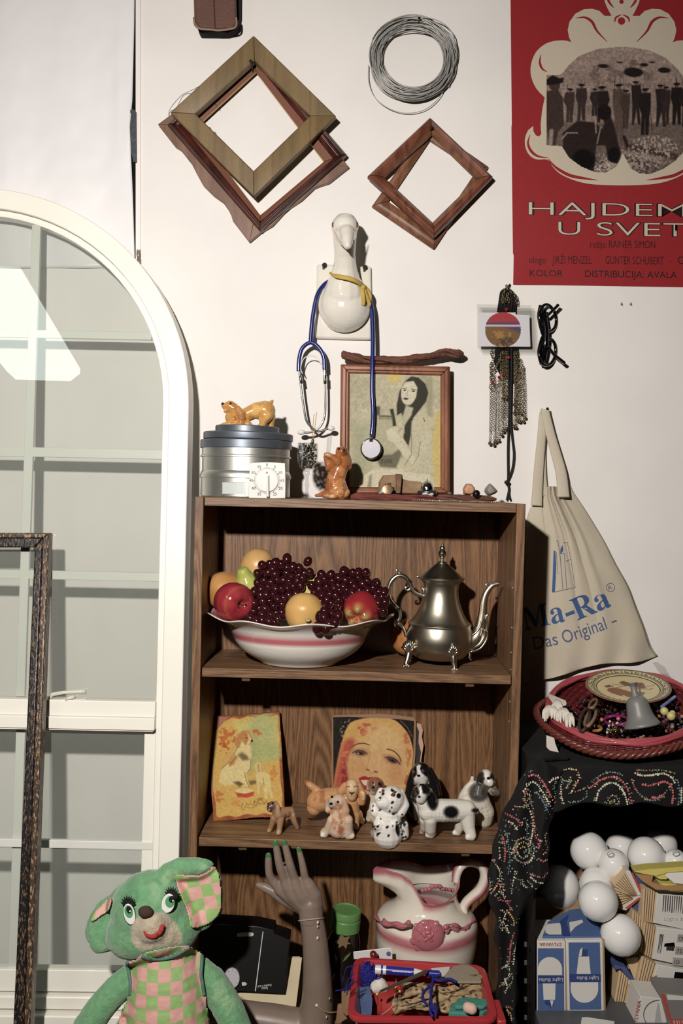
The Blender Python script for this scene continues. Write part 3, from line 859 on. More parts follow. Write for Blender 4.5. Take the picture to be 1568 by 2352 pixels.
# ================================================================ goose head plaque
GZ = mat('white_glaze', (232,226,212), rough=.14, coat=.7, vary=.04, vscale=40)
gp = thing('goose_plaque', 'white ceramic goose head and breast on a wall plaque, draped with a stethoscope', 'wall ornament', P(790,680,0))
MB().slab(L(C3,(232,436),(300,434),(350,440),(590,452),(665,450),(668,640),(672,800),(664,1038),(440,1034),(222,1027),(224,800)),-.014,-.001).build('plate', GZ, gp, bevel=.005, seg=3)
G = Fig(-.0, C3,.289)
G.ell(456,140,330,104,92,110).ell(458,95,320,86,55,95).ell(456,200,360,78,80,100)
G.chain((456,150,330,96),(455,260,300,88),(455,360,250,82),(457,470,200,92),(455,580,150,122),(455,690,110,165))
G.ell(452,770,90,205,208,165).ell(450,690,90,172,190,160)
G.chain((470,195,430,62),(475,250,490,46),(478,290,530,30))
me = G.mesh(.0022,7)
link('goose', me, GZ, gp)
eye = mat('amber_eye', (120,66,40), rough=.12, coat=.8)
for x in (364,552):
    MB().ell(P(*C3(x, 126),-.108),(.0035,.004,.0065), nu=12, nv=8).build('eye', eye, gp, smooth=True)
bl = [P(*C3(x, y),-.001-d*.289*pm(0)) for x, y, d in ((425,205,505),(445,225,530),(460,265,560))]
for q_ in (((372,178,440),(392,235,442),(418,272,470),(452,300,520)),((556,170,425),(540,225,440),(520,268,470),(492,300,520))):
    MB().tube([P(*C3(x, y),-d*.289*pm(0)) for x, y, d in q_],[.0009,.0012,.0012,.0006],6).build('beak_line', mat('beak_shade', (206,198,180), rough=.2), gp, smooth=True)
for x in (428,505):
    MB().ell(P(*C3(x, 207),-.129),(.0022,.001,.004), nu=10, nv=6).build('nostril', mat('beak_shade', (206,198,180)), gp, smooth=True)
scr = mat('dark_screw', (62,56,50), rough=.35, metal=.8)
for x, y in ((290,443),(613,462)):
    MB().tube([P(*C3(x+8, y),-.012), P(*C3(x+3, y+4),-.02)],[.005,.0055],10).tube([P(*C3(x-3, y+26),-.012), P(*C3(x-3, y+26),-.0165)],.0032,10).build('screw', scr, gp, smooth=True, angle=40)
# yellow ribbon
RB = mat('yellow_ribbon', (196,164,58), rough=.6, bump=.4, bscale=200)
rb = thing('ribbon', 'yellow ribbon tied round the neck of the white goose', 'ribbon', P(800,640,-.05))
def gooseY(x, y):     # rough front surface of the neck base, C3 units
    return None
k_ = .289*pm(0)
path = [(345,505,170),(380,530,268),(430,540,305),(490,552,310),(545,572,290),(590,600,240),(610,625,195)]
pp = catmull([P(*C3(x, y),-d*k_) for x, y, d in path],6)
MB().tube(pp, .0052,10, flat=.3, up=(0,-1,.2)).build('band', RB, rb, smooth=True)
for q_ in ([(600,612,215),(615,660,225),(640,720,200),(660,785,175)],[(590,620,230),(600,680,245),(605,730,230),(600,765,215)],[(605,610,210),(640,650,190),(655,690,180),(650,740,175)]):
    MB().tube(catmull([P(*C3(x, y),-d*k_) for x, y, d in q_],5),.0045,8, flat=.3, up=(0,-1,.2)).build('ribbon_end', RB, rb, smooth=True)
MB().ell(P(*C3(600,622),-.066),(.006,.005,.006)).build('knot', RB, rb, smooth=True)
# stethoscope
BLUE = mat('blue_tube', (22,34,112), rough=.22, coat=.5)
CHR = mat('chrome', (225,225,222), rough=.12, metal=1.)
sth = thing('stethoscope', 'stethoscope with dark blue tubing hung round the neck of the goose', 'stethoscope', P(785,850,-.05))
pts = [(183,1065,.046),(190,960,.046),(205,830,.046),(235,690,.046),(285,610,.044),(345,570,.035),(455,545,.024),(560,590,.03),(640,690,.042),(668,790,.05),(675,900,.052),(678,1060,.054),(674,1250,.058),(672,1450,.06),(680,1600,.062),(678,1690,.064),(668,1800,.066)]
tp = catmull([P(*C3(x, y),-d) for x, y, d in pts],8)
MB().tube(tp, .0049,12).build('tube', BLUE, sth, smooth=True)
for q_ in ([(183,1060),(150,1075),(115,1110),(96,1170),(88,1240),(88,1290)],[(183,1060),(220,1075),(262,1120),(288,1180),(293,1240),(294,1276)]):
    MB().tube(catmull([P(*C3(x, y),-.046) for x, y in q_],6),.0046,12).build('tube_branch', BLUE, sth, smooth=True)
for q_ in ([(90,1285),(100,1350),(110,1440),(128,1570),(150,1680),(190,1735),(240,1768),(300,1752),(335,1742)],
           [(294,1270),(298,1380),(300,1500),(298,1620),(278,1700),(235,1752),(180,1775),(120,1778)]):
    MB().tube(catmull([P(*C3(x, y),-.046+.004*(q_[0][0] > 200)) for x, y in q_],7),.0026,10).build('ear_tube', CHR, sth, smooth=True)
MB().tube([P(*C3(100,1320),-.046), P(*C3(112,1390),-.046)],.004,10).tube([P(*C3(296,1320),-.046), P(*C3(298,1390),-.046)],.004,10).build('sleeve', CHR, sth, bevel=.0005)
MB().tube(catmull([P(*C3(x, y),-.044) for x, y in ((120,1310),(105,1260),(130,1190),(180,1165),(235,1185),(275,1245),(282,1290))],6),.0012,6).build('spring', mat('grey_steel', (190,188,184), rough=.3, metal=.6), sth, smooth=True)
for x, y, a in ((110,1775,-1),(345,1742,1)):
    MB().ell(P(*C3(x, y),-.045),(.0085,.006,.0058), Matrix.Rotation(.1*a, 3, 'Y')).build('ear_tip', mat('white_rubber', (232,230,226), rough=.4), sth, smooth=True)
cpt = P(*C3(665,1905),-.064); ax = Vector((-.12,-1,.02)).normalized(); MX = Matrix.Translation(cpt) @ ax.to_track_quat('Z', 'Y').to_matrix().to_4x4()
MB().lathe([(.010,-.012),(.018,-.010),(.0225,-.004),(.0238,0),(.0235,.002),(.0205,.003)], MX, 40).build('chest_piece', mat('dark_chrome', (150,144,134), rough=.2, metal=1), sth, smooth=True, angle=35)
MB().lathe([(.0208,.0025),(.0205,.0034),(.001,.0036)], MX, 40).build('diaphragm', mat('lilac_disc', (172,168,180), rough=.4), sth, smooth=True, angle=40)
MB().tube([P(*C3(668,1790),-.066), P(*C3(664,1850),-.068)],[.0036,.0045],10).build('stem', CHR, sth, smooth=True)

# ================================================================ badge holders, chains, glasses
badge = thing('name_badge', 'clear name badge with a round sunset picture on a black cord', 'badge', P(1160,750,-.04))
VIN = clear_mat('clear_vinyl', (.93,.93,.92), base=.05, rough=.15, top=.4)
CARD = mat('badge_card', (232,230,238), rough=.5)
for (q_, y_, nm) in ((L(C6,(205,305),(760,312),(785,775),(203,770)),-.019, 'rear'),(L(C6,(160,265),(722,278),(740,728),(163,722)),-.026, 'front')):
    MB().slab(q_, y_, y_+.0015).build('plastic_sleeve', VIN, badge)
MB().slab(L(C6,(560,380),(703,385),(716,705),(560,702)),-.0215,-.021).build('card', CARD, badge)
MB().slab(L(C6,(178,352),(560,352),(560,372),(703,378),(710,706),(180,704)),-.0252,-.0247).build('card', CARD, badge)
cc = C6(428,531); R_ = 188*.2212
bops = [('bg', (160,120,110)),('g', 716,745,(214,62,72),(198,74,86)),('p', [(1100,741),(1220,741),(1220,749),(1100,748)],(104,84,132),4),
        ('p', [(1100,752),(1220,752),(1220,820),(1100,820)],(96,90,136),2),('p', L(C6,(230,490),(440,500),(600,560),(640,620),(600,720),(230,720)),(150,112,70),6),
        ('b', 1150,770,46,20,(196,146,76),6,.42,3),('b', 1160,785,40,20,(96,74,70),7,.4,5),('b', 1150,795,30,12,(190,140,90),4,.4,8),
        ('p', [(1100,745.2),(1220,745.8),(1220,750.8),(1100,750.2)],(226,220,224),1)]
ccl = [(cc[0]+R_*math.cos(t), cc[1]+(R_-1)*math.sin(t)) for t in np.linspace(0,2*PI, 60)[:-1]]
print_mesh('round_picture', [(cc[0]-R_-1, cc[1]-R_-1),(cc[0]+R_+1, cc[1]-R_-1),(cc[0]+R_+1, cc[1]+R_+1),(cc[0]-R_-1, cc[1]+R_+1)],-.0256,-.0256, bops, 84,84, mat('print_ink', (255,255,255)), badge, ccl)
CORD = mat('black_cord', (14,14,16), rough=.7)
for q_ in ([(500,60,.012),(440,200,.03),(460,350,.04),(480,700,.032),(488,1000,.034),(492,1400,.032),(483,1600,.03),(478,1800,.028),(480,2060,.026),(470,2120,.026)],
           [(470,70,.012),(520,240,.03),(500,400,.04),(515,800,.034),(510,1200,.034),(508,1500,.032),(528,1700,.03),(540,1830,.03),(525,1970,.028),(482,2090,.026)],
           [(470,2120,.026),(488,2180,.026),(480,2240,.026),(465,2300,.026)],[(475,2120,.026),(490,2170,.026),(488,2230,.026),(503,2300,.026)]):
    MB().tube(catmull([P(*C6(x, y),-d*.45) for x, y, d in q_],6),.0022,8).build('cord', CORD, badge, smooth=True)
MB().ell(P(*C6(470,2115),-.017),(.0062,.005,.005)).build('knot', CORD, badge, smooth=True)
BR = mat('aged_brass', (132,116,78), rough=.32, metal=.85)
ch = thing('chain_belt', 'bundle of brass chains with little bells hanging from the wall by the badge', 'chain', P(1160,900,-.02))
MB().slab(L(C6,(400,130),(440,95),(500,95),(550,140),(580,210),(570,330),(600,900),(560,1100),(400,1000),(340,880),(370,330)),-.010,-.002).build('cloth_backing', mat('black_velvet', (10,10,11), rough=.9), ch, bevel=.003)
rc = random.Random(5)
def chain_links(mb, pts, r, wire):
    c = catmull(pts, 24); acc = 0; last = c[0]; i = 0
    for a, b in zip(c[:-1], c[1:]):
        acc += (b-a).length
        if acc > r*1.55:
            acc = 0; t = (b-a).normalized(); side = (Vector((1,0,0)) if i % 2 else Vector((.35,-1,0))); side = (side-t*side.dot(t)).normalized()
            mb.tube([b+t*math.cos(u)*r*1.15+side*math.sin(u)*r*.75 for u in np.linspace(0,2*PI, 9)[:-1]], wire, 4, closed=True); i += 1
strands = [(300,860,290,1710),(330,880,330,1720),(360,1080,350,1690),(385,1000,385,1680),(405,800,412,1620),(430,740,432,1580),(452,740,460,1560),(470,740,468,1240),(440,900,432,1245),
           (545,740,545,1310),(560,740,560,1540),(580,740,578,1470),(595,800,600,1480),(615,820,618,1400),(635,880,640,1480),(555,900,538,1535),(602,900,583,1380),(640,900,655,1440),(570,900,548,1395)]
for x0, y0, x1, y1 in strands:
    mb = MB(); d0 = .0135+rc.uniform(0,.006)
    chain_links(mb, [P(*C6(x0, y0),-d0), P(*C6((x0+x1)/2+rc.uniform(-6,6),(y0+y1)/2),-d0-.004), P(*C6(x1, y1-14),-d0)],.0024,.0006)
    s_ = mb.build('chain_strand', BR, ch, smooth=True)
    MB().ell(P(*C6(x1, y1),-d0),.0038, nu=12, nv=8).build('bell', BR, s_, smooth=True)
for q_ in ([(425,270),(430,180),(465,95),(500,120),(560,180),(575,260)],[(330,720),(305,780),(330,840),(300,900),(305,1000)],[(420,740),(400,830),(370,900),(330,960)],[(450,260),(475,160),(490,250)]):
    mb = MB(); chain_links(mb, [P(*C6(x, y),-.017) for x, y in q_],.0034,.0009); mb.build('chain_strand', BR, ch, smooth=True)
for x, y, r_ in ((308,1030,.004),(312,1122,.006),(375,1082,.004)):
    c_ = P(*C6(x, y),-.019); MB().tube([c_+Vector((math.cos(t)*r_, 0, math.sin(t)*r_)) for t in np.linspace(0,2*PI, 19)[:-1]],.0009,6, closed=True).build('ring', BR, ch, smooth=True)
for x, y in ((318,1075),(390,1025),(420,995),(485,820),(467,318)):
    MB().ell(P(*C6(x, y),-.021),(.0042,.003,.0042), nu=10, nv=6).build('red_stone', mat('ruby', (150,20,48), rough=.08, coat=1), ch, smooth=True)
MB().tube([P(*C6(467,80),0), P(*C6(467,75),-.02)],.0035,10).build('hook', NAIL, ch, smooth=True, angle=40)
# glasses
gl = thing('eyeglasses', 'black-framed eyeglasses hung upright on the wall beside the name badge', 'eyeglasses', P(1262,770,-.02))
BKP = mat('black_acetate', (10,10,11), rough=.12, coat=.6)
GY = -.020
def lens_loop(cx, cy, rx, ry, tilt, n=28, d=GY):
    out = []
    for k in range(n):
        t = 2*PI*k/n; X = rx*math.cos(t)*(1+.10*math.sin(t)); Y = ry*math.sin(t); a = math.radians(tilt)
        X, Y = X*math.cos(a)-Y*math.sin(a), X*math.sin(a)+Y*math.cos(a)
        # the front is turned: right side lies nearer the wall
        out.append(P(*C6(cx+X, cy+Y), d+.016*(X/rx)))
    return out
LENS = clear_mat('lens', (.98,.985,.985), base=.03, rough=.02)
for cx, cy, rx, ry, tl in ((892,408,86,140,-8),(892,762,82,140,10)):
    lp = lens_loop(cx, cy, rx, ry, tl)
    MB().tube(lp, .0036,8, closed=True).build('rim', BKP, gl, smooth=True)
    MB().add(lp, [tuple(range(len(lp)))]).build('lens', LENS, gl)
MB().tube(catmull([P(*C6(x, y), GY-d) for x, y, d in ((830,280,.006),(812,400,.008),(845,545,.006),(860,590,.004),(840,640,.006),(812,770,.008),(840,890,.006))],6),.0068,10, flat=.6).build('brow_bar', BKP, gl, smooth=True)
MB().tube(catmull([P(*C6(x, y), GY-d) for x, y, d in ((850,320,.004),(866,440,.010),(880,560,.012),(872,700,.012),(850,860,.004))],6),.0056,10, flat=.5).build('temple', BKP, gl, smooth=True)
for q_ in ([(885,390),(930,345),(985,290),(1000,272)],[(895,700),(950,780),(1020,840),(1068,880)]):
    MB().tube(catmull([P(*C6(x, y), GY-.012) for x, y in q_],5),[.0050+.0016*i/15 for i in range(16)],10, flat=.6).build('temple_tip', BKP, gl, smooth=True)
for i, x in enumerate((1428,1449)):
    tag(MB().slab([(x-2,696),(x, 694),(x+2,700),(x+3,702),(x-3,701)],-.0012,0).build('wall_scar', mat('scar_grey', (120,108,98), rough=.8)),['left', 'right'][i]+' one of two tiny marks on the bare wall under the poster', 'mark')
# ================================================================ on top of the bookcase
def stand(px, py, y, k):
    """point on shelf k under picture column px at depth y"""
    p = P(px, py, y); return Vector((p.x, y, base_z(p.x, y, k)))
def lean(o_):      # frame standing on the tilted bookcase
    return Matrix.Translation(o_) @ BK.to_3x3().to_4x4()
# framed portrait
pf = thing('framed_portrait', 'brown wooden frame with an old sepia portrait of a long-haired woman holding a lyre', 'framed picture', stand(906,1132,-.06,0))
FW = wood('portrait_frame_wood', (112,60,36),(164,104,70), 'Z', 1.5, rough=.38, fig=.35)
fo = L(C3,(425,1232),(1292,1250),(1290,2262),(411,2264)); fi = L(C3,(495,1308),(1215,1325),(1215,2212),(490,2212))
rails(pf, 'rail', fo, fi, -.052, FW, [(0,-.004),(.25,.001),(.55,.001),(.62,-.003),(.8,-.003),(1,-.008)],.018)
INK = mat('print_ink', (255,255,255))
K_ = lambda *p: L(C3, *p)
HAIR, SKIN, PAP, MID = (64,64,52),(214,206,176),(196,188,156),(140,136,108)
po = [('g', 858,1130,(192,184,152),(204,196,164)),('n', .06,40,3),('n', .05,6,4),
      ('p', K_((495,1700),(650,1700),(640,2230),(495,2230)),(176,172,140),30),
      ('p', K_((780,1310),(905,1310),(905,1350),(860,1385),(810,1370)),(216,192,110),3),
      ('p', K_((1215,1590),(1180,1620),(1165,1700),(1150,1850),(1150,1990),(1170,2210),(1230,2230),(1230,1580)),(212,190,116),3),
      ('p', K_((1090,1330),(1160,1345),(1150,1660),(1110,1640)),(170,164,134),8),
      ('p', K_((690,1570),(735,1570),(730,1730),(700,1730)),(96,96,76),4),('p', K_((815,1590),(840,1590),(865,1720),(835,1730)),(64,64,50),3),
      ('p', K_((710,1640),(830,1640),(850,1960),(740,1990),(700,1800)),(188,180,148),5)]
for i in range(9): po.append(('l', K_((735+i*12,1640),(728+i*12,1672)),1.1,(84,82,64),.8))
po += [('l', K_((730,1645),(835,1650)),2,(90,88,70),1),('p', K_((690,1960),(830,1950),(900,1900),(905,1960),(860,2060),(740,2050)),(120,118,94),5)]
for i in range(8): po.append(('l', K_((745+i*12,1990),(742+i*12,2020)),1.1,(60,60,46),.8))
po += [('p', K_((590,2130),(680,2070),(860,2080),(1000,2090),(1130,2110),(1165,2215),(565,2215),(570,2170)),(216,208,178),5),('p', K_((650,2120),(670,2110),(665,2215),(635,2215)),(150,146,120),6),
       # hair, arms, body
       ('p', K_((930,1370),(985,1332),(1040,1340),(1095,1390),(1118,1460),(1100,1530),(1055,1590),(1000,1660),(985,1800),(965,1890),(920,1820),(935,1700),(905,1620),(870,1640),(868,1560),(890,1450)), HAIR, 3),
       ('p', K_((985,1690),(1020,1640),(1080,1615),(1120,1680),(1150,1780),(1150,2090),(940,2090),(900,2040),(930,1960),(960,1890),(980,1790)),(202,194,162),4),
       ('p', K_((780,1760),(840,1735),(880,1790),(960,1910),(1030,2000),(1010,2040),(920,1960),(850,1860),(800,1830)), SKIN, 3),
       ('p', K_((1150,1760),(1130,1900),(1040,2010),(1000,2050),(1050,1950),(1060,1800)),(206,198,168),5),
       ('l', K_((985,1790),(985,1950),(930,2040)),1.6, MID, 2),('l', K_((1055,1850),(1040,1960),(1000,2030)),1.4, MID, 2),('l', K_((1080,1660),(1090,1690)),1.6,(150,70,50),1),
       ('p', K_((940,1560),(1000,1580),(985,1640),(930,1720),(915,1650)),(196,188,158),4),
       ('e', *C3(962,1470),17,26,8,(218,210,182),3),('p', K_((905,1420),(935,1370),(1000,1360),(1035,1420),(1020,1500),(980,1552),(940,1545),(905,1490)),(216,208,180),4),
       ('p', K_((985,1340),(1060,1380),(1085,1480),(1050,1560),(1030,1500),(1035,1420),(1005,1365),(940,1375)), HAIR, 3),
       ('l', K_((918,1428),(945,1424)),1.6,(96,92,74),1.2),('l', K_((985,1432),(1015,1438)),1.6,(96,92,74),1.2),('e', *C3(932,1441),3.2,1.6,0,(70,68,54),1.2),('e', *C3(1000,1448),3.4,1.6,5,(70,68,54),1.2),
       ('l', K_((958,1440),(948,1480),(962,1486)),1.1,(160,154,126),1.4),('e', *C3(940,1508),5.5,2.4,5,(84,74,62),1.4),('l', K_((925,1506),(958,1509)),.8,(60,52,44),.8),
       ('b', 922,990,14,70,(180,172,140),5,.5,8),('n', .05,3,11),('c', 160,1.12,164)]
print_mesh('portrait_print', fi, -.0465,-.0465, po, 230,290, INK, pf)
MB().slab([(782,838),(1033,843),(1032,1130),(780,1130)],-.041,-.036).build('backing_board', mat('board', (130,104,74), rough=.8), pf)
# driftwood strips
BARK = mat('bark', (104,60,42), rough=.75, bump=1., bscale=140, vary=.35, vscale=60, stretch=(.35,1,1))
def bark_strip(name, label, pts, r, n, seed, m=BARK, group=None, flat=.75):
    t = thing(name, label, 'driftwood', pts[0], group); mb = MB(); c = catmull(pts, 10); N_ = len(c); R = random.Random(seed)
    for s_ in range(n):
        ph = R.uniform(0,6); tw = R.uniform(.06,.12); q_ = []; rr = []
        for i, p in enumerate(c):
            e = min(1,(i+2)/6,(N_-i+1)/8); a = ph+i*tw
            q_.append(p+Vector((0, math.cos(a)*r*.55*flat*e, math.sin(a)*r*.55*e))); rr.append(r*(.42+.16*mnoise.noise(Vector((i*.25, s_*3.1, seed))))*e)
        mb.tube(q_, rr, 7)
    mb.build('bark', m, t, smooth=True); return t
bark_strip('driftwood', 'gnarled reddish-brown driftwood stick lying along the top of the framed portrait',
           [P(*C3(x, y),-.045) for x, y in ((430,1155),(480,1170),(560,1185),(640,1200),(740,1200),(860,1205),(960,1200),(1020,1180),(1110,1165),(1200,1150),(1260,1140),(1330,1150),(1400,1152))],.0098,9,1)
tw = MB()
for q_ in ([(1200,1110),(1210,1085),(1215,1060)],[(1208,1100),(1225,1075),(1228,1065)],[(425,1150),(412,1130)]):
    tw.tube([P(*C3(x, y),-.045) for x, y in q_],.0008,5)
RB2 = mat('red_bark', (112,52,42), rough=.8, bump=1., bscale=140, vary=.3, vscale=60, stretch=(.35,1,1))
def on0(x, y_, dz=.006): q_ = stand(x, 1140, y_, 0); return q_+Vector((0,0, dz))
bark_strip('bark_strip', 'flat strip of reddish bark along the bookcase top before the portrait', [on0(x, -.165,.006) for x in (803,840,880,920,960,1003)],.0085,6,4, RB2)
bark_strip('bark_strip', 'darker strip of bark at the right end of the bookcase top under the stones', [on0(x, -.135,.007) for x in (1000,1030,1060,1100,1140)],.009,6,9)
# film tins
STEEL = mat('tin_steel', (214,214,204), rough=.36, metal=.9, bump=.04, bscale=30)
LID = mat('blue_grey_tin', (112,120,130), rough=.42, metal=.7, bump=.05, bscale=40, stretch=(1,1,20))
ty = -.142; kx = pm(ty)
def tin_at(px, y0, y1, r_px, prof):
    o_ = stand(px, 1140, ty, 0)
    return o_
tb = stand(563,1140, ty, 0); R0 = 102*kx
def hz_(py): return (P(563, py, ty).z-tb.z)+.004
TM = lean(tb)
tin = thing('film_tin', 'large round silver tin with ridged sides and a blue-grey lid, bottom of the stack', 'tin', tb, 'stacked film tins')
h1, h2, h3, h4 = hz_(1097), hz_(1087), hz_(1055), hz_(1035)
MB().lathe([(R0*.985,0),(R0,.002),(R0, hz_(1104)),(R0*1.02, hz_(1103)),(R0*1.022, h1),(R0*.985, h2-.001),(R0*.975, h2),(R0*.975, hz_(1057)),(R0*1.012, hz_(1056)),(R0*1.012, hz_(1053)),(R0*.985, hz_(1051)),(R0*.985, h4)], TM, 90).build('body', STEEL, tin, smooth=True, angle=30)
MB().lathe([(R0*1.004, h4-.001),(R0*1.022, h4),(R0*1.022, hz_(1019)),(R0*1.01, hz_(1017)),(R0*.96, hz_(1017))], TM, 90).build('lid', LID, tin, smooth=True, angle=30)
lb = MB()
def cyl_patch(px0, px1, py0, py1, e):
    def fn(u, v):
        px = px0+(px1-px0)*u; X = (px-563)*kx
        a = math.asin(max(-1, min(1, X/(R0+e)))); return Vector((tb.x+(R0+e)*math.sin(a), ty-(R0+e)*math.cos(a), P(px, py0+(py1-py0)*v, ty-(R0+e)*math.cos(a)).z))
    return fn
for a, b, c_, d in ((521,573,1105,1107),(521,523,1105,1136),(571,573,1105,1136),(521,573,1134.5,1136.5)):
    lb.grid(cyl_patch(a, b, c_, d, .002),8,1)
lb.build('label_holder', STEEL, tin, solid=.0015)
MB().grid(cyl_patch(523,571,1107,1134,.0012),10,1).build('paper_label', mat('grey_label', (198,206,200), rough=.4), tin)
t2 = thing('film_tin', 'flat blue-grey round tin lying on the large silver tin', 'tin', TM @ Vector((.002,0, hz_(1016))), 'stacked film tins')
M2 = TM @ Matrix.Translation((.0025,.002,0)) @ Matrix.Rotation(.012,4, 'Y')
MB().lathe([(R0*.93, hz_(1016)),(R0*1.0, hz_(1016)+.0005),(R0*1.003, hz_(1014)),(R0*1.003, hz_(1002)),(R0*.985, hz_(1000)),(R0*.6, hz_(1000))], M2,90).build('can', LID, t2, smooth=True, angle=30)
t3 = thing('film_tin', 'small flat grey round tin topmost of the tin stack, under the tan dog', 'tin', TM @ Vector((0,0, hz_(999))), 'stacked film tins')
MB().lathe([(.068, hz_(999)+.0003),(.0672, hz_(998)),(.0672, hz_(986)),(.066, hz_(984.5)),(.04, hz_(984.5))], TM @ Matrix.Rotation(.012,4, 'Y'),80).build('can', LID, t3, smooth=True, angle=30)
# kitchen timer
tm = thing('kitchen_timer', 'white square kitchen timer with a round dial leaning on the silver tin', 'timer', stand(614,1144,-.247,0))
WP_ = mat('white_plastic', (226,224,216), rough=.3, coat=.3)
yt = -.248
q_ = [(573,1063),(653,1063),(654,1143),(573,1143)]
A = [P(x, y, yt) for x, y in cm2([(575,1064),(612,1062),(651,1064),(654,1068),(655,1104),(654.5,1141),(651,1144),(612,1144.5),(575,1143.5),(572,1140),(573,1104),(573,1067)],4, True)]
MB().loft(A, [a+Vector((0,.012,0)) for a in A]).build('case', WP_, tm, bevel=.002, seg=3)
TF = face_frame(P(613,1104, yt-.0003),(1,0,0),(0,0,1)); st_ = pm(yt)
TKM = mat('dial_ink', (40,38,38), rough=.5)
tk = MB()
for i in range(60):
    a = 2*PI*i/60; r0 = 27*st_; r1 = (31 if i % 5 else 32.5)*st_; wd = .00028 if i % 5 else .0005
    c_, s_ = math.sin(a), math.cos(a)
    tk.add([TF @ Vector((c_*r0-s_*wd, s_*r0+c_*wd, .0002)), TF @ Vector((c_*r0+s_*wd, s_*r0-c_*wd, .0002)), TF @ Vector((c_*r1+s_*wd, s_*r1-c_*wd, .0002)), TF @ Vector((c_*r1-s_*wd, s_*r1+c_*wd, .0002))],[(0,1,2,3)])
tk.build('tick_marks', TKM, tm)
for i in range(12):
    if i == 6: continue
    a = -2*PI*i/12; Mx = TF @ Matrix.Translation((-math.sin(-a)*0+math.sin(a)*-36.5*st_*-1*-1, math.cos(a)*36.5*st_, 0)) if 0 else TF @ Matrix.Translation((math.sin(2*PI*i/12)*36*st_, math.cos(2*PI*i/12)*36*st_-2.5*st_, .0002))
    text_mesh(str(5*i), Mx, TKM, 'numeral', tm, height=6.5*st_, align='CENTER')
MB().lathe([(26*st_, 0),(26*st_, .002),(25*st_, .003),(.001,.0032)], TF, 48).build('dial', WP_, tm, smooth=True, angle=35)
MB().loft([TF @ Vector((x*st_, y*st_, .009)) for x, y in ((1,12),(5,12),(5.5,-37),(-1,-37))],[TF @ Vector((x*st_, y*st_, .003)) for x, y in ((0,13),(6,13),(6.5,-38),(-2,-38))]).build('knob', WP_, tm, bevel=.0012)
MB().loft([TF @ Vector((x*st_, y*st_, .0094)) for x, y in ((3.6,10),(4.4,10),(4.8,-34),(4,-34))],[TF @ Vector((x*st_, y*st_, .008)) for x, y in ((3.6,10),(4.4,10),(4.8,-34),(4,-34))]).build('pointer_line', mat('dial_ink', (92,88,84)), tm)
MB().add([TF @ Vector((x*st_, y*st_, .0034)) for x, y in ((0,22),(3.4,16.5),(-3.4,16.5))],[(0,1,2)]).build('red_mark', mat('red_mark', (205,70,70)), tm)
# crystal goblet with beads
CRY = clear_mat('crystal', (.95,.955,.955), base=.13, rough=.03, top=.45)
gb = stand(704,1138,-.165,0); gk = pm(-.165); GM = lean(gb)
gob = thing('crystal_goblet', 'small cut-crystal goblet filled with silver beads and two wooden sticks', 'goblet', gb)
H = lambda py: (1139-py)*gk
MB().lathe([(19*gk, 0),(20*gk, .001),(14*gk, .003),(5*gk, .006),(3.5*gk, H(1118)),(5.5*gk, H(1108)),(3.6*gk, H(1098)),(3.6*gk, H(1088)),(6.5*gk, H(1082)),(5*gk, H(1077)),(5*gk, H(1076))], GM, 12).build('stem', CRY, gob, smooth=True, angle=20)
MB().lathe([(5*gk, H(1077)),(17*gk, H(1068)),(23*gk, H(1054)),(24.5*gk, H(1040)),(23.5*gk, H(1022)),(22.5*gk, H(1011)),(21.5*gk, H(1011)),(22*gk, H(1040)),(20*gk, H(1055)),(8*gk, H(1072))], GM, 16, cap=False).build('bowl', CRY, gob, smooth=True, angle=15)
bd = MB(); R = random.Random(11)
for i in range(330):
    h = R.uniform(1013,1068); rm = np.interp(h, [1012,1040,1055,1068],[20,21,18.5,11]); a = R.uniform(0,2*PI); r_ = rm*math.sqrt(R.random())
    bd.ell(GM @ Vector((r_*gk*math.cos(a), r_*gk*math.sin(a), H(h))), R.uniform(.0014,.0026), nu=8, nv=5)
mbd = bd.mesh('silver_beads'); cc_ = np.repeat(np.array([R.choice([(215,212,200),(120,112,100),(60,56,50),(235,232,226),(160,150,128)]) for _ in range(330)]),8*6,0)
set_col(mbd, cc_)
tag(link('silver_beads', mbd, mat('bead_metal', (255,255,255), rough=.18, metal=.7, attr=True), None, smooth=True), 'small silver and dark beads filling the crystal goblet', 'beads', kind='stuff')
for k, q2 in enumerate((((719,1020),(717.5,990),(721,951)),((720,1020),(722,990),(727,947)))):
    tag(MB().tube([P(x, y, -.16-.003*k) for x, y in q2],.0007,6).build('wooden_stick', mat('stick', (176,134,84), rough=.7), None, smooth=True),
        ('shorter' if k == 0 else 'taller')+' thin wooden stick poking out of the crystal goblet', 'stick', 'sticks in the goblet')
tag(MB().ell(P(718,1014,-.178),(.003,.003,.006)).build('brass_charm', mat('aged_brass', (132,116,78))), 'tiny brass charm at the foot of the sticks in the crystal goblet', 'charm')

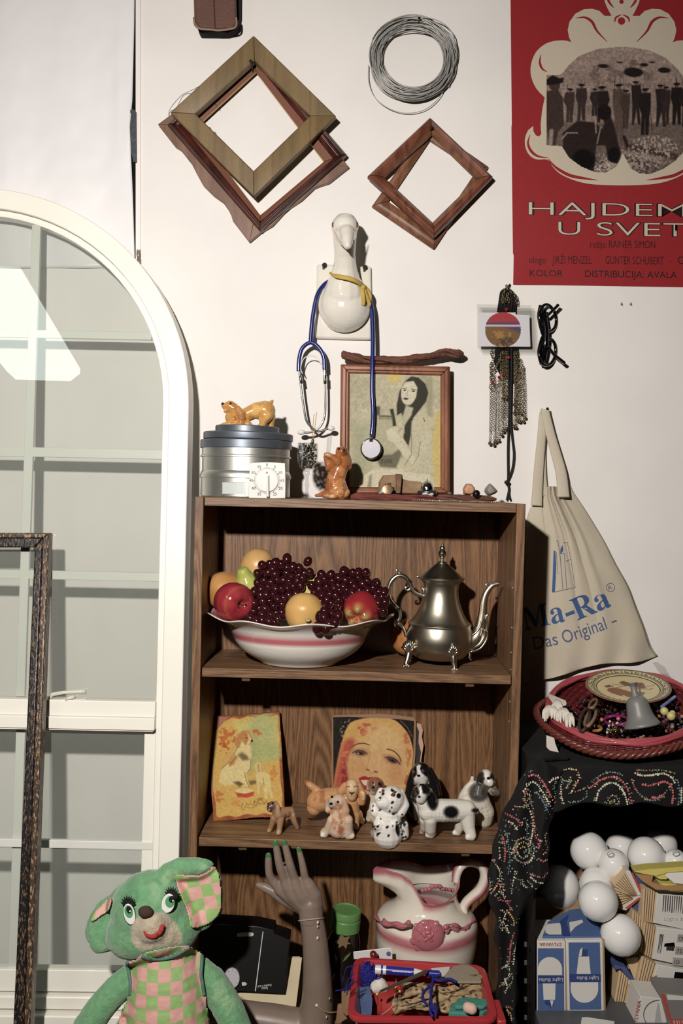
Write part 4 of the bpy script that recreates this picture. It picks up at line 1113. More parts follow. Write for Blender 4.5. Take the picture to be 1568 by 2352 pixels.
# ================================================================ ceramic dogs
EYE = mat('black_gloss', (14,12,12), rough=.08, coat=1)
def dog(name, label, y, fn, k, build, ops, vox=.0013, sm=4, eyes=(), nose=None, base=None, rough=.1, kind_='figurine', group=None, parts=()):
    g = Fig(y, fn, k); build(g); me = g.mesh(vox, sm)
    V = coords(me); X, Y = proj_np(V); set_col(me, raster(ops, X, Y))
    lo = V[V[:, 2].argmin()]
    t = thing(name, label, kind_, (V[:, 0].mean(), V[:, 1].mean(), V[:, 2].min()), group)
    link('body', me, ceramic('painted_glaze') if rough < .2 else ceramic('painted_matt', rough=rough, coat=.15), t)
    tree = None
    def surf(x, yp):      # frontmost surface under a figure point
        px, py = fn(x, yp); d = (X-px)**2+(Y-py)**2; m_ = d < (5*max(k, .25)/.3)**2
        if not m_.any(): m_ = d <= d.min()*1.01
        return V[m_][:, 1].min()
    for e in eyes:
        x, yp, r = e[:3]; px, py = fn(x, yp); yy = surf(x, yp); s_ = pm(yy)*k
        MB().ell(P(px, py, yy+.0006),(r*s_, r*s_*.45, r*s_*1.1), nu=12, nv=8).build('eye', e[3] if len(e) > 3 else EYE, t, smooth=True)
    if nose:
        x, yp, rx, ry = nose[:4]; px, py = fn(x, yp); yy = surf(x, yp); s_ = pm(yy)*k
        MB().ell(P(px, py, yy+.0008),(rx*s_, min(rx, ry)*s_*.8, ry*s_), nu=12, nv=8).build('nose', nose[4] if len(nose) > 4 else EYE, t, smooth=True)
    return t, g, surf
# tan spaniel on the tins
def b1(g):
    g.chain((575,150,0,82),(500,146,0,62),(430,180,5,56),(370,196,10,52)).chain((360,185,12,48),(325,130,20,46),(300,112,22,44)).chain((300,110,22,40),(262,112,26,27),(244,102,27,15))
    g.chain((278,130,26,24),(262,152,28,14)).chain((360,130,58,24),(385,170,62,34),(392,205,58,26)).chain((350,140,-20,22),(370,190,-20,26))
    g.chain((330,215,35,40),(295,250,42,26),(215,275,46,18)).chain((390,240,30,42),(345,268,55,25),(325,276,58,20)).chain((440,255,35,30),(450,272,40,24))
    g.chain((578,185,35,58),(560,235,45,32),(552,268,50,25),(538,274,56,20)).chain((610,190,-20,48),(620,250,-20,26),(622,280,-18,20)).chain((605,110,0,22),(622,85,0,17),(630,72,0,13)).chain((300,200,10,40),(310,240,10,35))
dog('dog_figurine', 'golden tan ceramic dog in play bow on top of the stacked tins', ty, C4,.2934, b1,
    [('bg', (204,148,66)),('b', 600,945,70,40,(226,176,92),14,.45,4),('b', 560,965,60,30,(176,112,48),10,.5,6),('e', *C4(385,185),10,16,-10,(190,128,72),8),('e', *C4(330,110),12,9,0,(190,124,56),6),
     ('e', *C4(225,278),10,5,0,(226,172,96),4),('e', *C4(262,140),5,2.2,-15,(226,170,140),2)], eyes=[(304,90,9)], nose=(243,92,12,9))
def b2(g):
    g.chain((1180,470,30,44),(1155,455,40,26),(1148,448,46,18)).chain((1160,490,40,26),(1140,470,44,16)).chain((1195,500,10,44),(1180,560,5,62),(1150,620,5,66),(1125,690,5,74),(1130,750,5,88),(1140,785,5,92))
    g.chain((1120,540,20,55),(1085,580,25,34),(1065,600,25,20)).chain((1140,545,50,40),(1100,510,62,24),(1065,492,64,20),(1050,490,62,18)).chain((1090,520,30,30),(1055,490,30,18),(1048,510,30,18),(1060,560,25,20))
    g.chain((1205,480,5,30),(1225,540,0,30),(1228,590,-5,24)).chain((1080,800,30,36),(1040,812,40,22)).chain((1150,790,60,50),(1110,815,80,26),(1090,818,84,20)).chain((1200,790,30,40),(1190,815,50,22)).chain((1060,790,0,30),(1010,805,0,18),(975,812,0,13))
dog('dog_figurine', 'chestnut-brown ceramic dog sitting up and begging beside the framed portrait', -.17, C4,.2934, b2,
    [('bg', (166,98,46)),('b', 775,1100,40,60,(196,130,70),12,.45,3),('b', 785,1130,40,30,(206,146,88),9,.45,5),('e', *C4(1060,494),9,5,0,(196,150,100),4),('e', *C4(1205,465),10,10,0,(120,66,34),8),('e', *C4(1090,818),10,5,0,(206,160,110),4)],
    eyes=[(1190,460,9)], nose=(1152,447,10,9))
# little things on the bookcase top
ROCK = mat('tan_stone', (150,118,84), rough=.85, bump=1., bscale=60, vary=.25, vscale=50)
def rock(name, label, poly, yf, yb, m, cat='stone', vox=.0016, taper=.75):
    mb = MB(); A = [P(x, y, (yf+yb)/2) for x, y in poly]; c = sum(A, Vector())/len(A)
    F_ = [c+(a-c)*taper+Vector((0, yf-(yf+yb)/2,0)) for a in A]; K2 = [c+(a-c)*taper+Vector((0, yb-(yf+yb)/2,0)) for a in A]
    n = len(A); mb.add(F_+A+K2,[tuple(range(n))]+[(i, (i+1) % n, n+(i+1) % n, n+i) for i in range(n)]+[(n+i, n+(i+1) % n, 2*n+(i+1) % n, 2*n+i) for i in range(n)]+[tuple(range(3*n-1,2*n-1,-1))])
    me = remesh(mb, vox, 2); return tag(link(name, me, m), label, cat)
rock('bark_piece', 'piece of pale brown bark propped at the foot of the framed portrait', L(C5,(300,392),(302,300),(335,245),(435,240),(440,232),(488,236),(490,275),(560,290),(630,295),(725,355),(725,395)),-.115,-.09, ROCK, 'bark', taper=.92)
rock('ridge_stone', 'narrow upright ridged stone before the pale bark piece', L(C5,(437,392),(440,300),(434,238),(488,238),(482,320),(475,392)),-.13,-.112, mat('dark_tan_stone', (124,94,68), rough=.9, bump=1, bscale=90, vary=.3, vscale=70), taper=.9)
rock('stone', 'small pale stone leaning against the pocket watch', L(C5,(300,392),(345,322),(390,330),(400,392)),-.142,-.122, mat('pale_stone', (196,184,156), rough=.8, bump=.6, bscale=80, vary=.15, vscale=60))
rock('stone', 'orange and white pebble at the right end of the bookcase top', L(C5,(965,395),(960,350),(985,308),(1030,310),(1060,345),(1060,385),(1020,402)),-.145,-.12, mat('orange_stone', (196,142,104), rough=.6, bump=.4, bscale=90, vary=.35, vscale=70), taper=.7)
rock('stone', 'grey pyramid-shaped stone at the right end of the bookcase top', L(C5,(1128,372),(1135,345),(1170,305),(1185,312),(1240,368),(1225,385),(1175,408),(1150,402)),-.15,-.12, mat('grey_stone', (142,134,120), rough=.6, bump=.6, bscale=90, vary=.35, vscale=60), taper=.55)
tag(MB().ell(P(*C5(1068,388),-.15),.0085).build('black_bead', EYE, None, smooth=True), 'round shiny black bead between the orange pebble and the grey stone', 'bead')
rock('stone', 'tiny grey pebble beside the lower right corner of the portrait frame', L(C5,(835,392),(850,375),(870,375),(882,392)),-.11,-.1, mat('grey_stone', (142,134,120)))
wt = thing('pocket_watch', 'tiny brass pocket watch with a white dial before the portrait', 'watch', P(*C5(374,392),-.15))
wm = face_frame(P(*C5(375,356),-.15),(1,0,0),(0,.15,1)); wk = pm(-.15)*.2934
BR2 = mat('watch_brass', (150,124,92), rough=.25, metal=.8)
MB().lathe([(30*wk, -.005),(42*wk, -.003),(43*wk, 0),(40*wk, .002),(35*wk, .0022)], wm, 36).build('case', BR2, wt, smooth=True, angle=40)
MB().lathe([(36*wk, .0015),(.0005,.0018)], wm, 36).build('dial', mat('watch_dial', (236,230,214), rough=.3), wt)
MB().tube([wm @ Vector((0,0,.0024)), wm @ Vector((4*wk, 22*wk, .0024))],.0004,5).tube([wm @ Vector((0,0,.0024)), wm @ Vector((10*wk, -4*wk, .0024))],.0004,5).build('hands', EYE, wt)
MB().tube([wm @ Vector((x*wk, (42+y)*wk, 0)) for x, y in ((-22,2),(-8,6),(10,6),(28,2))],.0016,8).build('crown', BR2, wt, smooth=True)
bl_ = thing('desk_bell', 'small silver bell on a dark base before the portrait', 'bell', P(*C5(684,396),-.14)); bm_ = Matrix.Translation(P(*C5(684,384),-.14)); bk_ = pm(-.14)*.2934
MB().lathe([(78*bk_, -.002),(76*bk_, .004),(60*bk_, .006)], bm_, 30).build('base', mat('dark_grey_metal', (70,70,72), rough=.4, metal=.6), bl_, smooth=True, angle=40)
MB().lathe([(54*bk_, .0075),(53*bk_, .012),(44*bk_, .019),(24*bk_, .0245),(4*bk_, .026)], bm_, 30).build('dome', CHR, bl_, smooth=True, angle=40)
MB().tube([bm_ @ Vector((0,0,.026)), bm_ @ Vector((0,0,.030))],.0012,8).build('button', CHR, bl_, smooth=True)
tag(MB().ell(P(*C5(690,392),-.157),(.0125,.004,.0055)).build('white_pebble', mat('pale_pebble', (206,204,204), rough=.3), None, smooth=True), 'smooth whitish pebble lying before the small silver bell', 'pebble')
sc_ = MB(); chain_links(sc_, [stand(x, 1150,-.235-.004*math.sin(x*.05),0)+Vector((0,0,.0022)) for x in range(945,1160,12)],.0026,.0009)
tag(sc_.build('silver_chain', mat('bright_silver', (236,232,224), rough=.15, metal=1), None, smooth=True), 'thin silver chain stretched along the front edge of the bookcase top', 'chain')

# ================================================================ fruit shelf
GLZ = ceramic('painted_glaze')
bo = hit(686,1527,1); bo = Vector((bo.x, -.175,0)); bo.z = base_z(bo.x, bo.y, 1); kb = pm(-.175); BM = lean(bo)
bowl = thing('fruit_bowl', 'large white ceramic bowl with a pink band and scalloped pink rim, heaped with fruit', 'bowl', bo)
prof = [(60,0),(86,0),(90,4),(93,8),(120,22),(136,34),(148.5,51),(149.6,53.5),(155,65),(156,67.5),(165,86),(178,98),(200,107),(212,111),(213,114),(208,114.5),(190,108),(172,96),(158,76),(140,45),(100,14),(20,8)]
n = 120; v = []; f = []; cl = []
for j, (r, h) in enumerate(prof):
    for k in range(n):
        a = 2*PI*k/n; wv = max(0,(r-165)/48) if h > 90 else 0
        rr = r*(1+.022*wv*math.cos(9*a)); hh = h+wv*(4.6*math.cos(9*a)+1.5*math.cos(2*a+.6))
        v.append(BM @ Vector((rr*kb*math.cos(a), rr*kb*math.sin(a)*(.70 if math.sin(a) > 0 else .86), hh*kb)))
        c_ = (240,234,222)
        if j in (8,9): c_ = (198,104,110)
        if j in (15,16,17): c_ = (204,120,126)
        cl.append(c_)
# finer rings for a crisp band
me = MB(); me.v = [tuple(p) for p in v]
me.f = [(j*n+k, j*n+(k+1) % n, (j+1)*n+(k+1) % n, (j+1)*n+k) for j in range(len(prof)-1) for k in range(n)]+[tuple(range(n-1,-1,-1)), tuple((len(prof)-1)*n+k for k in range(n))]
me = me.mesh('body'); set_col(me, cl); link('body', me, GLZ, bowl, smooth=True, subdiv=1)
def lathe_fruit(name, label, cat, px, py, r_px, y, prof, ax, cols, spin=0., stem=None, group='fruit in the bowl', m=None, extra=None, squash=1.):
    """prof: (radius, height) unit; ax: axis direction of the stem end"""
    kk = pm(y); c = P(px, py, y); M = Matrix.Translation(c) @ Vector(ax).normalized().to_track_quat('Z', 'Y').to_matrix().to_4x4() @ Matrix.Rotation(spin, 4, 'Z')
    pr = [(a.x, a.y) for a in catmull([(r, h, 0) for r, h in prof],5)]
    n = 48; mb = MB(); v = []
    for r, h in pr:
        for k in range(n):
            a = 2*PI*k/n; q_ = extra(r, h, a) if extra else (r, h)
            v.append(M @ Vector((q_[0]*math.cos(a), q_[0]*math.sin(a), q_[1]))*1.0 if False else M @ (Vector((q_[0]*math.cos(a), q_[0]*math.sin(a), q_[1]))*r_px*kk))
    f = [(i*n+k, i*n+(k+1) % n, (i+1)*n+(k+1) % n, (i+1)*n+k) for i in range(len(pr)-1) for k in range(n)]
    mb.add(v, f); me = mb.mesh('flesh'); R = random.Random(int(px))
    cc = []
    for i, (r, h) in enumerate(pr):
        for k in range(n): cc.append(cols(h, 2*PI*k/n, mnoise.noise(Vector((math.cos(2*PI*k/n)*1.5, math.sin(2*PI*k/n)*1.5, h*1.5+px)))))
    set_col(me, np.clip(np.array(cc),0,255))
    t = thing(name, label, cat, c-Vector((0,0, r_px*kk)), group); link('flesh', me, m or GLZ, t, smooth=True)
    if stem: MB().tube([M @ (Vector(q_)*r_px*kk) for q_ in stem[0]], stem[1],8).build('stem', mat('fruit_stem', (92,62,34), rough=.7), t, smooth=True)
    return t, M
APPLE = [(0,-.72),(.25,-.86),(.55,-.80),(.86,-.45),(1,.05),(.92,.52),(.62,.84),(.32,.86),(.12,.70),(0,.58)]
mix3 = lambda a, b, t: tuple(a[i]*(1-t)+b[i]*t for i in range(3))
lathe_fruit('apple', 'glossy red apple with its stem facing out, at the left rim of the fruit bowl', 'apple', 535,1382,46,-.235, APPLE, (.62,-.76,-.08),
            lambda h, a, n_: mix3(mix3((140,26,38),(164,50,58),.5+n_),(176,110,60), max(0,(.72-h)*0 if h < .55 else (1-abs(h-.62)/.12)*.5)), stem=([(0,0,.55),(.05,0,.8),(.12,.05,.98)],.0016))
def bumps(r, h, a):
    e = max(0,-h-.45)/.45; return (r*(1+.02*math.cos(5*a)), h-.16*e*(.5+.5*math.cos(5*a))*(r*1.6))
def red_bottom(h, a, n_):
    e = min(1, max(0,(-h-.50)/.30)); return mix3((150,32,40), mix3((214,170,80),(150,160,70), max(0, e-.6)*2), e*(.55+.35*math.cos(5*a)))
lathe_fruit('apple', 'red apple showing its knobbly yellow-green blossom end, at the right of the fruit bowl', 'apple', 829,1402,43,-.235,[(0,-.62),(.12,-.70),(.3,-.86),(.55,-.84),(.86,-.45),(1,.05),(.92,.52),(.62,.84),(.32,.86),(0,.6)],(.28,.86,.32), red_bottom, extra=bumps, spin=.5)
ROUND = [(0,-.97),(.3,-.94),(.7,-.70),(.97,-.15),(.97,.25),(.70,.72),(.3,.94),(0,.95)]
PEEL = mat('orange_peel', (255,255,255), rough=.3, coat=.3, attr=True, bump=.25, bscale=420)
org = lambda h, a, n_: mix3((208,158,76),(218,172,92),.5+n_)
t_, M_ = lathe_fruit('orange', 'plump orange with a small round sticker at the front of the fruit bowl', 'orange', 699,1407,46.5,-.24, ROUND, (.1,.3,1), org, m=PEEL)
sk = face_frame(P(*C7(806,668),-.2828),(1,.25,0),(0,.25,1))
MB().lathe([(.006,0),(.0058,.0005),(.0005,.0008)], sk @ Matrix.Scale(.68,4,(0,1,0)),20).build('sticker', mat('sticker_olive', (150,140,90), rough=.4), t_, smooth=True)
for i_ in range(5):
    MB().box(sk @ Vector((-.003+.0015*i_, .0004*((i_ % 2)*2-1),.001)),(.0009,.0003,.0018)).build('sticker_print', mat('sticker_print', (220,215,190)), t_)
lathe_fruit('orange', 'dull orange at the far left behind the red apple in the bowl', 'orange', 516,1357,45,-.15, ROUND, (.2,.1,1), lambda h, a, n_: mix3((190,132,62),(206,152,80),.5+n_), m=PEEL)
lathe_fruit('orange', 'large pale orange at the very top of the fruit heap', 'orange', 592,1300,41,-.13, ROUND, (-.8,-.1,.6), lambda h, a, n_: mix3((206,156,84),(216,172,104),.5+n_), m=PEEL)
PEAR = [(0,-.95),(.35,-.90),(.80,-.50),(.92,-.05),(.74,.42),(.50,.80),(.40,1.10),(.26,1.26),(0,1.28)]
lathe_fruit('pear', 'yellow-green pear behind the red apple at the left of the bowl', 'pear', 570,1345,36,-.18, PEAR, (-.25,-.3,.8), lambda h, a, n_: mix3((168,176,74),(212,198,92), min(1, max(0,.6-h*.4+n_*.5))))
lathe_fruit('pear', 'yellow pear peeping out between the two bunches of grapes', 'pear', 716,1358,36,-.17, PEAR, (.3,-.3,.6), lambda h, a, n_: mix3((206,190,90),(216,200,104),.5+n_))
lathe_fruit('orange', 'brownish orange lying on the shelf behind the silver coffee pot', 'orange', 938,1463,43,-.085, ROUND, (-.3,-.6,-.1), lambda h, a, n_: mix3((170,104,46),(186,122,60),.5+n_), group='oranges', m=PEEL)
# grapes
GRAPE = mat('grape_skin', (50,12,18), rough=.12, coat=.8, vary=.5, vscale=55)
GSTEM = mat('grape_stalk', (128,96,70), rough=.7)
def bunch(label, poly, seed, n_max, fixed, depth):
    R = random.Random(seed); xs = [p[0] for p in poly]; ys = [p[1] for p in poly]; pts = list(fixed)
    X = lambda a: inside(np.array([a[0]]), np.array([a[1]]), poly)[0]
    tries = 0
    while len(pts) < n_max and tries < 9000:
        tries += 1; p = (R.uniform(min(xs), max(xs)), R.uniform(min(ys), max(ys)))
        if X(p) and all((p[0]-a[0])**2+(p[1]-a[1])**2 > 41**2 for a in pts): pts.append(p)
    cx, cy = sum(xs)/len(xs), sum(ys)/len(ys)
    t = thing('grape_bunch', label, 'grapes', P(*C7(cx, cy), depth(cx, cy)), 'bunches of grapes')
    first = None; stem_at = P(*C7(cx, cy-60), depth(cx, cy-60)+.05); nodes = []
    for p in pts:
        y = depth(*p)+R.uniform(-.006,.008); c = P(*C7(*p), y)
        if first is None:
            first = MB().ell((0,0,0),(.0099,.0099,.0124), nu=18, nv=12).build('grape', GRAPE, None, smooth=True); o = first
        else:
            o = first.copy(); C.objects.link(o)
        o.parent = t; o.matrix_parent_inverse = parent_world(t).inverted()
        o.matrix_basis = Matrix.Translation(c) @ Matrix.Rotation(R.uniform(-.7,.7),4, 'Y') @ Matrix.Rotation(R.uniform(-.8,.8),4, 'X') @ Matrix.Scale(R.uniform(.88,1.06),4)
        nodes.append(c)
    # second layer behind, so the bunch has a body
    mb = MB()
    for c in nodes[::2]:
        mid = c.lerp(stem_at, .5)+Vector((0,.01,0)); mb.tube(catmull([stem_at, mid, c],4),.0009,5)
    mb.build('stalk', GSTEM, t, smooth=True)
    R2 = R
    for p in pts[::2]:
        o = first.copy(); C.objects.link(o); o.parent = t; o.matrix_parent_inverse = parent_world(t).inverted()
        q_ = (p[0]*.9+cx*.1+R.uniform(-18,18), p[1]*.9+cy*.1+R.uniform(-18,18)); o.matrix_basis = Matrix.Translation(P(*C7(*q_), depth(*q_)+.02)) @ Matrix.Rotation(R.uniform(-.7,.7),4, 'Y')
    return t
dl = lambda x, y: -.20-.055*max(0,(y-330)/360)
bunch('bunch of dark grapes heaped at the left of the fruit bowl', [(440,262),(560,240),(640,262),(760,262),(800,330),(780,420),(700,520),(660,600),(610,640),(590,700),(540,705),(330,690),(320,655),(400,590),(370,480),(430,430),(400,330)],4,66,
      [(650,208),(806,228),(822,312),(430,325),(468,258),(772,362)], dl)
dr = lambda x, y: -.19-.07*max(0,(y-320)/330)-(.045 if y > 600 and x < 1060 else 0)
bunch('bunch of dark grapes spilling over the rim at the right of the fruit bowl', [(890,320),(960,320),(1060,320),(1180,310),(1270,360),(1340,400),(1380,460),(1390,560),(1370,640),(1300,500),(1150,470),(1070,520),(1050,600),(1040,690),(960,700),(930,600),(880,500),(820,420),(850,390)],8,66,
      [(908,332),(976,332),(1076,305),(1142,318),(1238,315),(836,412),(1326,400),(876,724),(940,732),(898,640),(930,652),(1255,380),(1010,690),(990,625)], dr)

# ---- coffee pot
tpy = -.15; kt = pm(tpy)*.2424
SIL = mat('tarnished_silver', (190,180,160), rough=.36, metal=1., bump=.05, bscale=60, vary=.12, vscale=18)
SILB = mat('bright_silver_plate', (222,216,200), rough=.25, metal=1.)
tx = P(*C8(604,1240), tpy); tb_ = Vector((tx.x, tpy, base_z(tx.x, tpy, 1))); zt = lambda yc: (P(*C8(620, yc), tpy).z-tb_.z)
TPM = Matrix.Translation(tb_) @ Matrix.Rotation(.033,4, 'Y')
pot = thing('coffee_pot', 'tall tarnished silver coffee pot with scrolled handle and shell feet', 'coffee pot', tb_)
def lp(rows): return [(r*kt, zt(y)) for r, y in rows]
body = [(150,1205),(215,1195),(255,1165),(292,1110),(310,1040),(312,985),(302,925),(292,890),(300,880),(298,872),(280,860),(255,830),(225,780),(200,720),(180,660),(168,600),(165,550),(172,500),(190,470),(214,455),(217,446)]
MB().lathe([(a.x, a.y) for a in catmull([(r, z, 0) for r, z in lp(body)],4)], TPM, 64).build('body', SIL, pot, smooth=True, angle=50)
MB().lathe(lp([(218,447),(219,436),(200,428),(150,385),(105,345),(70,318),(52,306),(46,300),(22,292),(20,284)]), TPM, 64).build('lid', SIL, pot, smooth=True, angle=35)
MB().lathe(lp([(46,302),(50,296),(40,290),(18,284),(14,262),(22,254),(34,236),(40,212),(34,196),(24,182),(28,166),(24,152),(12,140),(9,126),(3,114)]), TPM, 14).build('finial', SILB, pot, smooth=True, angle=25)
px_ = Fig(tpy, C8,.2424)
MB().tube(catmull([px_.pt(x, y, 0) for x, y in ((420,440),(405,425),(402,440))],3),.0022,8).build('hinge', SILB, pot, smooth=True)
sp = catmull([px_.pt(x, y, d) for x, y, d in ((885,1060,10),(960,1010,14),(1000,900,14),(1022,780,14),(1035,660,14),(1062,580,14),(1110,520,14),(1165,498,14),(1182,503,14))],6)
rs = [r*kt for r in np.interp(range(len(sp)), np.linspace(0, len(sp)-1,9),[95,72,48,40,34,30,26,20,16])]
MB().tube(sp, rs, 16, flat=.85, up=(0,1,0)).build('spout', SIL, pot, smooth=True)
for q_ in ([(905,1145),(1000,1110),(1062,1020),(1065,940)],[(905,1115),(985,1075),(1036,1000),(1045,930)],[(908,1085),(965,1040),(1005,985),(1022,920)],[(912,990),(960,960),(1000,900),(1015,850)],[(1060,960),(1066,880),(1056,820),(1072,790),(1080,800)]):
    MB().tube(catmull([px_.pt(x, y, 62-.25*(x-905)*.3) for x, y in q_],5),[.0026]*16,8).build('spout_leaf', SILB, pot, smooth=True)
MB().tube(catmull([px_.pt(x, y, 20) for x, y in ((1048,512),(1062,500),(1090,498),(1140,486),(1165,494))],4),.0022,8).build('spout_lip', SILB, pot, smooth=True)
hs = [(470,620),(440,606),(395,592),(358,560),(340,510),(322,470),(285,432),(235,420),(190,440),(150,490),(130,560),(138,630),(170,685),(210,725),(235,760),(238,820),(215,865),(250,890),(282,940),(295,1000)]
h3 = catmull([px_.pt(x, y, 0) for x, y in hs],4)
MB().tube(h3,[kt*v_ for v_ in np.interp(range(len(h3)), np.linspace(0, len(h3)-1,10),[24,22,20,22,24,24,22,20,18,14])],12).build('handle', SILB, pot, smooth=True)
for q_, r_ in (([(470,650),(462,560),(450,540)],16),([(340,545),(310,560),(292,548),(295,530),(310,528)],13),([(225,430),(205,400),(208,365),(212,358)],14),([(225,425),(235,395),(258,400)],12),([(235,840),(190,860),(188,890),(200,905)],13)):
    c_ = catmull([px_.pt(x, y, 2) for x, y in q_],4); MB().tube(c_, [kt*r_*(1-.5*i/len(c_)) for i in range(len(c_))],8).build('handle_scroll', SILB, pot, smooth=True)
for x, y, a in ((333,470,.7),(228,735,-.25)):
    M = Matrix.Translation(px_.pt(x, y, 0)) @ Matrix.Rotation(a, 4, 'Y'); MB().lathe([(24*kt, -9*kt),(27*kt, 0),(24*kt, 9*kt)], M, 16).build('insulator', EYE, pot, smooth=True)
def foot(x_top, y_top, x_bot, y_bot, d_top, d_bot, sg):
    t = MB()
    leg = catmull([px_.pt(x_top, y_top+35, d_top-10), px_.pt(x_top+2*sg, y_top+80, d_top+4), px_.pt((x_top+x_bot)/2,(y_top+y_bot)/2+25,(d_top+d_bot)/2+6), px_.pt(x_bot, y_bot-35, d_bot), px_.pt(x_bot, y_bot-12, d_bot+8)],5)
    t.tube(leg, [kt*v_ for v_ in np.interp(range(len(leg)),[0,6,12,17,20],[40,32,24,22,26])],10)
    o = t.build('foot', SILB, pot, smooth=True)
    fl = MB()
    for i in range(7):
        a = math.radians(-66+22*i); p0 = px_.pt(x_top, y_top+60, d_top+22)
        p1 = px_.pt(x_top+66*math.sin(a), y_top+40-96*math.cos(a), d_top+34-26*abs(math.sin(a))); fl.tube([p0, p0.lerp(p1,.5)+Vector((0,-.003,0)), p1],[.0018,.0034,.0040],8)
    fl.build('shell', SILB, o, smooth=True)
    for i in (-1,0,1): MB().ell(px_.pt(x_bot+24*i, y_bot-10+4*abs(i), d_bot+16),(.0030,.0042,.0030)).build('toe', SILB, o, smooth=True)
foot(745,1120,758,1318,258,275,1)
foot(325,1090,300,1285,165,200,-1)
MB().tube(catmull([px_.pt(x, y, -180) for x, y in ((890,1120),(900,1170),(895,1200),(912,1228))],5),.0042,8).build('foot', SILB, pot, smooth=True)
# ================================================================ figurine shelf
def sy(fn, x, y, k=2):
    return hit(*fn(x, y), k).y
class DFig(Fig):
    pass
def foot_d(g, x, y, k=2):
    """how far towards the viewer a foot resting on the shelf at this picture point stands"""
    return (g.y-hit(*g.fn(x, y), k).y)/(g.s*g.k)
def leg(g, x0, y0, d0, r0, x1, y1, r1, k=2, toe=None):
    d = foot_d(g, x1, y1, k); g.chain((x0, y0, d0, r0),((x0+x1)/2,(y0+y1)/2,(d0+d)/2,(r0+r1)/2*.9),(x1, y1-r1, d, r1))
    if toe: g.chain((x1, y1-r1*.8, d, r1*.9),(x1+toe[0], y1-toe[2], d+toe[1], toe[2]))
# --- plaque with a painted dog
pq = L(B1,(165,200),(862,162),(915,1235),(178,1280))
edge = L(B1,(165,200),(300,205),(380,195),(480,200),(540,178),(650,185),(700,172),(862,160),(866,300),(876,400),(884,560),(890,700),(905,900),(912,1100),(917,1235),(760,1240),(560,1250),(340,1278),(178,1282),(172,1150),(156,1000),(150,800),(146,640),(158,500),(162,380))
inn_ = cm2(L(B1,(172,255),(250,235),(300,248),(380,215),(450,232),(540,200),(620,222),(680,198),(760,215),(838,190),(840,300),(862,420),(850,560),(862,700),(868,860),(888,1000),(885,1120),(900,1195),(780,1215),(700,1200),(620,1222),(520,1208),(420,1238),(330,1225),(215,1238),(205,1100),(175,960),(172,800),(160,700),(176,560),(165,420)),3, True)
CR, OR, GN, WT = (218,196,126),(206,140,72),(196,196,128),(226,216,182)
po2 = [('bg', (170,106,66)),('n', .1,9,2),('p', inn_, (214,186,116),2),
       ('p', L(B1,(400,260),(836,220),(850,600),(600,700),(430,600)),(212,206,150),20),('e', *B1(690,320),30,40,0,(186,196,156),26),('e', *B1(560,560),26,40,0,(176,190,150),22),('e', *B1(740,560),30,22,0,(180,192,150),22),
       ('b', 522,1690,36,36,(202,128,66),7,.34,5),('b', 515,1712,22,30,(190,108,58),5,.4,7),('b', 590,1682,18,12,(206,130,64),6,.32,9),('b', 630,1780,20,36,(212,156,76),6,.35,12),('b', 500,1830,26,24,(206,140,70),6,.35,15),('b', 545,1845,26,16,(214,160,78),6,.4,16),('b', 600,1840,30,14,(188,150,84),6,.4,19),
       ('p', L(B1,(240,880),(250,780),(300,700),(380,600),(430,500),(480,460),(560,500),(570,640),(560,740),(520,800),(540,920),(480,930),(400,900),(300,920)), WT, 5),
       ('p', L(B1,(330,690),(400,600),(430,620),(390,690),(350,720)),(192,140,92),6),('p', L(B1,(430,600),(470,570),(530,610),(545,650),(480,660)),(142,128,102),6),
       ('p', L(B1,(395,470),(430,390),(480,350),(540,350),(575,420),(585,450),(560,490),(500,495),(470,440),(450,520),(420,530)),(198,150,104),4),('p', L(B1,(525,365),(560,420),(580,455),(545,490),(520,490),(545,430)), WT, 3),('e', *B1(574,455),2.6,3,0,(70,56,44),1),('e', *B1(520,425),2,1.6,0,(90,66,46),1),
       ('l', L(B1,(262,740),(320,690),(390,590),(430,520)),1.4,(140,116,80),1.5),('l', L(B1,(500,780),(515,860),(545,930)),1.4,(150,130,92),1.5),('l', L(B1,(565,640),(560,740),(525,790)),1.4,(140,124,90),1.5),('p', L(B1,(380,880),(440,870),(490,900),(450,930)),(120,110,76),5),('p', L(B1,(540,870),(620,860),(640,890),(560,910)),(130,118,80),5),
       ('p', L(B1,(610,800),(640,770),(720,780),(760,820),(770,920),(790,1040),(765,1040),(745,930),(735,1050),(705,1045),(690,920),(660,880),(655,1000),(635,1000)),(222,212,170),3),('p', L(B1,(600,690),(640,670),(670,690),(660,780),(620,780),(605,740)),(216,204,160),3),('l', L(B1,(640,700),(645,770)),2,(170,140,96),2),('l', L(B1,(690,840),(700,920)),1.5,(160,146,104),2),
       ('e', *B1(505,975),22,7,3,(226,214,184),2),('p', L(B1,(410,985),(500,1000),(600,975),(590,1020),(520,1040),(430,1035)),(200,88,62),2),('b', 545,1836,26,10,(216,166,84),4,.45,23),
       ('l', cm2(L(B1,(480,1085),(470,1150),(490,1165),(520,1100),(540,1120),(560,1100),(590,1120),(600,1070),(610,1130),(640,1090),(660,1110),(690,1080),(715,1110)),3),.9,(120,112,66),.8),('l', cm2(L(B1,(520,1140),(600,1140),(650,1060),(690,1050)),3),.8,(130,122,74),.8),('n', .05,3,31),('c', 190,1.2,192),('m', (1,.94,.74))]
yb = hit(*B1(178,1282),2).y; yq2 = lambda q: -.06+(yb+.06)*(q-1640)/(1886-1640)
pl = thing('dog_plaque', 'pale yellow wooden plaque painted with a sitting dog, leaning on its shelf', 'picture', hit(*B1(540,1255),2))
MB().slab(edge, lambda q: yq2(q)+.001, lambda q: yq2(q)+.010).build('board', mat('plaque_edge', (150,88,54), rough=.6), pl, bevel=.0012)
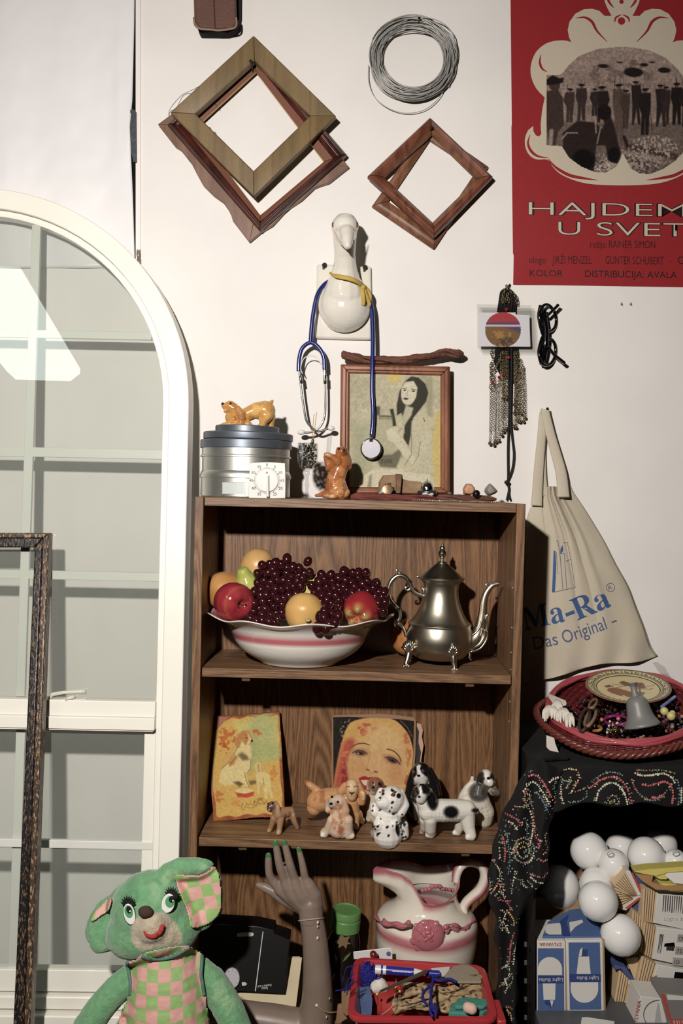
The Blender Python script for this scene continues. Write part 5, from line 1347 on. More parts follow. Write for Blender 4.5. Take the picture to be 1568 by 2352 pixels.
print_mesh('painting', pq, yq2(1640), yq2(1884), po2,150,220, mat('print_varnish', (255,255,255), rough=.6, attr=True, spec=.12), pl, edge)
# --- face card
fc = L(B2,(258,140),(862,168),(800,890),(236,880))
sh = L(B2,(258,150),(272,135),(420,130),(600,122),(740,135),(850,150),(864,175),(858,420),(842,640),(828,890),(236,880),(246,640),(256,400))
FT = (214,178,128)
fops = [('bg', (40,36,32)),('n', .3,4,3),('b', 800,1680,40,50,(140,132,112),3,.5,4),('l', L(B2,(258,140),(262,880)),5,(170,130,98),2),('l', L(B2,(262,135),(600,128),(860,165)),8,(186,148,112),2),('l', L(B2,(750,175),(800,220),(835,290)),2,(130,110,86),2),('l', L(B2,(858,160),(845,500),(820,890)),5,(176,138,104),2),
        ('p', cm2(L(B2,(250,900),(262,700),(290,500),(330,320),(380,200),(470,160),(600,150),(700,165),(770,220),(820,300),(845,420),(838,560),(815,700),(800,900)),4),(214,176,104),2.5),
        ('p', cm2(L(B2,(250,900),(262,700),(300,480),(340,340),(400,300),(430,360),(380,440),(370,560),(400,660),(420,760),(400,900)),4),(186,92,74),14),('b', 800,1790,30,70,(150,54,56),10,.35,5),('b', 790,1730,20,50,(206,130,90),8,.45,7),('b', 840,1675,40,24,(192,100,80),8,.38,9),('b', 935,1720,14,70,(196,120,84),8,.3,11),('b', 935,1800,14,50,(176,80,66),8,.35,13),
        ('p', cm2(L(B2,(420,340),(520,300),(600,220),(690,230),(770,320),(800,440),(790,580),(740,690),(640,790),(540,830),(440,760),(390,640),(370,540),(385,420)),4), FT, 9),('e', *B2(620,300),40,26,10,(220,190,136),20),('e', *B2(440,520),22,26,0,(208,166,116),16),('e', *B2(720,560),18,26,0,(206,160,112),16),
        ('l', cm2(L(B2,(400,365),(430,345),(480,336),(525,348)),4),2.2,(92,66,46),1.6),('l', cm2(L(B2,(655,378),(700,392),(740,430),(755,470)),4),2.4,(92,66,46),1.6),
        ('e', *B2(462,402),18,9,5,(170,132,110),8),('e', *B2(460,407),11,4.6,8,(84,62,52),3),('e', *B2(462,408),3,2.6,0,(36,28,26),1),('e', *B2(447,410),2.2,1.5,0,(206,190,160),1),('l', cm2(L(B2,(405,405),(440,388),(480,392),(512,412)),4),1.8,(60,44,38),1.4),
        ('e', *B2(690,455),19,9,22,(168,130,106),8),('e', *B2(692,460),12,4.8,22,(84,62,52),3),('e', *B2(694,462),3,2.6,0,(36,28,26),1),('l', cm2(L(B2,(640,438),(680,436),(720,456),(748,488)),4),1.9,(60,44,38),1.4),
        ('l', cm2(L(B2,(535,400),(520,470),(505,520),(530,535)),4),1.2,(184,140,100),2.5),('e', *B2(515,528),4,2.2,15,(150,96,72),2),('e', *B2(572,542),5,2.4,15,(150,96,72),2),('l', cm2(L(B2,(530,545),(555,552),(590,540)),4),1,(176,126,92),2),
        ('p', cm2(L(B2,(448,590),(490,572),(520,582),(560,580),(620,606),(580,660),(520,680),(470,650)),4),(164,50,50),2),('p', cm2(L(B2,(462,602),(510,600),(590,612),(550,640),(490,640)),4),(226,212,186),1.6),('l', L(B2,(560,340),(540,410)),.8,(224,196,150),1),('n', .04,6,20),('c', 170,1.12,172),('m', (1,.95,.86))]
yf_ = lambda q: -.055+(-.115+.055)*(q-1640)/(1885-1640)
cf = thing('portrait_card', "worn card with a close-up of a smiling red-haired woman's face, behind the dog figurines", 'picture', hit(*B2(520,885),2))
MB().slab(sh, lambda q: yf_(q)+.0035, lambda q: yf_(q)+.007).build('board', mat('card_board', (150,112,84), rough=.8), cf)
print_mesh('face_print', fc, yf_(1645), yf_(1884), fops, 200,240, mat('print_varnish', (255,255,255)), cf, sh)
c2 = thing('torn_card', 'black card with torn pinkish edge sticking out behind the face portrait', 'card', hit(*B2(840,860),2))
MB().slab(L(B2,(700,200),(870,190),(900,200),(912,240),(905,290),(917,350),(905,420),(880,600),(860,870),(700,870)), lambda q: yf_(q)+.012, lambda q: yf_(q)+.016).build('board', mat('torn_pink', (196,152,124), rough=.8), c2)
MB().slab(L(B2,(700,205),(862,200),(884,250),(880,330),(898,400),(872,600),(850,868),(700,868)), lambda q: yf_(q)+.0112, lambda q: yf_(q)+.0119).build('black_face', mat('card_black', (34,30,28), rough=.7), c2)
# --- the dogs
TAN, WHT, BLK = (196,136,84),(232,226,212),(22,20,22)
GRP = 'dog figurines on the shelf'
def a1(g):
    g.chain((845,1205,25,62),(905,1190,-10,54),(965,1185,-45,52)).chain((830,1180,30,50),(785,1125,45,48)).chain((785,1125,50,44),(752,1140,72,28),(748,1165,70,18)).chain((820,1090,60,18),(842,1140,66,26),(848,1200,62,26)).chain((745,1110,20,16),(770,1170,20,22)).chain((975,1165,-60,20),(990,1140,-75,12))
    leg(g, 800,1250,35,38,757,1398,27, toe=(-12,10,16)); leg(g, 870,1260,40,40,852,1424,29, toe=(-10,14,17)); leg(g, 985,1215,-40,42,1042,1368,25, toe=(-8,10,15)); leg(g, 930,1240,-40,34,905,1350,22)
dog('dog_figurine', 'small matt brown puppy figurine standing alone before the painted dog plaque', sy(B1,860,1400), B1,.2232, a1,
    [('bg', (166,124,88)),('b', 665,1870,20,16,(136,96,66),6,.4,4),('e', *B1(770,1120),12,13,0,(112,76,62),6),('e', *B1(755,1160),7,6,0,(84,60,52),4),('e', *B1(846,1170),5,14,-5,(190,150,112),4),('e', *B1(752,1168),3,3,0,(206,168,150),2),('e', *B1(757,1388),8,6,0,(196,156,118),5),('e', *B1(852,1405),8,7,0,(196,156,118),5),('e', *B1(1010,1240),5,16,-15,(194,156,118),5)],
    sm=3, eyes=[(788,1098,10),(742,1100,8)], nose=(742,1128,10,8), rough=.4, group=GRP)
def a2(g):
    g.chain((68,612,-60,15),(105,642,-50,27),(155,675,-40,28)).chain((150,755,-30,80),(230,738,-10,82),(310,730,10,80),(385,760,30,66)).chain((400,670,70,56),(400,640,62,50)).chain((398,690,85,46),(400,722,98,34))
    g.chain((452,640,60,22),(475,700,62,32),(472,760,58,26)).chain((350,635,60,20),(322,680,60,30),(318,720,55,24)).chain((395,760,50,58),(415,850,50,46))
    leg(g, 130,800,-20,58,98,878,32); leg(g, 420,850,55,44,425,960,30, toe=(6,14,18)); leg(g, 440,850,30,40,470,922,28)
dog('dog_figurine', 'large tan ceramic spaniel with raised tail and closed eyes behind the small pale spaniel', sy(B2,420,935), B2,.3189, a2,
    [('bg', (204,148,96)),('b', 740,1830,40,30,(176,116,70),10,.42,5),('e', *B2(405,640),12,16,0,(222,184,140),6),('e', *B2(395,708),11,9,0,(196,160,122),5),('e', *B2(65,610),7,5,0,(160,92,56),4),('e', *B2(475,720),9,22,0,(198,138,82),5),('b', 832,1828,12,24,(232,196,150),5,.45,9),('e', *B2(425,940),11,7,0,(232,206,176),5),('l', L(B2,(385,690),(400,702),(416,690)),2.4,(30,24,22),1.2),('l', L(B2,(400,702),(400,720)),1.4,(40,30,26),1),('l', cm2(L(B2,(360,655),(376,646),(390,654)),3),1.5,(60,40,30),1),('l', cm2(L(B2,(416,652),(432,644),(446,650)),3),1.5,(60,40,30),1)], nose=(400,696,11,7), group=GRP)
def a3(g):
    g.chain((300,760,20,58),(270,762,45,44)).chain((268,768,60,34),(252,774,74,26)).chain((340,750,30,26),(352,820,36,34),(350,880,30,28)).chain((238,760,10,22),(232,815,10,26)).chain((300,830,15,55),(300,900,10,68),(300,950,0,70))
    leg(g, 255,890,40,34,205,1016,36, toe=(-14,24,20)); leg(g, 370,890,40,40,378,1026,42, toe=(22,22,24)); g.chain((330,985,10,36),(290,985,25,22))
dog('dog_figurine', 'small pale peach ceramic spaniel sitting at the front of the shelf', sy(B2,380,1026), B2,.3189, a3,
    [('bg', (222,188,158)),('b', 775,1860,40,60,(196,140,100),9,.45,3),('b', 785,1900,40,40,(188,124,90),8,.5,6),('e', *B2(250,765),10,10,0,(190,178,158),5),('e', *B2(350,820),9,26,0,(206,160,124),6),('e', *B2(205,1000),12,9,0,(238,226,208),6),('e', *B2(385,1000),16,10,0,(232,206,184),6),('e', *B2(320,960),6,8,0,(186,106,74),5),('l', L(B2,(255,900),(275,960)),2,(196,150,116),2)],
    eyes=[(257,722,9),(300,758,8)], nose=(250,772,14,11), group=GRP)
def a4(g):
    g.chain((570,630,10,52),(565,650,20,48)).chain((560,660,40,34),(556,680,46,26)).chain((610,620,5,20),(625,680,5,22)).chain((525,615,5,16),(522,660,5,18)).chain((565,700,0,46),(560,780,0,56),(565,850,0,60)); leg(g, 540,820,20,34,522,902,24, toe=(0,12,16)); leg(g, 600,820,10,36,600,890,26)
dog('dog_figurine', 'brown-faced ceramic puppy half hidden behind the spotted dog', sy(B2,540,898), B2,.3189, a4,
    [('bg', (206,190,164)),('e', *B2(570,625),18,17,0,(150,96,68),7),('e', *B2(560,655),7,11,0,(112,92,78),5),('e', *B2(590,650),7,9,0,(132,100,78),4),('e', *B2(615,660),7,14,0,(120,72,52),5)], eyes=[(552,618,6),(598,628,10)], nose=(554,655,12,8), group=GRP)
rd_ = random.Random(2); spots = []
for i in range(46):
    x, y = rd_.uniform(545,790), rd_.uniform(650,1030); spots.append(('e', *B2(x, y), rd_.uniform(1.4,3.4), rd_.uniform(1.4,4.2), rd_.uniform(0,90),(30,28,28),1.6))
def a5(g):
    g.chain((690,735,30,92),(680,760,40,84)).chain((640,760,80,52),(615,762,88,44)).chain((745,700,20,40),(775,780,26,42),(752,830,36,40)).chain((610,680,20,26),(585,730,20,24)).chain((665,850,10,92),(655,930,5,112),(660,980,0,115)).chain((560,790,20,30),(570,830,30,40))
    g.chain((760,930,0,50),(770,990,0,44)); leg(g, 600,920,60,50,572,1018,40, toe=(0,16,24)); leg(g, 700,920,70,50,706,1044,38, toe=(-6,18,22)); g.chain((640,1000,40,40),(650,1010,60,30))
dog('dog_figurine', 'white spotted ceramic puppy looking up, in the middle of the dog figurines', sy(B2,690,1035), B2,.3189, a5,
    [('bg', (238,233,222))]+spots+[('e', *B2(738,715),5,6,0,(26,24,24),2),('e', *B2(730,960),4.5,14,-8,(22,20,20),2),('b', 925,1895,14,30,(40,38,38),5,.42,8),('e', *B2(548,930),3,8,0,(26,24,24),2)], eyes=[(700,706,15, mat('amber_eye', (120,66,40))),(625,678,12, mat('amber_eye', (120,66,40)))], nose=(598,742,14,8, mat('white_glaze', (232,226,212))), group=GRP)
def a6(g):
    g.chain((900,545,20,72),(895,575,30,66)).chain((900,595,55,46),(905,605,62,40)).chain((850,540,10,30),(832,620,14,40),(822,700,10,42),(825,780,0,40)).chain((955,540,10,36),(985,620,10,48),(1000,700,0,48)).chain((910,660,0,76),(915,760,0,96),(920,840,-10,100)); leg(g, 860,800,20,34,862,905,26, toe=(0,10,16)); leg(g, 960,820,0,40,960,900,30); g.chain((820,840,10,40),(825,880,10,30))
dog('dog_figurine', 'tall black and white glossy spaniel with long black ears at the back of the row', sy(B2,880,905), B2,.3189, a6,
    [('bg', BLK),('p', L(B2,(865,500),(885,485),(902,500),(905,550),(950,590),(955,625),(900,650),(850,630),(845,590),(870,560)),(226,222,214),4),('e', *B2(905,605),14,10,0,(196,190,182),5),('p', L(B2,(840,760),(875,780),(890,860),(880,900),(850,890)),(216,206,192),4),('b', 955,1885,20,18,(190,140,110),5,.5,3),('e', *B2(850,540),5,8,10, BLK, 2),('e', *B2(910,520),6,8,0, BLK, 2)],
    eyes=[(912,538,13, mat('grey_eye', (70,66,64), rough=.1, coat=1)),(848,545,11, mat('grey_eye', (70,66,64)))], nose=(882,570,13,9), group=GRP)
def a7(g):
    g.chain((905,690,70,62),(900,705,80,56)).chain((898,725,105,42),(895,735,112,36)).chain((955,680,60,26),(978,740,62,34),(985,785,55,28)).chain((860,665,50,20),(848,715,50,24)).chain((920,760,55,56),(950,810,40,72)).chain((950,820,40,78),(1050,820,20,84),(1150,818,0,80),(1225,815,-10,72)).chain((1250,800,-15,34),(1285,815,-20,26),(1298,822,-20,22))
    leg(g, 965,880,55,52,968,1018,42, toe=(-18,16,24)); leg(g, 930,880,10,46,912,990,26, toe=(-10,8,16)); leg(g, 1225,850,-5,66,1262,1036,36, toe=(-24,16,24)); leg(g, 1190,870,-40,56,1165,1000,30, toe=(-24,10,20))
dog('dog_figurine', 'black and white ceramic spaniel standing sideways with a black patch on its flank', sy(B2,1000,1022), B2,.3189, a7,
    [('bg', WHT),('e', *B2(1115,832),17,14,5,(24,22,24),7),('e', *B2(980,745),13,22,-10,(20,18,20),7),('e', *B2(925,655),12,16,-25,(24,22,24),5),('e', *B2(852,690),9,16,10,(24,22,24),5),('p', L(B2,(885,650),(900,640),(910,690),(880,690)),(226,220,208),2),('e', *B2(870,690),6,7,0,(60,56,54),3),('e', *B2(900,735),10,8,0,(206,200,190),4),('e', *B2(1292,820),9,5,0,(30,26,26),4),('e', *B2(985,770),8,14,0,(24,22,22),5)], eyes=[(922,682,8),(872,684,8)], nose=(886,722,11,9), group=GRP)
def a8(g):
    g.chain((1365,580,20,56),(1375,600,30,46)).chain((1390,615,50,34),(1395,622,56,28)).chain((1325,575,10,24),(1318,630,10,32)).chain((1405,570,10,18),(1415,620,10,20)).chain((1268,585,-20,14),(1262,615,-20,16),(1230,660,-20,26),(1205,720,-20,38),(1190,770,-20,36)).chain((1320,660,5,60),(1310,710,10,72),(1330,780,5,76),(1350,830,5,78),(1350,880,0,66)).chain((1420,680,20,36),(1445,690,30,26)).chain((1230,740,-10,56),(1280,800,0,70))
    leg(g, 1340,860,20,44,1345,938,30); leg(g, 1270,860,-10,50,1260,915,34)
dog('dog_figurine', 'grey and white shaggy dog figurine sitting at the right end of the shelf', sy(B2,1345,932), B2,.3189, a8,
    [('bg', (214,206,188)),('e', *B2(1315,690),23,22,0,(78,74,66),8),('b', 1100,1820,26,26,(40,38,36),3,.5,3),('e', *B2(1325,590),9,17,10,(42,38,36),4),('e', *B2(1412,590),6,14,0,(42,38,36),4),('e', *B2(1435,685),12,11,0,(92,86,76),5),('p', L(B2,(1350,530),(1385,525),(1392,580),(1365,590)),(234,228,216),4),('e', *B2(1392,618),11,9,0,(224,216,204),4),('b', 1112,1860,26,36,(170,158,138),3,.55,9)],
    sm=2, eyes=[(1352,590,6),(1400,575,6)], nose=(1385,588,14,10), rough=.35, group=GRP)

# ================================================================ bottom shelf
# --- mannequin arm
SKIN_ = mat('mannequin_skin', (138,118,104), rough=.38, spec=.4, vary=.05, vscale=30)
ay = -.285
arm = thing('mannequin_arm', 'grey-brown mannequin arm raised with open hand and green nails before the bookcase', 'mannequin arm', P(*B4(1000,1850),-.22))
g = Fig(ay, B4,.2423)
g.chain((972,880,0,118),(990,980,0,122),(1004,1100,0,126),(1016,1250,-6,134),(1024,1400,-14,142),(1028,1550,-24,150),(1022,1700,-36,160),(1005,1820,-46,172),(960,1930,-60,180)).chain((960,1930,-60,180),(800,1890,-70,176),(600,1850,-80,170),(420,1820,-90,160),(330,1800,-95,155))
link('forearm', g.mesh(.0034,8), SKIN_, arm)
g = Fig(ay, B4,.2423)
g.chain((968,865,0,119),(964,800,2,118),(958,740,6,112)).chain((1000,720,6,82),(990,640,20,80),(950,560,34,66),(915,500,40,46)).chain((940,730,4,90),(880,640,24,84),(830,560,40,66),(805,480,46,46)).chain((900,730,2,86),(800,640,18,78),(740,560,34,60),(712,490,42,44)).chain((880,740,-4,76),(760,660,4,62),(670,590,14,56),(610,510,22,44))
FING = [[(600,510,20,42),(570,440,36,40),(564,370,42,38),(563,300,44,35),(562,268,44,30)],
        [(712,490,42,44),(676,390,62,43),(655,300,66,39),(640,210,62,35),(630,150,58,30)],
        [(806,480,46,44),(772,370,68,42),(748,280,70,38),(726,195,66,34),(714,146,62,29)],
        [(912,495,40,40),(896,410,56,38),(880,330,58,34),(862,255,54,30),(850,214,50,26)]]
for c_ in FING: g.chain(*c_)
g.chain((860,760,-30,60),(720,690,-50,56),(620,615,-66,54),(530,570,-76,46),(465,548,-82,30))
hand = link('hand', g.mesh(.0021,5), SKIN_, arm)
NG = mat('green_polish', (58,128,66), rough=.15, coat=.8)
for (x, y, d, r, a) in ((561,280,76,25,0),(628,158,92,26,-6),(712,152,96,24,-10),(850,215,82,22,-16)):
    M = Matrix.Rotation(math.radians(a),3, 'Y'); MB().ell(g.pt(x, y, d-12),(r*g.s*g.k, 9*g.s*g.k, r*1.42*g.s*g.k), M).build('nail', NG, hand, smooth=True)
WS = mat('wrist_seam', (176,158,146), rough=.4)
MB().tube([g.pt(967+121*math.cos(t),874-14*math.cos(t),121*math.sin(t)) for t in np.linspace(0,2*PI, 41)[:-1]],.0013,8, closed=True).build('wrist_seam', WS, arm, smooth=True)
CH_ = mat('paint_chip', (222,208,186), rough=.6)
for x, y, d, rx, ry in ((1030,903,100,12,18),(1030,942,102,9,12),(1028,1052,108,12,18),(1140,1625,86,6,14),(1020,1690,110,16,16),(1113,1800,90,7,14)):
    MB().ell(g.pt(x, y, d+14),(rx*g.s*g.k, .0026, ry*g.s*g.k), nu=10, nv=6).build('paint_chip', CH_, arm, smooth=True)
tag(MB().tube(catmull([g.pt(x, y, d) for x, y, d in ((1000,1690,130),(1040,1710,130),(1100,1750,120),(1160,1755,100),(1215,1750,80))],5),.0009,6).build('twine', mat('twine', (170,136,92), rough=.8), None, smooth=True), 'short loose end of tan twine lying across the elbow of the mannequin arm', 'twine')
# --- black music box / card set, papers
pY = -.19
for i, (q_, a) in enumerate((([(880,1240),(820,1722),(690,1740),(300,1655),(280,1240)],0),([(860,1230),(800,1705),(640,1722),(270,1640),(300,1230)],1),([(872,1236),(812,1690),(560,1700),(290,1610),(280,1230)],2))):
    poly = L(B4, *q_); f0 = lambda q, i=i: -.245+.0035*i+(2322-q)*.0005
    tag(MB().slab(poly, f0, lambda q, i=i: f0(q)+.0022).build('paper_sheet', mat(f'paper_{i}', [(206,190,150),(214,200,164),(222,210,180)][i], rough=.8, bump=.3, bscale=40, vary=.06, vscale=20)),
        ['creased tan sheet of paper, foremost of the papers under the black box', 'middle cream sheet of paper under the black box', 'rearmost cream sheet of paper directly under the black box'][i], 'paper', 'papers by the mannequin arm')
by = lambda q: -.235+(2284-q)*.00022
BBX = mat('black_card', (14,13,14), rough=.35)
bb = thing('black_box', 'flat black box with a white line and upside-down lettering, behind the green bear', 'box', P(600,2280,-.2))
MB().slab(L(B4,(-60,905),(455,935),(620,972),(620,1010),(770,1062),(722,1586),(270,1560),(-60,1530)), by, lambda q: by(q)+.045).build('case', BBX, bb, bevel=.002)
WI = mat('white_ink', (214,210,204), rough=.5)
MB().slab(L(B4,(507,990),(514,990),(443,1555),(434,1555)), lambda q: by(q)-.0006, by).build('white_line', WI, bb)
MB().slab(cm2(L(B4,(262,1025),(275,1006),(340,998),(405,1000),(424,1016),(405,1034),(340,1036),(270,1040)),3, True), lambda q: by(q)-.0012, by).build('pill_label', mat('pill_label', (206,196,190), rough=.4), bb, bevel=.0003)
dq = B4(215,1435); MB().slab([(dq[0]+18*math.cos(t)*1.0, dq[1]+23*math.sin(t)) for t in np.linspace(0,2*PI, 37)[:-1]], lambda q: by(q)-.006, by).build('dial', mat('dial_lilac', (190,184,190), rough=.4), bb, bevel=.001)
for i in range(10):
    t = i*.6; a_ = (dq[0]+14*math.cos(t), dq[1]+18*math.sin(t)); MB().tube([P(a_[0], a_[1], by(a_[1])-.0062), P(a_[0]+2.2*math.cos(t), a_[1]+2.6*math.sin(t), by(a_[1])-.0062)],.0004,4).build('dial_mark', BBX, bb)
MB().slab(L(B4,(310,1472),(340,1470),(360,1486),(340,1503),(312,1503)), lambda q: by(q)-.001, by).build('small_label', mat('pill_label', (206,196,190)), bb)
def inv_text(body, x, y, wpx, hpx, parent, m, fn, yf, rot=PI, e=.0006):
    s_ = pm(yf(fn(x, y)[1])); px, py = fn(x, y); c_, sn = math.cos(rot), math.sin(rot)
    def warp(p):
        X, Y = p.x/s_, p.y/s_; return P(px+X*c_-Y*sn*-1*-1, py-(X*sn+Y*c_), yf(py-(X*sn+Y*c_))-e)
    text_mesh(body, None, m, 'lettering', parent, width=wpx*s_, height=hpx*s_, warp=warp)
inv_text('Select', 556,1512,15,6, bb, WI, B4, by, PI+.1); inv_text('Another Card', 592,1486,32,6, bb, WI, B4, by, PI+.1)
# --- jar with green lid
jy = -.125; jk = pm(jy); jx = P(779,2150, jy).x; jb = Vector((jx, jy, base_z(jx, jy, 3))); JM = Matrix.Translation(jb) @ Matrix.Rotation(.09,4, 'Y'); jz = lambda py: P(779, py, jy).z-jb.z
jar = thing('glass_jar', 'dark glass jar with a bright green screw lid beside the mannequin arm', 'jar', jb)
JL = mat('green_lid', (98,148,76), rough=.4, coat=.2)
MB().lathe([(34*jk, jz(2133)),(35.5*jk, jz(2131)),(35.5*jk, jz(2108)),(34*jk, jz(2106)),(34*jk, jz(2104)),(35*jk, jz(2103)),(35*jk, jz(2090)),(34*jk, jz(2088)),(31*jk, jz(2087)),(30*jk, jz(2090))], JM, 48).build('lid', JL, jar, smooth=True, angle=35)
MB().lathe([(30*jk, 0),(37*jk, .004),(39*jk, jz(2250)),(39*jk, jz(2160)),(34*jk, jz(2140)),(31*jk, jz(2132))], JM, 40).build('glass', mat('dark_glass', (34,24,16), rough=.06, coat=.8), jar, smooth=True, angle=50)
st5 = [(1260,1010),(1280,1050),(1335,1040),(1310,1085),(1345,1110),(1310,1110),(1300,1155),(1270,1120),(1215,1155),(1230,1110),(1185,1095),(1225,1075),(1235,1045)]
MB().slab(L(B4, *st5), jy-40*jk, jy-37*jk).build('leaf_picture', mat('dry_leaf', (130,108,72), rough=.6), jar)
MB().slab(L(B4,(1265,1275),(1290,1230),(1345,1190),(1330,1220),(1290,1262)), jy-40.5*jk, jy-38*jk).build('green_leaf_picture', mat('leaf_green', (96,120,56), rough=.6), jar)
# --- pitcher
ry = -.152; rk = pm(ry)*.2934; rc_ = P(*B5(800,700), ry); rb_ = Vector((rc_.x, ry, base_z(rc_.x, ry, 3)))
pit = thing('pitcher', 'white ceramic wash pitcher with pink rims, a pink rose and a looped handle', 'pitcher', rb_)
RM = Matrix.Translation(rb_) @ Matrix.Rotation(.025,4, 'Y'); rz = lambda yc: (P(*B5(800, yc), ry).z-rb_.z)/rk
rows = [(200,2),(255,6),(262,20)]+[(r, rz(y)) for r, y in ((330,1020),(378,900),(396,800),(399,720),(402,660),(400,622),(388,592),(354,562),(308,534),(268,505),(245,468),(236,430))]
rows = [(0,4)]+rows
n = 120; V_ = []; F_ = []; CL = []
nrow = 14
PINK = (186,98,108)
def rim_z(a):         # height of the lip in crop units: high over the spout and the handle, low in front and behind
    c = math.cos(a); s_ = math.sin(a)
    z = np.interp(a % (2*PI),[0,.45,1.0, PI/2,2.3,2.75, PI, 3.4,3.75,4.05,4.3,4.52,1.5*PI, 5.2,5.62,5.92,2*PI],[212,205,262,285,215,196,236,198,205,236,310,388,396,382,352,285,212] )
    return z
def rim_r(a):
    return np.interp(a % (2*PI),[0,.6,1.2, PI/2,2.1,2.6, PI, 3.5,3.8,4.1,4.4,1.5*PI, 5.3,5.8,2*PI],[258,255,235,215,225,310,436,350,290,262,252,258,265,262,258])
sm_ = lambda t: t*t*(3-2*t)
ring0 = (240,430)
for (r, z) in rows:
    for k in range(n):
        V_.append(RM @ Vector((r*rk*math.cos(2*PI*k/n), r*rk*math.sin(2*PI*k/n), z*rk)))
for j in range(1, nrow+1):
    t = j/nrow
    for k in range(n):
        a = 2*PI*k/n; zt_ = rz(rim_z(a)); z0 = rz(430); rr = rim_r(a)
        w_ = max(0,-math.cos(a))**5; r = 236+(rr-236)*((t**2.2)*(1-w_)+min(1, t/.52)**1.3*w_); z = z0+(zt_-z0)*t
        r *= 1+.02*t*t*math.cos(14*a)*(1 if abs(math.cos(a)) < .95 else .3)
        V_.append(RM @ Vector((r*rk*math.cos(a), r*rk*math.sin(a)*(1-.25*t*max(0,-math.cos(a))), z*rk)))
nr = len(rows)+nrow
inner = []
for j in range(nrow, -1,-2):       # inside wall
    t = j/nrow
    for k in range(n):
        a = 2*PI*k/n; zt_ = rz(rim_z(a)); z0 = rz(430); rr = rim_r(a); w_ = max(0,-math.cos(a))**5; r = 236+(rr-236)*((t**2.2)*(1-w_)+min(1, t/.52)**1.3*w_)-16; z = z0+(zt_-z0)*t-(2 if j == nrow else 0)
        V_.append(RM @ Vector((r*rk*math.cos(a), r*rk*math.sin(a)*(1-.25*t*max(0,-math.cos(a))), z*rk)))
    nr += 1
mbp = MB(); mbp.v = [tuple(p) for p in V_]; mbp.f = [(i*n+k, i*n+(k+1) % n, (i+1)*n+(k+1) % n, (i+1)*n+k) for i in range(nr-1) for k in range(n)]
mep = mbp.mesh('body'); Vc = coords(mep); CW = np.tile(np.array([234., 224., 206.]),(len(Vc),1))
mo = np.array([(RM.inverted() @ Vector(p)) for p in Vc]); ang = np.arctan2(mo[:, 1], mo[:, 0]); zz = mo[:, 2]/rk
rimz = np.array([rz(rim_z(a)) for a in ang])
band = np.clip(1-np.abs(zz-rz(650)-8*np.sin(ang*5))/46,0,1)
rimw = np.clip(1-(rimz-zz)/62,0,1)*(zz > rz(440))
wgt = np.clip(np.maximum(band*1.5, rimw*1.5),0,1)[:, None]; CW = CW*(1-wgt)+np.array(PINK)*wgt
set_col(mep, CW); link('body', mep, GLZ, pit, smooth=True, subdiv=1)
# raised swags, rose, beads and handle
gp2 = Fig(ry, B5,.2934)
def surf_d(x, y): 
    r_ = np.interp(y, [430,468,505,534,562,592,622,660,720,800,900],[236,245,268,308,354,388,400,402,399,396,378]); return math.sqrt(max(r_*r_-(x-800)**2,100))
PKM = mat('pink_glaze', (190,108,118), rough=.12, coat=.6)
for q_ in ([(415,590),(440,630),(510,660),(600,672),(690,668)],[(690,640),(640,655),(560,652),(480,630)],[(950,690),(1000,660),(1060,672),(1120,690),(1170,640),(1188,610)],[(960,720),(1000,690),(1060,700),(1110,700)]):
    c_ = catmull([gp2.pt(x, y, surf_d(x, y)-4) for x, y in q_],5); MB().tube(c_, [.0035+.002*math.sin(i*.9) for i in range(len(c_))],8).build('swag', PKM, pit, smooth=True)
R = random.Random(4)
rose = MB().ell(gp2.pt(828,750, surf_d(828,750)-22),(.034,.012,.034)).build('rose', PKM, pit, smooth=True)
for r_, cnt, sz, dd in ((104,9,40,2),(66,7,34,16),(30,5,26,28)):
    for i in range(cnt):
        a = 2*PI*i/cnt+r_*.03; x, y = 828+r_*math.cos(a),752+r_*math.sin(a)*1.02; M = Matrix.Rotation(-a+PI/2,3, 'Y') @ Matrix.Rotation(.5,3, 'X')
        MB().ell(gp2.pt(x, y, surf_d(x, y)+dd-12),(sz*gp2.s*gp2.k, .0036, sz*.62*gp2.s*gp2.k), M, 12,8).build('petal', PKM, rose, smooth=True)
MB().ell(gp2.pt(840,755, surf_d(840,755)+22),(.0055,.004,.0055)).build('petal', PKM, rose, smooth=True)
for q_ in ((750,840),(900,845),(830,872),(720,790)):
    MB().ell(gp2.pt(*q_, surf_d(*q_)-4),(.010,.0035,.008), Matrix.Rotation(rng.uniform(-.6,.6),3, 'Y')).build('leaf', PKM, rose, smooth=True)
for i, x in enumerate(range(785,1020,26)):
    yy = 392-14*math.sin(PI*(x-785)/235)-(18 if 860 < x < 940 else 0); MB().ell(gp2.pt(x, yy, math.sqrt(max(258**2-(x-800)**2,400))-4),(.0042+.0022*(850 < x < 950),.0036,.0046)).build('rim_bead', PKM, pit, smooth=True)
hp_ = [(1040,330,60),(1052,260,40),(1082,200,20),(1130,168,6),(1190,168,0),(1245,195,0),(1272,250,0),(1268,320,0),(1235,390,0),(1180,440,4),(1130,485,10),(1105,530,20),(1112,580,40)]
hc = catmull([gp2.pt(*q_) for q_ in hp_],6); nh = len(hc); mh = MB().tube(hc, [(.0088+.0028*math.sin(PI*i/nh)) for i in range(nh)],16, flat=1.3, up=(0,-1,0)).mesh('handle')
vh = coords(mh); Xh, Yh = proj_np(vh); qh = np.array([B5(x, y) for x, y, _ in hp_]); cx_, cy_ = B5(1150,330)
rad = np.hypot(Xh-cx_, (Yh-cy_)*.8); cen = np.array([np.hypot(a-cx_, (b-cy_)*.8) for a, b in [proj(p) for p in hc]]).repeat(16); o_ = np.clip((rad-cen-1)/6,0,1)[:, None]
set_col(mh, np.array([234., 224., 208.])*(1-o_)+np.array(PINK)*o_); link('handle', mh, GLZ, pit, smooth=True)
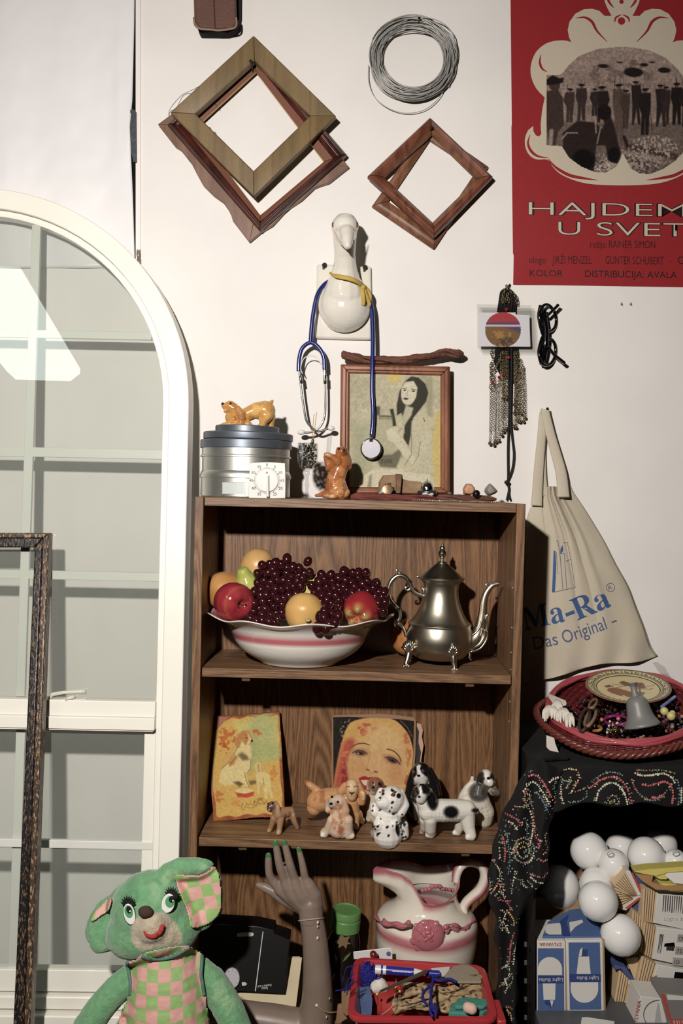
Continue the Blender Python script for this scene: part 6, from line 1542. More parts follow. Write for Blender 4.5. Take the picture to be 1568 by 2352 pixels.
# --- red basket full of sewing things, on a carton in front of the bookcase
RED = mat('red_plastic', (186,44,52), rough=.32, coat=.15)
zr = .335
def rimpt(px, py, z=zr):
    d = ray(px, py); return CAM+d*((z-CAM.z)/d.z)
RC = [rimpt(*B5(x, y)) for x, y in ((200,1385),(1378,1400),(1268,978),(252,912))]
rbk = thing('plastic_basket', 'red plastic basket of sewing odds and ends before the pitcher', 'basket', (sum(RC, Vector())/4)-Vector((0,0,.09)))
def rr_loop(cor, inset, z, rad=.028, seg=6):
    c = sum(cor, Vector())/4; q_ = [Vector((c.x+(p.x-c.x)*(1-inset), c.y+(p.y-c.y)*(1-inset), z)) for p in cor]; out = []
    for i in range(4):
        a, b, d = q_[i-1], q_[i], q_[(i+1) % 4]; u = (a-b).normalized(); v_ = (d-b).normalized()
        for k in range(seg+1):
            t = k/seg; out.append((b+u*rad)*(1-t)**2+b*2*t*(1-t)+(b+v_*rad)*t*t)
    return out
loops = [rr_loop(RC, .22, zr-.092), rr_loop(RC, .20, zr-.09), rr_loop(RC, .075, zr-.008), rr_loop(RC, .0, zr-.010), rr_loop(RC, -.012, zr-.004), rr_loop(RC, 0, zr), rr_loop(RC, .075, zr), rr_loop(RC, .09, zr-.004), rr_loop(RC, .21, zr-.086), rr_loop(RC, .5, zr-.086)]
nl = len(loops[0]); mb = MB(); mb.v = [tuple(p) for l_ in loops for p in l_]; mb.f = [(i*nl+k, i*nl+(k+1) % nl, (i+1)*nl+(k+1) % nl, (i+1)*nl+k) for i in range(len(loops)-1) for k in range(nl)]+[tuple(range(nl-1,-1,-1)), tuple((len(loops)-1)*nl+k for k in range(nl))]
mb.build('tub', RED, rbk, smooth=True, angle=50)
hd = rimpt(*B5(1345,1300)); MB().box(hd+Vector((.008,.0,-.012)),(.016,.07,.012)).build('handle', RED, rbk, bevel=.003)
cxm = sum(RC, Vector())/4
tag(MB().box((cxm.x, cxm.y, (zr-.093)/2),(.24,.20, zr-.093)).build('carton', mat('kraft', (150,116,80), rough=.85), None, bevel=.002), 'brown carton standing on the floor under the red plastic basket', 'box')
def inb(x, y, h):      # a place inside the basket, h above the floor of the tub
    return rimpt(*B5(x, y), zr-.086+h)
YB = mat('royal_blue_yarn', (26,30,134), rough=.8, bump=1, bscale=160)
yr = thing('yarn_ball', 'shaggy ball of royal blue yarn at the left end of the red basket', 'yarn', inb(330,1050,.03))
yc = inb(332,1050,.058); MB().ell(yc, (.024,.024,.023)).build('core', YB, yr, smooth=True); R = random.Random(6)
for i in range(26):
    ax_ = Vector((R.gauss(0,1), R.gauss(0,1), R.gauss(0,1))).normalized(); u = ax_.orthogonal().normalized(); w_ = ax_.cross(u); rr = .0245+R.uniform(0,.003)
    MB().tube([yc+(u*math.cos(t)+w_*math.sin(t))*rr+ax_*R.uniform(-.0015,.0015)+ax_*.006*math.sin(i) for t in np.linspace(0,2*PI, 19)[:-1]],.0011,5, closed=True).build('strand', YB, yr, smooth=True)
for q_ in ([(250,1040),(200,1100),(180,1160),(100,1180)],[(250,1080),(210,1130),(175,1190)],[(260,980),(190,1000),(170,1060),(160,1110)],[(245,1100),(200,1180),(190,1210)],[(400,1090),(450,1080),(470,1060)]):
    MB().tube(catmull([P(*B5(x, y),-.42-.0002*x) for x, y in q_],5),.0011,5).build('strand', YB, yr, smooth=True)
mk = thing('marker_pen', 'blue and white marker pen lying along the back of the red basket', 'marker', inb(650,1020,.05))
p0_, p1_ = inb(415,1010,.092), inb(918,1048,.090); dv = p1_-p0_
def seg(nm, a, b, r0, r1, m): MB().tube([p0_+dv*a, p0_+dv*b],[r0, r1],16).build(nm, m, mk, smooth=True, angle=40)
PWH = mat('white_plastic', (242,240,232)); PBL = mat('blue_plastic', (30,40,150), rough=.3, coat=.3)
seg('cap', 0,.17,.0082,.0082, PWH); seg('cap_band', .09,.12,.0084,.0084, PBL); seg('barrel', .17,.60,.0078,.0078, PBL); seg('collar', .60,.74,.0075,.004, PWH); seg('nib_cap', .78,1., .0062,.0062, PBL)
for i in range(11): MB().box(p0_+dv*(.27+.028*i)+Vector((0,-.0074,.0032)),(.0034,.0006,.0016+.0008*(i % 2))).build('print', PWH, mk)
tag(MB().loft([inb(x, y, .100) for x, y in ((440,1195),(455,1170),(810,1010),(835,1020),(815,1045))],[inb(x, y, .096) for x, y in ((440,1198),(455,1173),(810,1013),(835,1024),(815,1048))]).build('scissor_blade', mat('grey_blade', (104,96,90), rough=.4, metal=.6), None, bevel=.0006), 'long grey metal blade slanting across the middle of the red basket', 'blade')
pc = inb(530,1275,.03)
tag(MB().lathe([(.004,-.024),(.028,-.02),(.036,-.004),(.034,.012),(.02,.022),(.004,.021)], Matrix.Translation(pc),28).build('pincushion', mat('red_felt', (172,40,34), rough=.8, bump=.4, bscale=120), None, smooth=True), 'round red pincushion at the front of the red basket', 'pincushion')
for i, (x, y) in enumerate(((575,1155),(605,1182),(560,1140),(428,1205))):
    pn = thing('pin', 'pin with a yellow ball head stuck in the red basket', 'pin', inb(x, y, .076), 'yellow-headed pins in the red basket'); a = inb(x, y, .078); MB().ell(a, .0025, nu=10, nv=7).build('head', mat('yellow_bead', (226,196,70), rough=.3), pn, smooth=True); MB().tube([a, a+Vector((.003,.004,-.025))],.0004,5).build('shaft', CHR, pn)
tag(MB().tube(catmull([inb(x, y, h) for x, y, h in ((575,1085,.07),(580,1140,.078),(565,1220,.07),(545,1300,.062),(460,1370,.04))],6),.0006,5).build('thread', mat('cream_thread', (206,186,160), rough=.8), None, smooth=True), 'loose cream thread curling over the red pincushion', 'thread')
def lump(name, label, cat, pts, rs, m, fnh=None, vox=.0022, sm=3, ops=None, squash=1):
    mb = MB()
    for (x, y, h), r in zip(pts, rs): mb.ell(inb(x, y, h),(r, r, r*squash))
    me = remesh(mb, vox, sm); 
    if ops: paint(me, ops)
    return tag(link(name, me, m), label, cat)
lump('cotton_ball', 'tuft of white cotton beside the blue yarn in the red basket', 'cotton', [(450,1135,.06),(480,1150,.056),(420,1150,.056),(445,1160,.052)],[.014,.010,.012,.012], mat('cotton', (222,216,204), rough=1, bump=1, bscale=200))
fb = thing('fabric_bundle', 'folded leopard-print fabric tied with blue yarn in the red basket', 'fabric', inb(930,1230,.02))
fR = random.Random(12)
for i in range(8):
    t = i/7; base = inb(925,1270-120*t, .034+.03*t); L0, L1 = -.092+.02*t+fR.uniform(-.006,.006),.088-.01*t+fR.uniform(-.006,.006)
    c_ = [base+Vector((L0+(L1-L0)*k/10,-.03+.01*math.sin(k*.7+i)+.003*i, .006*math.sin(k*.55+i*1.3)+.014*k/10)) for k in range(11)]; c_ = catmull(c_, 9)
    me = MB().tube(c_, [.008+.003*math.sin(k*.1+i)+.0007*math.sin(k*.9) for k in range(91)],28, flat=.65, up=(0,0,1)).mesh('fold'); rp = []
    for q_ in range(110): rp.append(('e', fR.uniform(920,1110), fR.uniform(2240,2345), fR.uniform(2.5,7), fR.uniform(1.4,3), fR.uniform(-30,60), fR.choice([(44,32,22),(70,50,32),(36,26,20)]),1.6))
    paint(me, [('bg', (168,140,98)),('n', .2,9, i)]+rp); link('fold', me, mat('fabric_print', (255,255,255), rough=.8, attr=True), fb, smooth=True)
for q_ in ([(870,1060),(860,1130),(850,1200),(855,1290),(880,1340),(900,1310)],[(870,1130),(800,1180),(785,1240),(820,1290)],[(860,1080),(920,1100),(990,1085),(1050,1110)],[(860,1070),(900,1060),(930,1055)],[(850,1290),(845,1340),(860,1380)],[(880,1280),(890,1340),(885,1370)]):
    MB().tube(catmull([inb(x, y, .098) for x, y in q_],5),.0026,7).build('yarn_tie', YB, fb, smooth=True)
half_ = [inb(1100+145*math.cos(a),1100-140*math.sin(a)*.9-5,.088) for a in np.linspace(-.1, PI+.1,24)]
tag(MB().loft(half_, [p-Vector((0,0,.004)) for p in half_]).build('felt_piece', mat('grey_felt', (160,146,124), rough=.9, bump=.5, bscale=200), None, bevel=.001), 'rounded piece of greyish felt at the back right of the red basket', 'felt')
q4 = [inb(x, y, .06) for x, y in ((985,1398),(1010,1320),(1100,1308),(1310,1330),(1312,1352),(1255,1398),(1120,1402))]
tg_ = thing('teal_cloth', 'folded teal cloth in the front right corner of the red basket', 'cloth', q4[0]); TEA = mat('teal_cloth', (62,138,122), rough=.85, bump=1, bscale=120)
MB().loft([p+Vector((0,0,.012)) for p in q4],[p-Vector((0,0,.0)) for p in q4]).build('lower_fold', TEA, tg_, bevel=.003)
MB().loft([p*.85+q4[3]*.15+Vector((0,0,.021)) for p in q4],[p*.85+q4[3]*.15+Vector((0,0,.013)) for p in q4]).build('upper_fold', TEA, tg_, bevel=.003)
lump('foam_bit', 'small pinkish foam scrap lying on the teal cloth', 'scrap', [(1140,1310,.086),(1170,1320,.086)],[.010,.010], mat('pink_foam', (222,182,164), rough=.9))
tag(MB().loft([P(*B5(x, y),-.272) for x, y in ((243,880),(250,876),(530,846),(545,855),(548,930),(246,930))],[P(*B5(x, y),-.274)+Vector((0,.003,0)) for x, y in ((243,880),(250,876),(530,846),(545,855),(548,930),(246,930))]).build('package_card', mat('package_card', (226,222,216), rough=.5), None), 'white packaging card standing behind the red basket rim', 'card')
tag(MB().lathe([(.0045,0),(.0045,.0006)], face_frame(P(*B5(518,888),-.2732),(1,0,0),(0,0,1)),20).build('round_emblem', mat('emblem_blue', (96,100,160), rough=.5)), 'small blue round emblem on the white packaging card', 'emblem')
lump('brown_button', 'shiny brown bead at the back edge of the red basket', 'bead', [(400,895,.090)],[.008], mat('brown_gloss', (110,30,26), rough=.15, coat=1))
sc1 = [inb(x, y, h) for x, y, h in ((250,1150,.07),(370,1140,.07),(392,1240,.072),(385,1360,.05),(280,1372,.04),(240,1240,.06))]
tag(MB().loft(sc1,[p-Vector((0,0,.004)) for p in sc1]).build('denim_scrap', mat('denim', (70,88,128), rough=.8, bump=.6, bscale=180, vary=.2, vscale=40), None, bevel=.001), 'blue-grey fabric scrap at the front left of the red basket', 'fabric')
sc2 = [inb(x, y, .086) for x, y in ((850,1000),(1000,990),(990,1020),(940,1080),(900,1075))]
tag(MB().loft(sc2,[p-Vector((0,0,.002)) for p in sc2]).build('white_paper', mat('white_paper', (224,218,208), rough=.7)), 'white paper slip behind the grey felt in the red basket', 'paper')
for x, y in ((1262,1090),(1270,1120)):
    tag(MB().lathe([(.007,-.0025),(.0085,0),(.007,.0025)], Matrix.Translation(inb(x, y, .075)) @ Matrix.Rotation(1.1,4, 'X'),20).build('spool', mat('white_plastic', (242,240,232)), None, smooth=True),('upper' if y < 1100 else 'lower')+' small white plastic spool in the right corner of the red basket', 'spool')
for i, (q_) in enumerate(([(150,1200),(250,1190),(250,1260),(215,1290),(240,1330),(190,1380),(150,1340)],[(120,1300),(200,1290),(195,1400),(120,1440),(105,1430)])):
    tag(MB().slab(L(B5, *q_),-.335+.02*i, -.325+.02*i).build('bark_piece', mat('torn_wood', (150,112,80), rough=.9, bump=1, bscale=80, vary=.25, vscale=50, stretch=(1,1,.2)), None, bevel=.001),['upper splintered piece of brown wood left of the red basket', 'lower splintered piece of brown wood left of the red basket'][i], 'wood')
# ================================================================ cloth bag on the wall
BAGC = mat('canvas', (200,188,164), rough=.85, bump=.35, bscale=420, vary=.07, vscale=9)
bag = thing('tote_bag', 'beige canvas tote bag with blue print hanging by its handles on the wall', 'bag', P(1330,1300,-.03))
BL_ = cm2(L(B8,(175,795),(150,850),(128,900),(110,960),(100,1100),(85,1400),(70,1700),(64,2000),(62,2300),(70,2310)),4)
BR_ = cm2(L(B8,(440,640),(480,740),(560,860),(640,990),(740,1160),(830,1340),(930,1520),(990,1680),(1060,1860),(1110,2010),(1165,2080)),4)
def interp_edge(E_, t):
    n = len(E_)-1; f_ = t*n; i = min(int(f_), n-1); r = f_-i
    return (E_[i][0]*(1-r)+E_[i+1][0]*r, E_[i][1]*(1-r)+E_[i+1][1]*r)
def bag_xy(u, v):
    a, b = interp_edge(BL_, v), interp_edge(BR_, v)
    x = a[0]*(1-u)+b[0]*u; y = a[1]*(1-u)+b[1]*u
    if v > .9: y += (v-.9)/.1*7*math.sin(u*9)*(.3+u)
    if v < .05: y += (1-v/.05)*8*math.sin(PI*u*2.2+2.2)
    return x, y
def bag_depth(u, v):
    bul = math.sin(PI*min(max(u, 0),1))**.6*(.006+.030*v*(1.15-.55*v))
    f1 = lambda uu, ww, am: am*math.exp(-((u-uu)/ww)**2)
    fold = (f1(.47+.03*v, .02,-.008)+f1(.60+.06*v, .022,-.010)+f1(.53+.04*v, .035,.007)+f1(.68+.06*v, .035,.007)+f1(.36,.03,.004)+f1(.25,.02,-.004))*max(0,1-v*1.25)**.7
    fold += .005*v**3*math.sin(u*23+2*math.sin(v*7))+.003*v*mnoise.noise(Vector((u*6, v*5,1)))
    return -(.006+bul+fold)
mg = MB().grid(lambda u, v: P(*bag_xy(u, v), bag_depth(u, v)),90,90)
mg.build('front_panel', BAGC, bag, smooth=True, solid=.0014)
MB().grid(lambda u, v: P(bag_xy(u, v)[0]+(4*v if u > .5 else 0), bag_xy(u, v)[1],-.002-.002*math.sin(PI*u)),30,30).build('back_panel', BAGC, bag, smooth=True, solid=.001)
def strap(pts, w0, nm):
    c_ = catmull([P(*B8(x, y),-d) for x, y, d in pts],6); MB().tube(c_, [w0*(.75+.5*i/len(c_)) for i in range(len(c_))],12, flat=.28, up=(0,-1,0)).build(nm, BAGC, bag, smooth=True)
strap([(250,72,.024),(235,130,.024),(228,260,.022),(215,420,.020),(200,600,.020),(190,780,.022),(185,860,.026)],.0105, 'handle')
strap([(255,72,.028),(262,120,.028),(300,280,.026),(345,440,.026),(385,590,.028),(400,720,.034),(405,790,.04)],.0115, 'handle')
strap([(245,85,.014),(240,200,.012),(236,420,.010),(240,640,.012),(255,780,.012)],.007, 'handle')
nail(1249,946,.03, 'nail from which the beige canvas tote bag hangs', r=.0014)
BBL = mat('print_blue', (58,92,146), rough=.85); BB2 = mat('print_blue_thin', (88,98,138), rough=.85)
us, vs = np.meshgrid(np.linspace(0,1,121), np.linspace(0,1,121)); TAB = np.array([[bag_xy(a, b) for a, b in zip(ra, rb)] for ra, rb in zip(us, vs)])
def on_bag(px, py, e=.0016):
    d = (TAB[..., 0]-px)**2+(TAB[..., 1]-py)**2; i, j = np.unravel_index(d.argmin(), d.shape)
    u, v = us[i, j], vs[i, j]
    for _ in range(3):
        x, y = bag_xy(u, v); h = 1e-3; xu, yu = bag_xy(min(u+h, 1), v); xv, yv = bag_xy(u, min(v+h, 1)); J = np.array([[(xu-x)/h, (xv-x)/h],[(yu-y)/h, (yv-y)/h]])
        try: du, dv_ = np.linalg.solve(J, [px-x, py-y])
        except Exception: break
        u = min(max(u+du, 0),1-h); v = min(max(v+dv_, 0),1-h)
    return P(px, py, bag_depth(u, v)-e)
def bag_text(body, p0, p1, hgt, m, off=0., fit=.727, bold=False):
    (x0, y0),(x1, y1) = p0, p1; ln = math.hypot(x1-x0, y1-y0); ux, uy = (x1-x0)/ln, (y1-y0)/ln; s_ = .001
    def warp(p): 
        a, b = p.x/s_, p.y/s_; return on_bag(x0+ux*a+uy*b, y0+uy*a-ux*b)
    return text_mesh(body, None, m, 'lettering', bag, width=ln*s_, height=hgt*s_, offset=off, warp=warp, fit=fit)
serif = lambda t: ''.join({'M': '\U0001D40C', 'a': '\U0001D41A', 'R': '\U0001D411'}.get(c_, c_) for c_ in t)
bag_text(serif('Ma'), B8(90,1880), B8(420,1806),52, BBL, .0,.70); bag_text('-', B8(428,1770), B8(500,1742),8, BBL, .0, None)
bag_text(serif('Ra'), B8(520,1800), B8(800,1680),52, BBL, .0,.70)
bag_text('Das', B8(170,2040), B8(365,1996),31, BB2); bag_text('Original', B8(412,1990), B8(765,1868),31, BB2, fit=.727); bag_text('-', B8(800,1822), B8(842,1806),3.2, BB2, fit=None)
rg = B8(790,1530)
MB().tube([on_bag(rg[0]+9.5*math.cos(t), rg[1]+9.5*math.sin(t)) for t in np.linspace(0,2*PI, 33)[:-1]],.0006,5, closed=True).build('lettering', BB2, bag)
bag_text('R', (rg[0]-4, rg[1]+5.5),(rg[0]+4.5, rg[1]+3),9.5, BB2)
def bag_poly(pts, m, nm='printed_mark'):
    n = len(pts); v = [on_bag(*p) for p in pts]; MB().add(v, [tuple(range(n))]).build(nm, m, bag)
for a, b, c_, d in ((1230,1340,0,0),(1340,1450,0,0),(1450,1570,0,0)):
    w0 = lambda y: np.interp(y, [1230,1340,1450,1570],[324,320,316,310]); w1 = lambda y: np.interp(y, [1230,1340,1450,1570],[338,345,342,334])
    bag_poly(L(B8,(w0(a), a),(w1(a), a),(w1(b), b),(w0(b), b)), BBL)
bag_poly(L(B8,(378,1250),(380,1215),(398,1182),(404,1230),(385,1245)), BBL)
for q_ in ([(345,1150),(358,1145),(375,1250),(400,1555)],[(375,1250),(410,1250),(432,1550)],[(400,1165),(435,1160),(465,1300),(425,1315)],[(465,1300),(500,1530),(330,1568)],[(345,1240),(352,1330),(360,1420)]):
    c_ = []
    for (x0, y0),(x1, y1) in zip(q_[:-1], q_[1:]): c_ += [on_bag(*B8(x0+(x1-x0)*t, y0+(y1-y0)*t)) for t in np.linspace(0,1,9)]
    MB().tube(c_, .0005,4).build('printed_mark', BB2, bag)

# ================================================================ black shelf unit at the right
SU = mat('black_shelf', (16,15,16), rough=.6)
su = thing('shelf_unit', 'low black shelf unit right of the bookcase, draped with a flowered cloth', 'shelf', (.68,-.2,0))
X0, X1, TY0, TY1, TZ = .366,1.12,-.36,-.01,.735
def sub(nm, a, b, m=SU, bev=.0015): return MB().box2(a, b).build(nm, m, su, bevel=bev)
sub('top_board', (X0, TY0, TZ-.02),(X1, TY1, TZ)); sub('lower_shelf', (X0+.0045,-.435,.24),(X1-.0005, TY1-.001,.262), mat('grey_metal_shelf', (84,86,88), rough=.45, vary=.1, vscale=20))
sub('side_panel', (X0, TY0,0),(X0+.004, TY1, TZ-.0205)); sub('side_panel', (X1-.016, TY0,0),(X1, TY1, TZ-.0205)); sub('back_panel', (X0+.0045, TY1-.008,.262),(X1-.0165, TY1-.001, TZ-.021), mat('black_back', (8,8,8), rough=.9))
TK2 = mat('grey_tab', (96,96,96), rough=.5, metal=.3)
for i in range(5):
    y = 2168+i*42; a_ = P(1206, y, TY0-.001); sub('metal_tab', (a_.x-.002, TY0-.003, a_.z-.005),(a_.x+.003, TY0+.0, a_.z+.004), TK2,.0005)
# cloth
CLB = mat('black_cloth', (12,11,12), rough=.9, bump=.4, bscale=300)
scf = thing('flowered_cloth', 'black cloth printed with strings of small flowers, draped over the black shelf', 'cloth', P(1330,1800,-.37))
fy = -.366
LC = cm2(D1 and [(1218,1735),(1196,1790),(1162,1850),(1142,1905),(1128,1965),(1121,2020),(1124,2070),(1138,2110),(1136,2160),(1146,2210),(1140,2280),(1148,2330),(1150,2400)],6)
RC2 = cm2([(1300,1772),(1290,1800),(1272,1860),(1260,1910),(1260,1960),(1256,2010),(1238,2040),(1210,2070),(1192,2120),(1186,2180),(1188,2260),(1186,2330),(1188,2400)],6)
def fall_y(px, py):
    return fy-.012-.010*math.sin((px-1120)*.11+.9*math.sin(py*.02))-.012*math.exp(-((py-2060)/40)**2)-.00004*max(0, py-1800)*.5-.008
def fall(u, v):
    a, b = interp_edge(LC, v), interp_edge(RC2, v); x = a[0]*(1-u)+b[0]*u; y = a[1]*(1-u)+b[1]*u
    x += 2.5*math.sin(y*.09+u*3)*(1 if u in (0,1) else .4); e = 4*u*(1-u)
    return P(x, y, fall_y(x, y)+.02*(1-min(1, e*2.2)))
MB().grid(fall, 40,110).build('hanging_fold', CLB, scf, smooth=True, solid=.0012)
def val_y(px, py): return fy-.004-.004*math.sin(px*.06+py*.01)*min(1, max(0,(py-1775)/40))
ZT = TZ+.0012
def val(u, v):        # lies on the board, bends over its front edge and hangs
    x = 1228+u*(1900-1228); bot = 1848+5*math.sin(x*.05)+(14*math.exp(-((x-1270)/26)**2))
    if v < .35:
        t = v/.35; q_ = P(x, 1772, fy-.004); return Vector((q_.x, -.03+(fy-.003+.03)*t, ZT+.0015*math.sin(x*.05+t*8)+.0005+.003*math.exp(-((t-.8)/.15)**2)))
    t = (v-.35)/.65; y0 = proj((0, fy-.003, ZT))[1]; y = y0+(bot-y0)*t; return P(x, y, val_y(x, y))
MB().grid(val, 110,40).build('top_fold', CLB, scf, smooth=True, solid=.0012)
bun = catmull([Vector((X0-.004,-.352, TZ+.010)), Vector((X0+.02,-.345, TZ+.015)), Vector((X0+.045,-.335, TZ+.013)), Vector((X0+.07,-.33, TZ+.008))],6)
MB().tube(bun, [.008,.012,.013,.010,.006],14, flat=.8).build('rolled_edge', CLB, scf, smooth=True)
# printed flowers: chains of small raised dots
FR = random.Random(21); DV = []; DF = []; DC = []
PKc, CRc, BLc, GRc, YEc = (204,96,96),(222,208,180),(112,136,150),(136,160,110),(216,178,104)
def dot(px, py, r, c_, fn, rot=0, el=1.):
    if not (-50 < px < 1700): return
    s_ = pm(fy); p = P(px, py, fn(px, py)-.0019); o_ = len(DV); n = 7
    for k in range(n):
        t = 2*PI*k/n; a, b = r*el*math.cos(t), r*math.sin(t); DV.append((p.x+(a*math.cos(rot)-b*math.sin(rot))*s_, p.y, p.z+(a*math.sin(rot)+b*math.cos(rot))*s_))
    DF.append(tuple(range(o_, o_+n))); DC.extend([c_]*n)
inl = lambda x, y: None
def zone(px, py):
    if py > proj((0, fy-.003, ZT))[1] and py < 1848 and px > 1285: return val_y
    i = None
    for k in range(len(LC)-1):
        if LC[k][1] <= py <= LC[k+1][1]: i = k
    if i is None: return val_y if (1776 < py < 1846 and px > 1228) else None
    xl = LC[i][0]; j = min(range(len(RC2)), key=lambda k: abs(RC2[k][1]-py)); xr = RC2[j][0]
    if xl+3 < px < xr-2: 
        def f_(x, y):
            u = (x-xl)/(xr-xl); e = 4*u*(1-u); return fall_y(x, y)+.02*(1-min(1, e*2.2))
        return f_
    return val_y if (1776 < py < 1846 and px > 1228) else None
def chain_dots(pts, c_, r=2.0, gap=4.6, leaf=.5, jit=.6):
    cc = cm2(pts, 10); acc = 0
    for a, b in zip(cc[:-1], cc[1:]):
        acc += math.hypot(b[0]-a[0], b[1]-a[1])
        if acc >= gap:
            acc = 0; f_ = zone(*b)
            if f_ is None: continue
            col = FR.choice(c_) if isinstance(c_, list) else c_
            dot(b[0]+FR.uniform(-jit, jit), b[1]+FR.uniform(-jit, jit), r*FR.uniform(.75,1.2), col, f_)
            if FR.random() < leaf:
                q_ = (b[0]+FR.choice((-1,1))*r*2.0, b[1]+FR.uniform(-2,2)); f2 = zone(*q_)
                if f2: dot(*q_, r*.5, FR.choice((GRc, CRc, BLc)), f2, FR.uniform(0,3),2.)
MULTI = [PKc, CRc, YEc, GRc, BLc]
d_ = lambda *p: L(D1, *p)
for pts, c_, r in (
    (d_((930,925),(985,880),(1050,850),(1110,845),(1160,880),(1195,940),(1225,1040)), PKc, 2.6),(d_((975,1020),(990,950),(1030,905),(1080,885),(1130,905),(1170,960),(1190,1030)), CRc, 2.6),
    (d_((1040,1040),(1065,990),(1095,970),(1125,1000),(1135,1040)), MULTI, 2.),(d_((1060,1040),(1090,1000),(1115,1040)), MULTI, 1.8),(d_((930,890),(1000,835),(1080,812),(1160,835)), BLc, 2.),
    (d_((1230,815),(1290,835),(1360,832),(1430,822),(1490,848),(1512,890)), CRc, 2.8),(d_((1280,890),(1330,905),(1390,890),(1440,878),(1485,905),(1500,960),(1495,1030)), PKc, 2.8),
    (d_((1215,850),(1235,910),(1275,965),(1330,1000),(1390,1000),(1440,960),(1465,930)),[GRc, PKc, BLc],2.2),(d_((1525,850),(1545,930),(1535,1040)), BLc, 2.2),(d_((1560,900),(1555,1040)), CRc, 2.2),(d_((1350,980),(1390,990),(1430,970)), PKc, 3.),
    (d_((1230,795),(1330,800),(1430,800),(1510,820)),[PKc, GRc],1.8),(d_((780,1000),(800,1020),(860,1010),(910,980),(910,930)), BLc, 2.),(d_((755,850),(735,920),(745,1000),(770,1050)), CRc, 2.),(d_((740,800),(790,790),(850,800)), MULTI, 2.2),
    (d_((850,800),(860,850),(830,910),(800,960)), MULTI, 2.2),(d_((800,830),(800,880),(770,920)), MULTI, 2.),(d_((650,890),(680,860),(715,850)), CRc, 2.4),(d_((725,830),(760,870),(810,870)), GRc, 1.8),(d_((820,950),(880,930),(930,900)),[PKc, GRc],1.9),
    (d_((1590,800),(1640,840),(1700,830)), CRc, 2.6),(d_((1590,900),(1650,880),(1700,940)), PKc, 2.6),(d_((1600,1000),(1660,980),(1720,1010)), BLc, 2.2),
    # left fold
    (d_((490,860),(540,830),(590,850),(630,905),(670,980),(712,1062)), PKc, 2.6),(d_((470,960),(520,890),(560,885),(610,945),(650,1020),(690,1090)), CRc, 2.5),(d_((540,950),(580,960),(615,1010),(650,1090),(675,1120)), BLc, 2.2),
    (d_((500,930),(490,1000),(520,1060)), MULTI, 2.),(d_((530,930),(520,990),(545,1060)), MULTI, 2.),(d_((545,960),(500,1010),(480,1060)), MULTI, 2.),(d_((395,1030),(440,1050),(500,1040),(540,1010)), MULTI, 1.9),(d_((450,880),(480,840),(540,800)), BLc, 1.8),(d_((700,860),(690,930),(705,990)), GRc, 1.6),
    (d_((345,1090),(400,1115),(440,1140),(478,1180)), PKc, 2.6),(d_((330,1130),(380,1150),(415,1170),(440,1210)), CRc, 2.6),(d_((315,1215),(345,1270),(355,1350),(350,1430)), PKc, 2.4),(d_((340,1200),(370,1250),(380,1330),(390,1420),(375,1510)), BLc, 2.1),(d_((295,1240),(315,1300),(320,1400)),[CRc, GRc],2.2),
    (d_((520,1060),(545,1150),(540,1240),(525,1310)), CRc, 2.3),(d_((545,1080),(555,1180),(565,1250),(595,1290),(580,1335)), PKc, 2.3),(d_((490,1110),(505,1180),(505,1240)), BLc, 1.8),(d_((640,1215),(625,1260),(640,1330),(610,1380)), MULTI, 1.9),
    (d_((410,1340),(440,1280),(490,1260),(540,1300),(555,1350),(520,1420),(470,1430),(430,1400),(410,1340)), MULTI, 2.3),(d_((430,1330),(470,1290),(510,1310),(520,1360),(480,1400),(445,1370),(430,1330)), MULTI, 2.3),(d_((450,1340),(480,1320),(500,1350),(475,1370)), MULTI, 2.4),(d_((560,1370),(530,1420),(490,1440)), CRc, 2.4),
    (d_((260,1400),(290,1440),(320,1500),(300,1580),(260,1640)), MULTI, 2.3),(d_((300,1450),(330,1530),(315,1620),(280,1660)), MULTI, 2.2),(d_((245,1480),(255,1560),(250,1620)),[GRc, CRc],2.),(d_((575,1395),(610,1420),(640,1410)), PKc, 2.3),(d_((515,1500),(560,1520),(610,1530),(640,1500)), PKc, 2.2),(d_((520,1520),(570,1560),(620,1570)), CRc, 2.3),
    (d_((430,1470),(410,1560),(400,1640)),[CRc, GRc],2.1),(d_((470,1530),(480,1590),(520,1600)), MULTI, 2.),(d_((350,1560),(340,1640),(360,1700)), MULTI, 2.1),(d_((500,1540),(540,1590),(570,1610)), MULTI, 2.),(d_((290,1660),(340,1690),(400,1690)), PKc, 2.1),(d_((445,1260),(430,1310)), GRc, 1.9),(d_((270,1290),(275,1360)), GRc, 1.8),
    (L(B6,(165,700),(200,730),(185,790),(215,850),(230,880)), CRc, 2.4),(L(B6,(200,690),(240,740),(270,790),(265,830)), YEc, 2.5),(L(B6,(150,740),(180,830),(175,870)),[GRc, CRc],2.),(L(B6,(200,640),(230,670),(240,700)), PKc, 2.),(L(B6,(280,870),(255,920),(240,1000),(235,1080),(225,1110)), PKc, 2.4),(L(B6,(285,900),(275,980),(270,1060),(265,1120)), CRc, 2.),
    (L(B6,(235,1110),(170,1160),(120,1240),(150,1290),(205,1250),(235,1180),(225,1110)), MULTI, 2.2),(L(B6,(190,1220),(215,1290),(200,1350)), CRc, 2.3),(L(B6,(250,1180),(255,1250),(215,1310)),[YEc, GRc],2.),(L(B6,(195,1440),(230,1450),(260,1470)), PKc, 2.4),(L(B6,(200,1460),(240,1500),(250,1560)), YEc, 2.2),(L(B6,(225,1480),(225,1560),(210,1620)),[GRc, CRc],2.)):
    chain_dots(pts, c_, r)
for _ in range(260):
    px, py = FR.uniform(1125,1290), FR.uniform(1800,2340); f_ = zone(px, py)
    if f_ and FR.random() < .5: dot(px, py, FR.uniform(.7,1.4), FR.choice([GRc, CRc, BLc, PKc]), f_, FR.uniform(0,3),1.8)
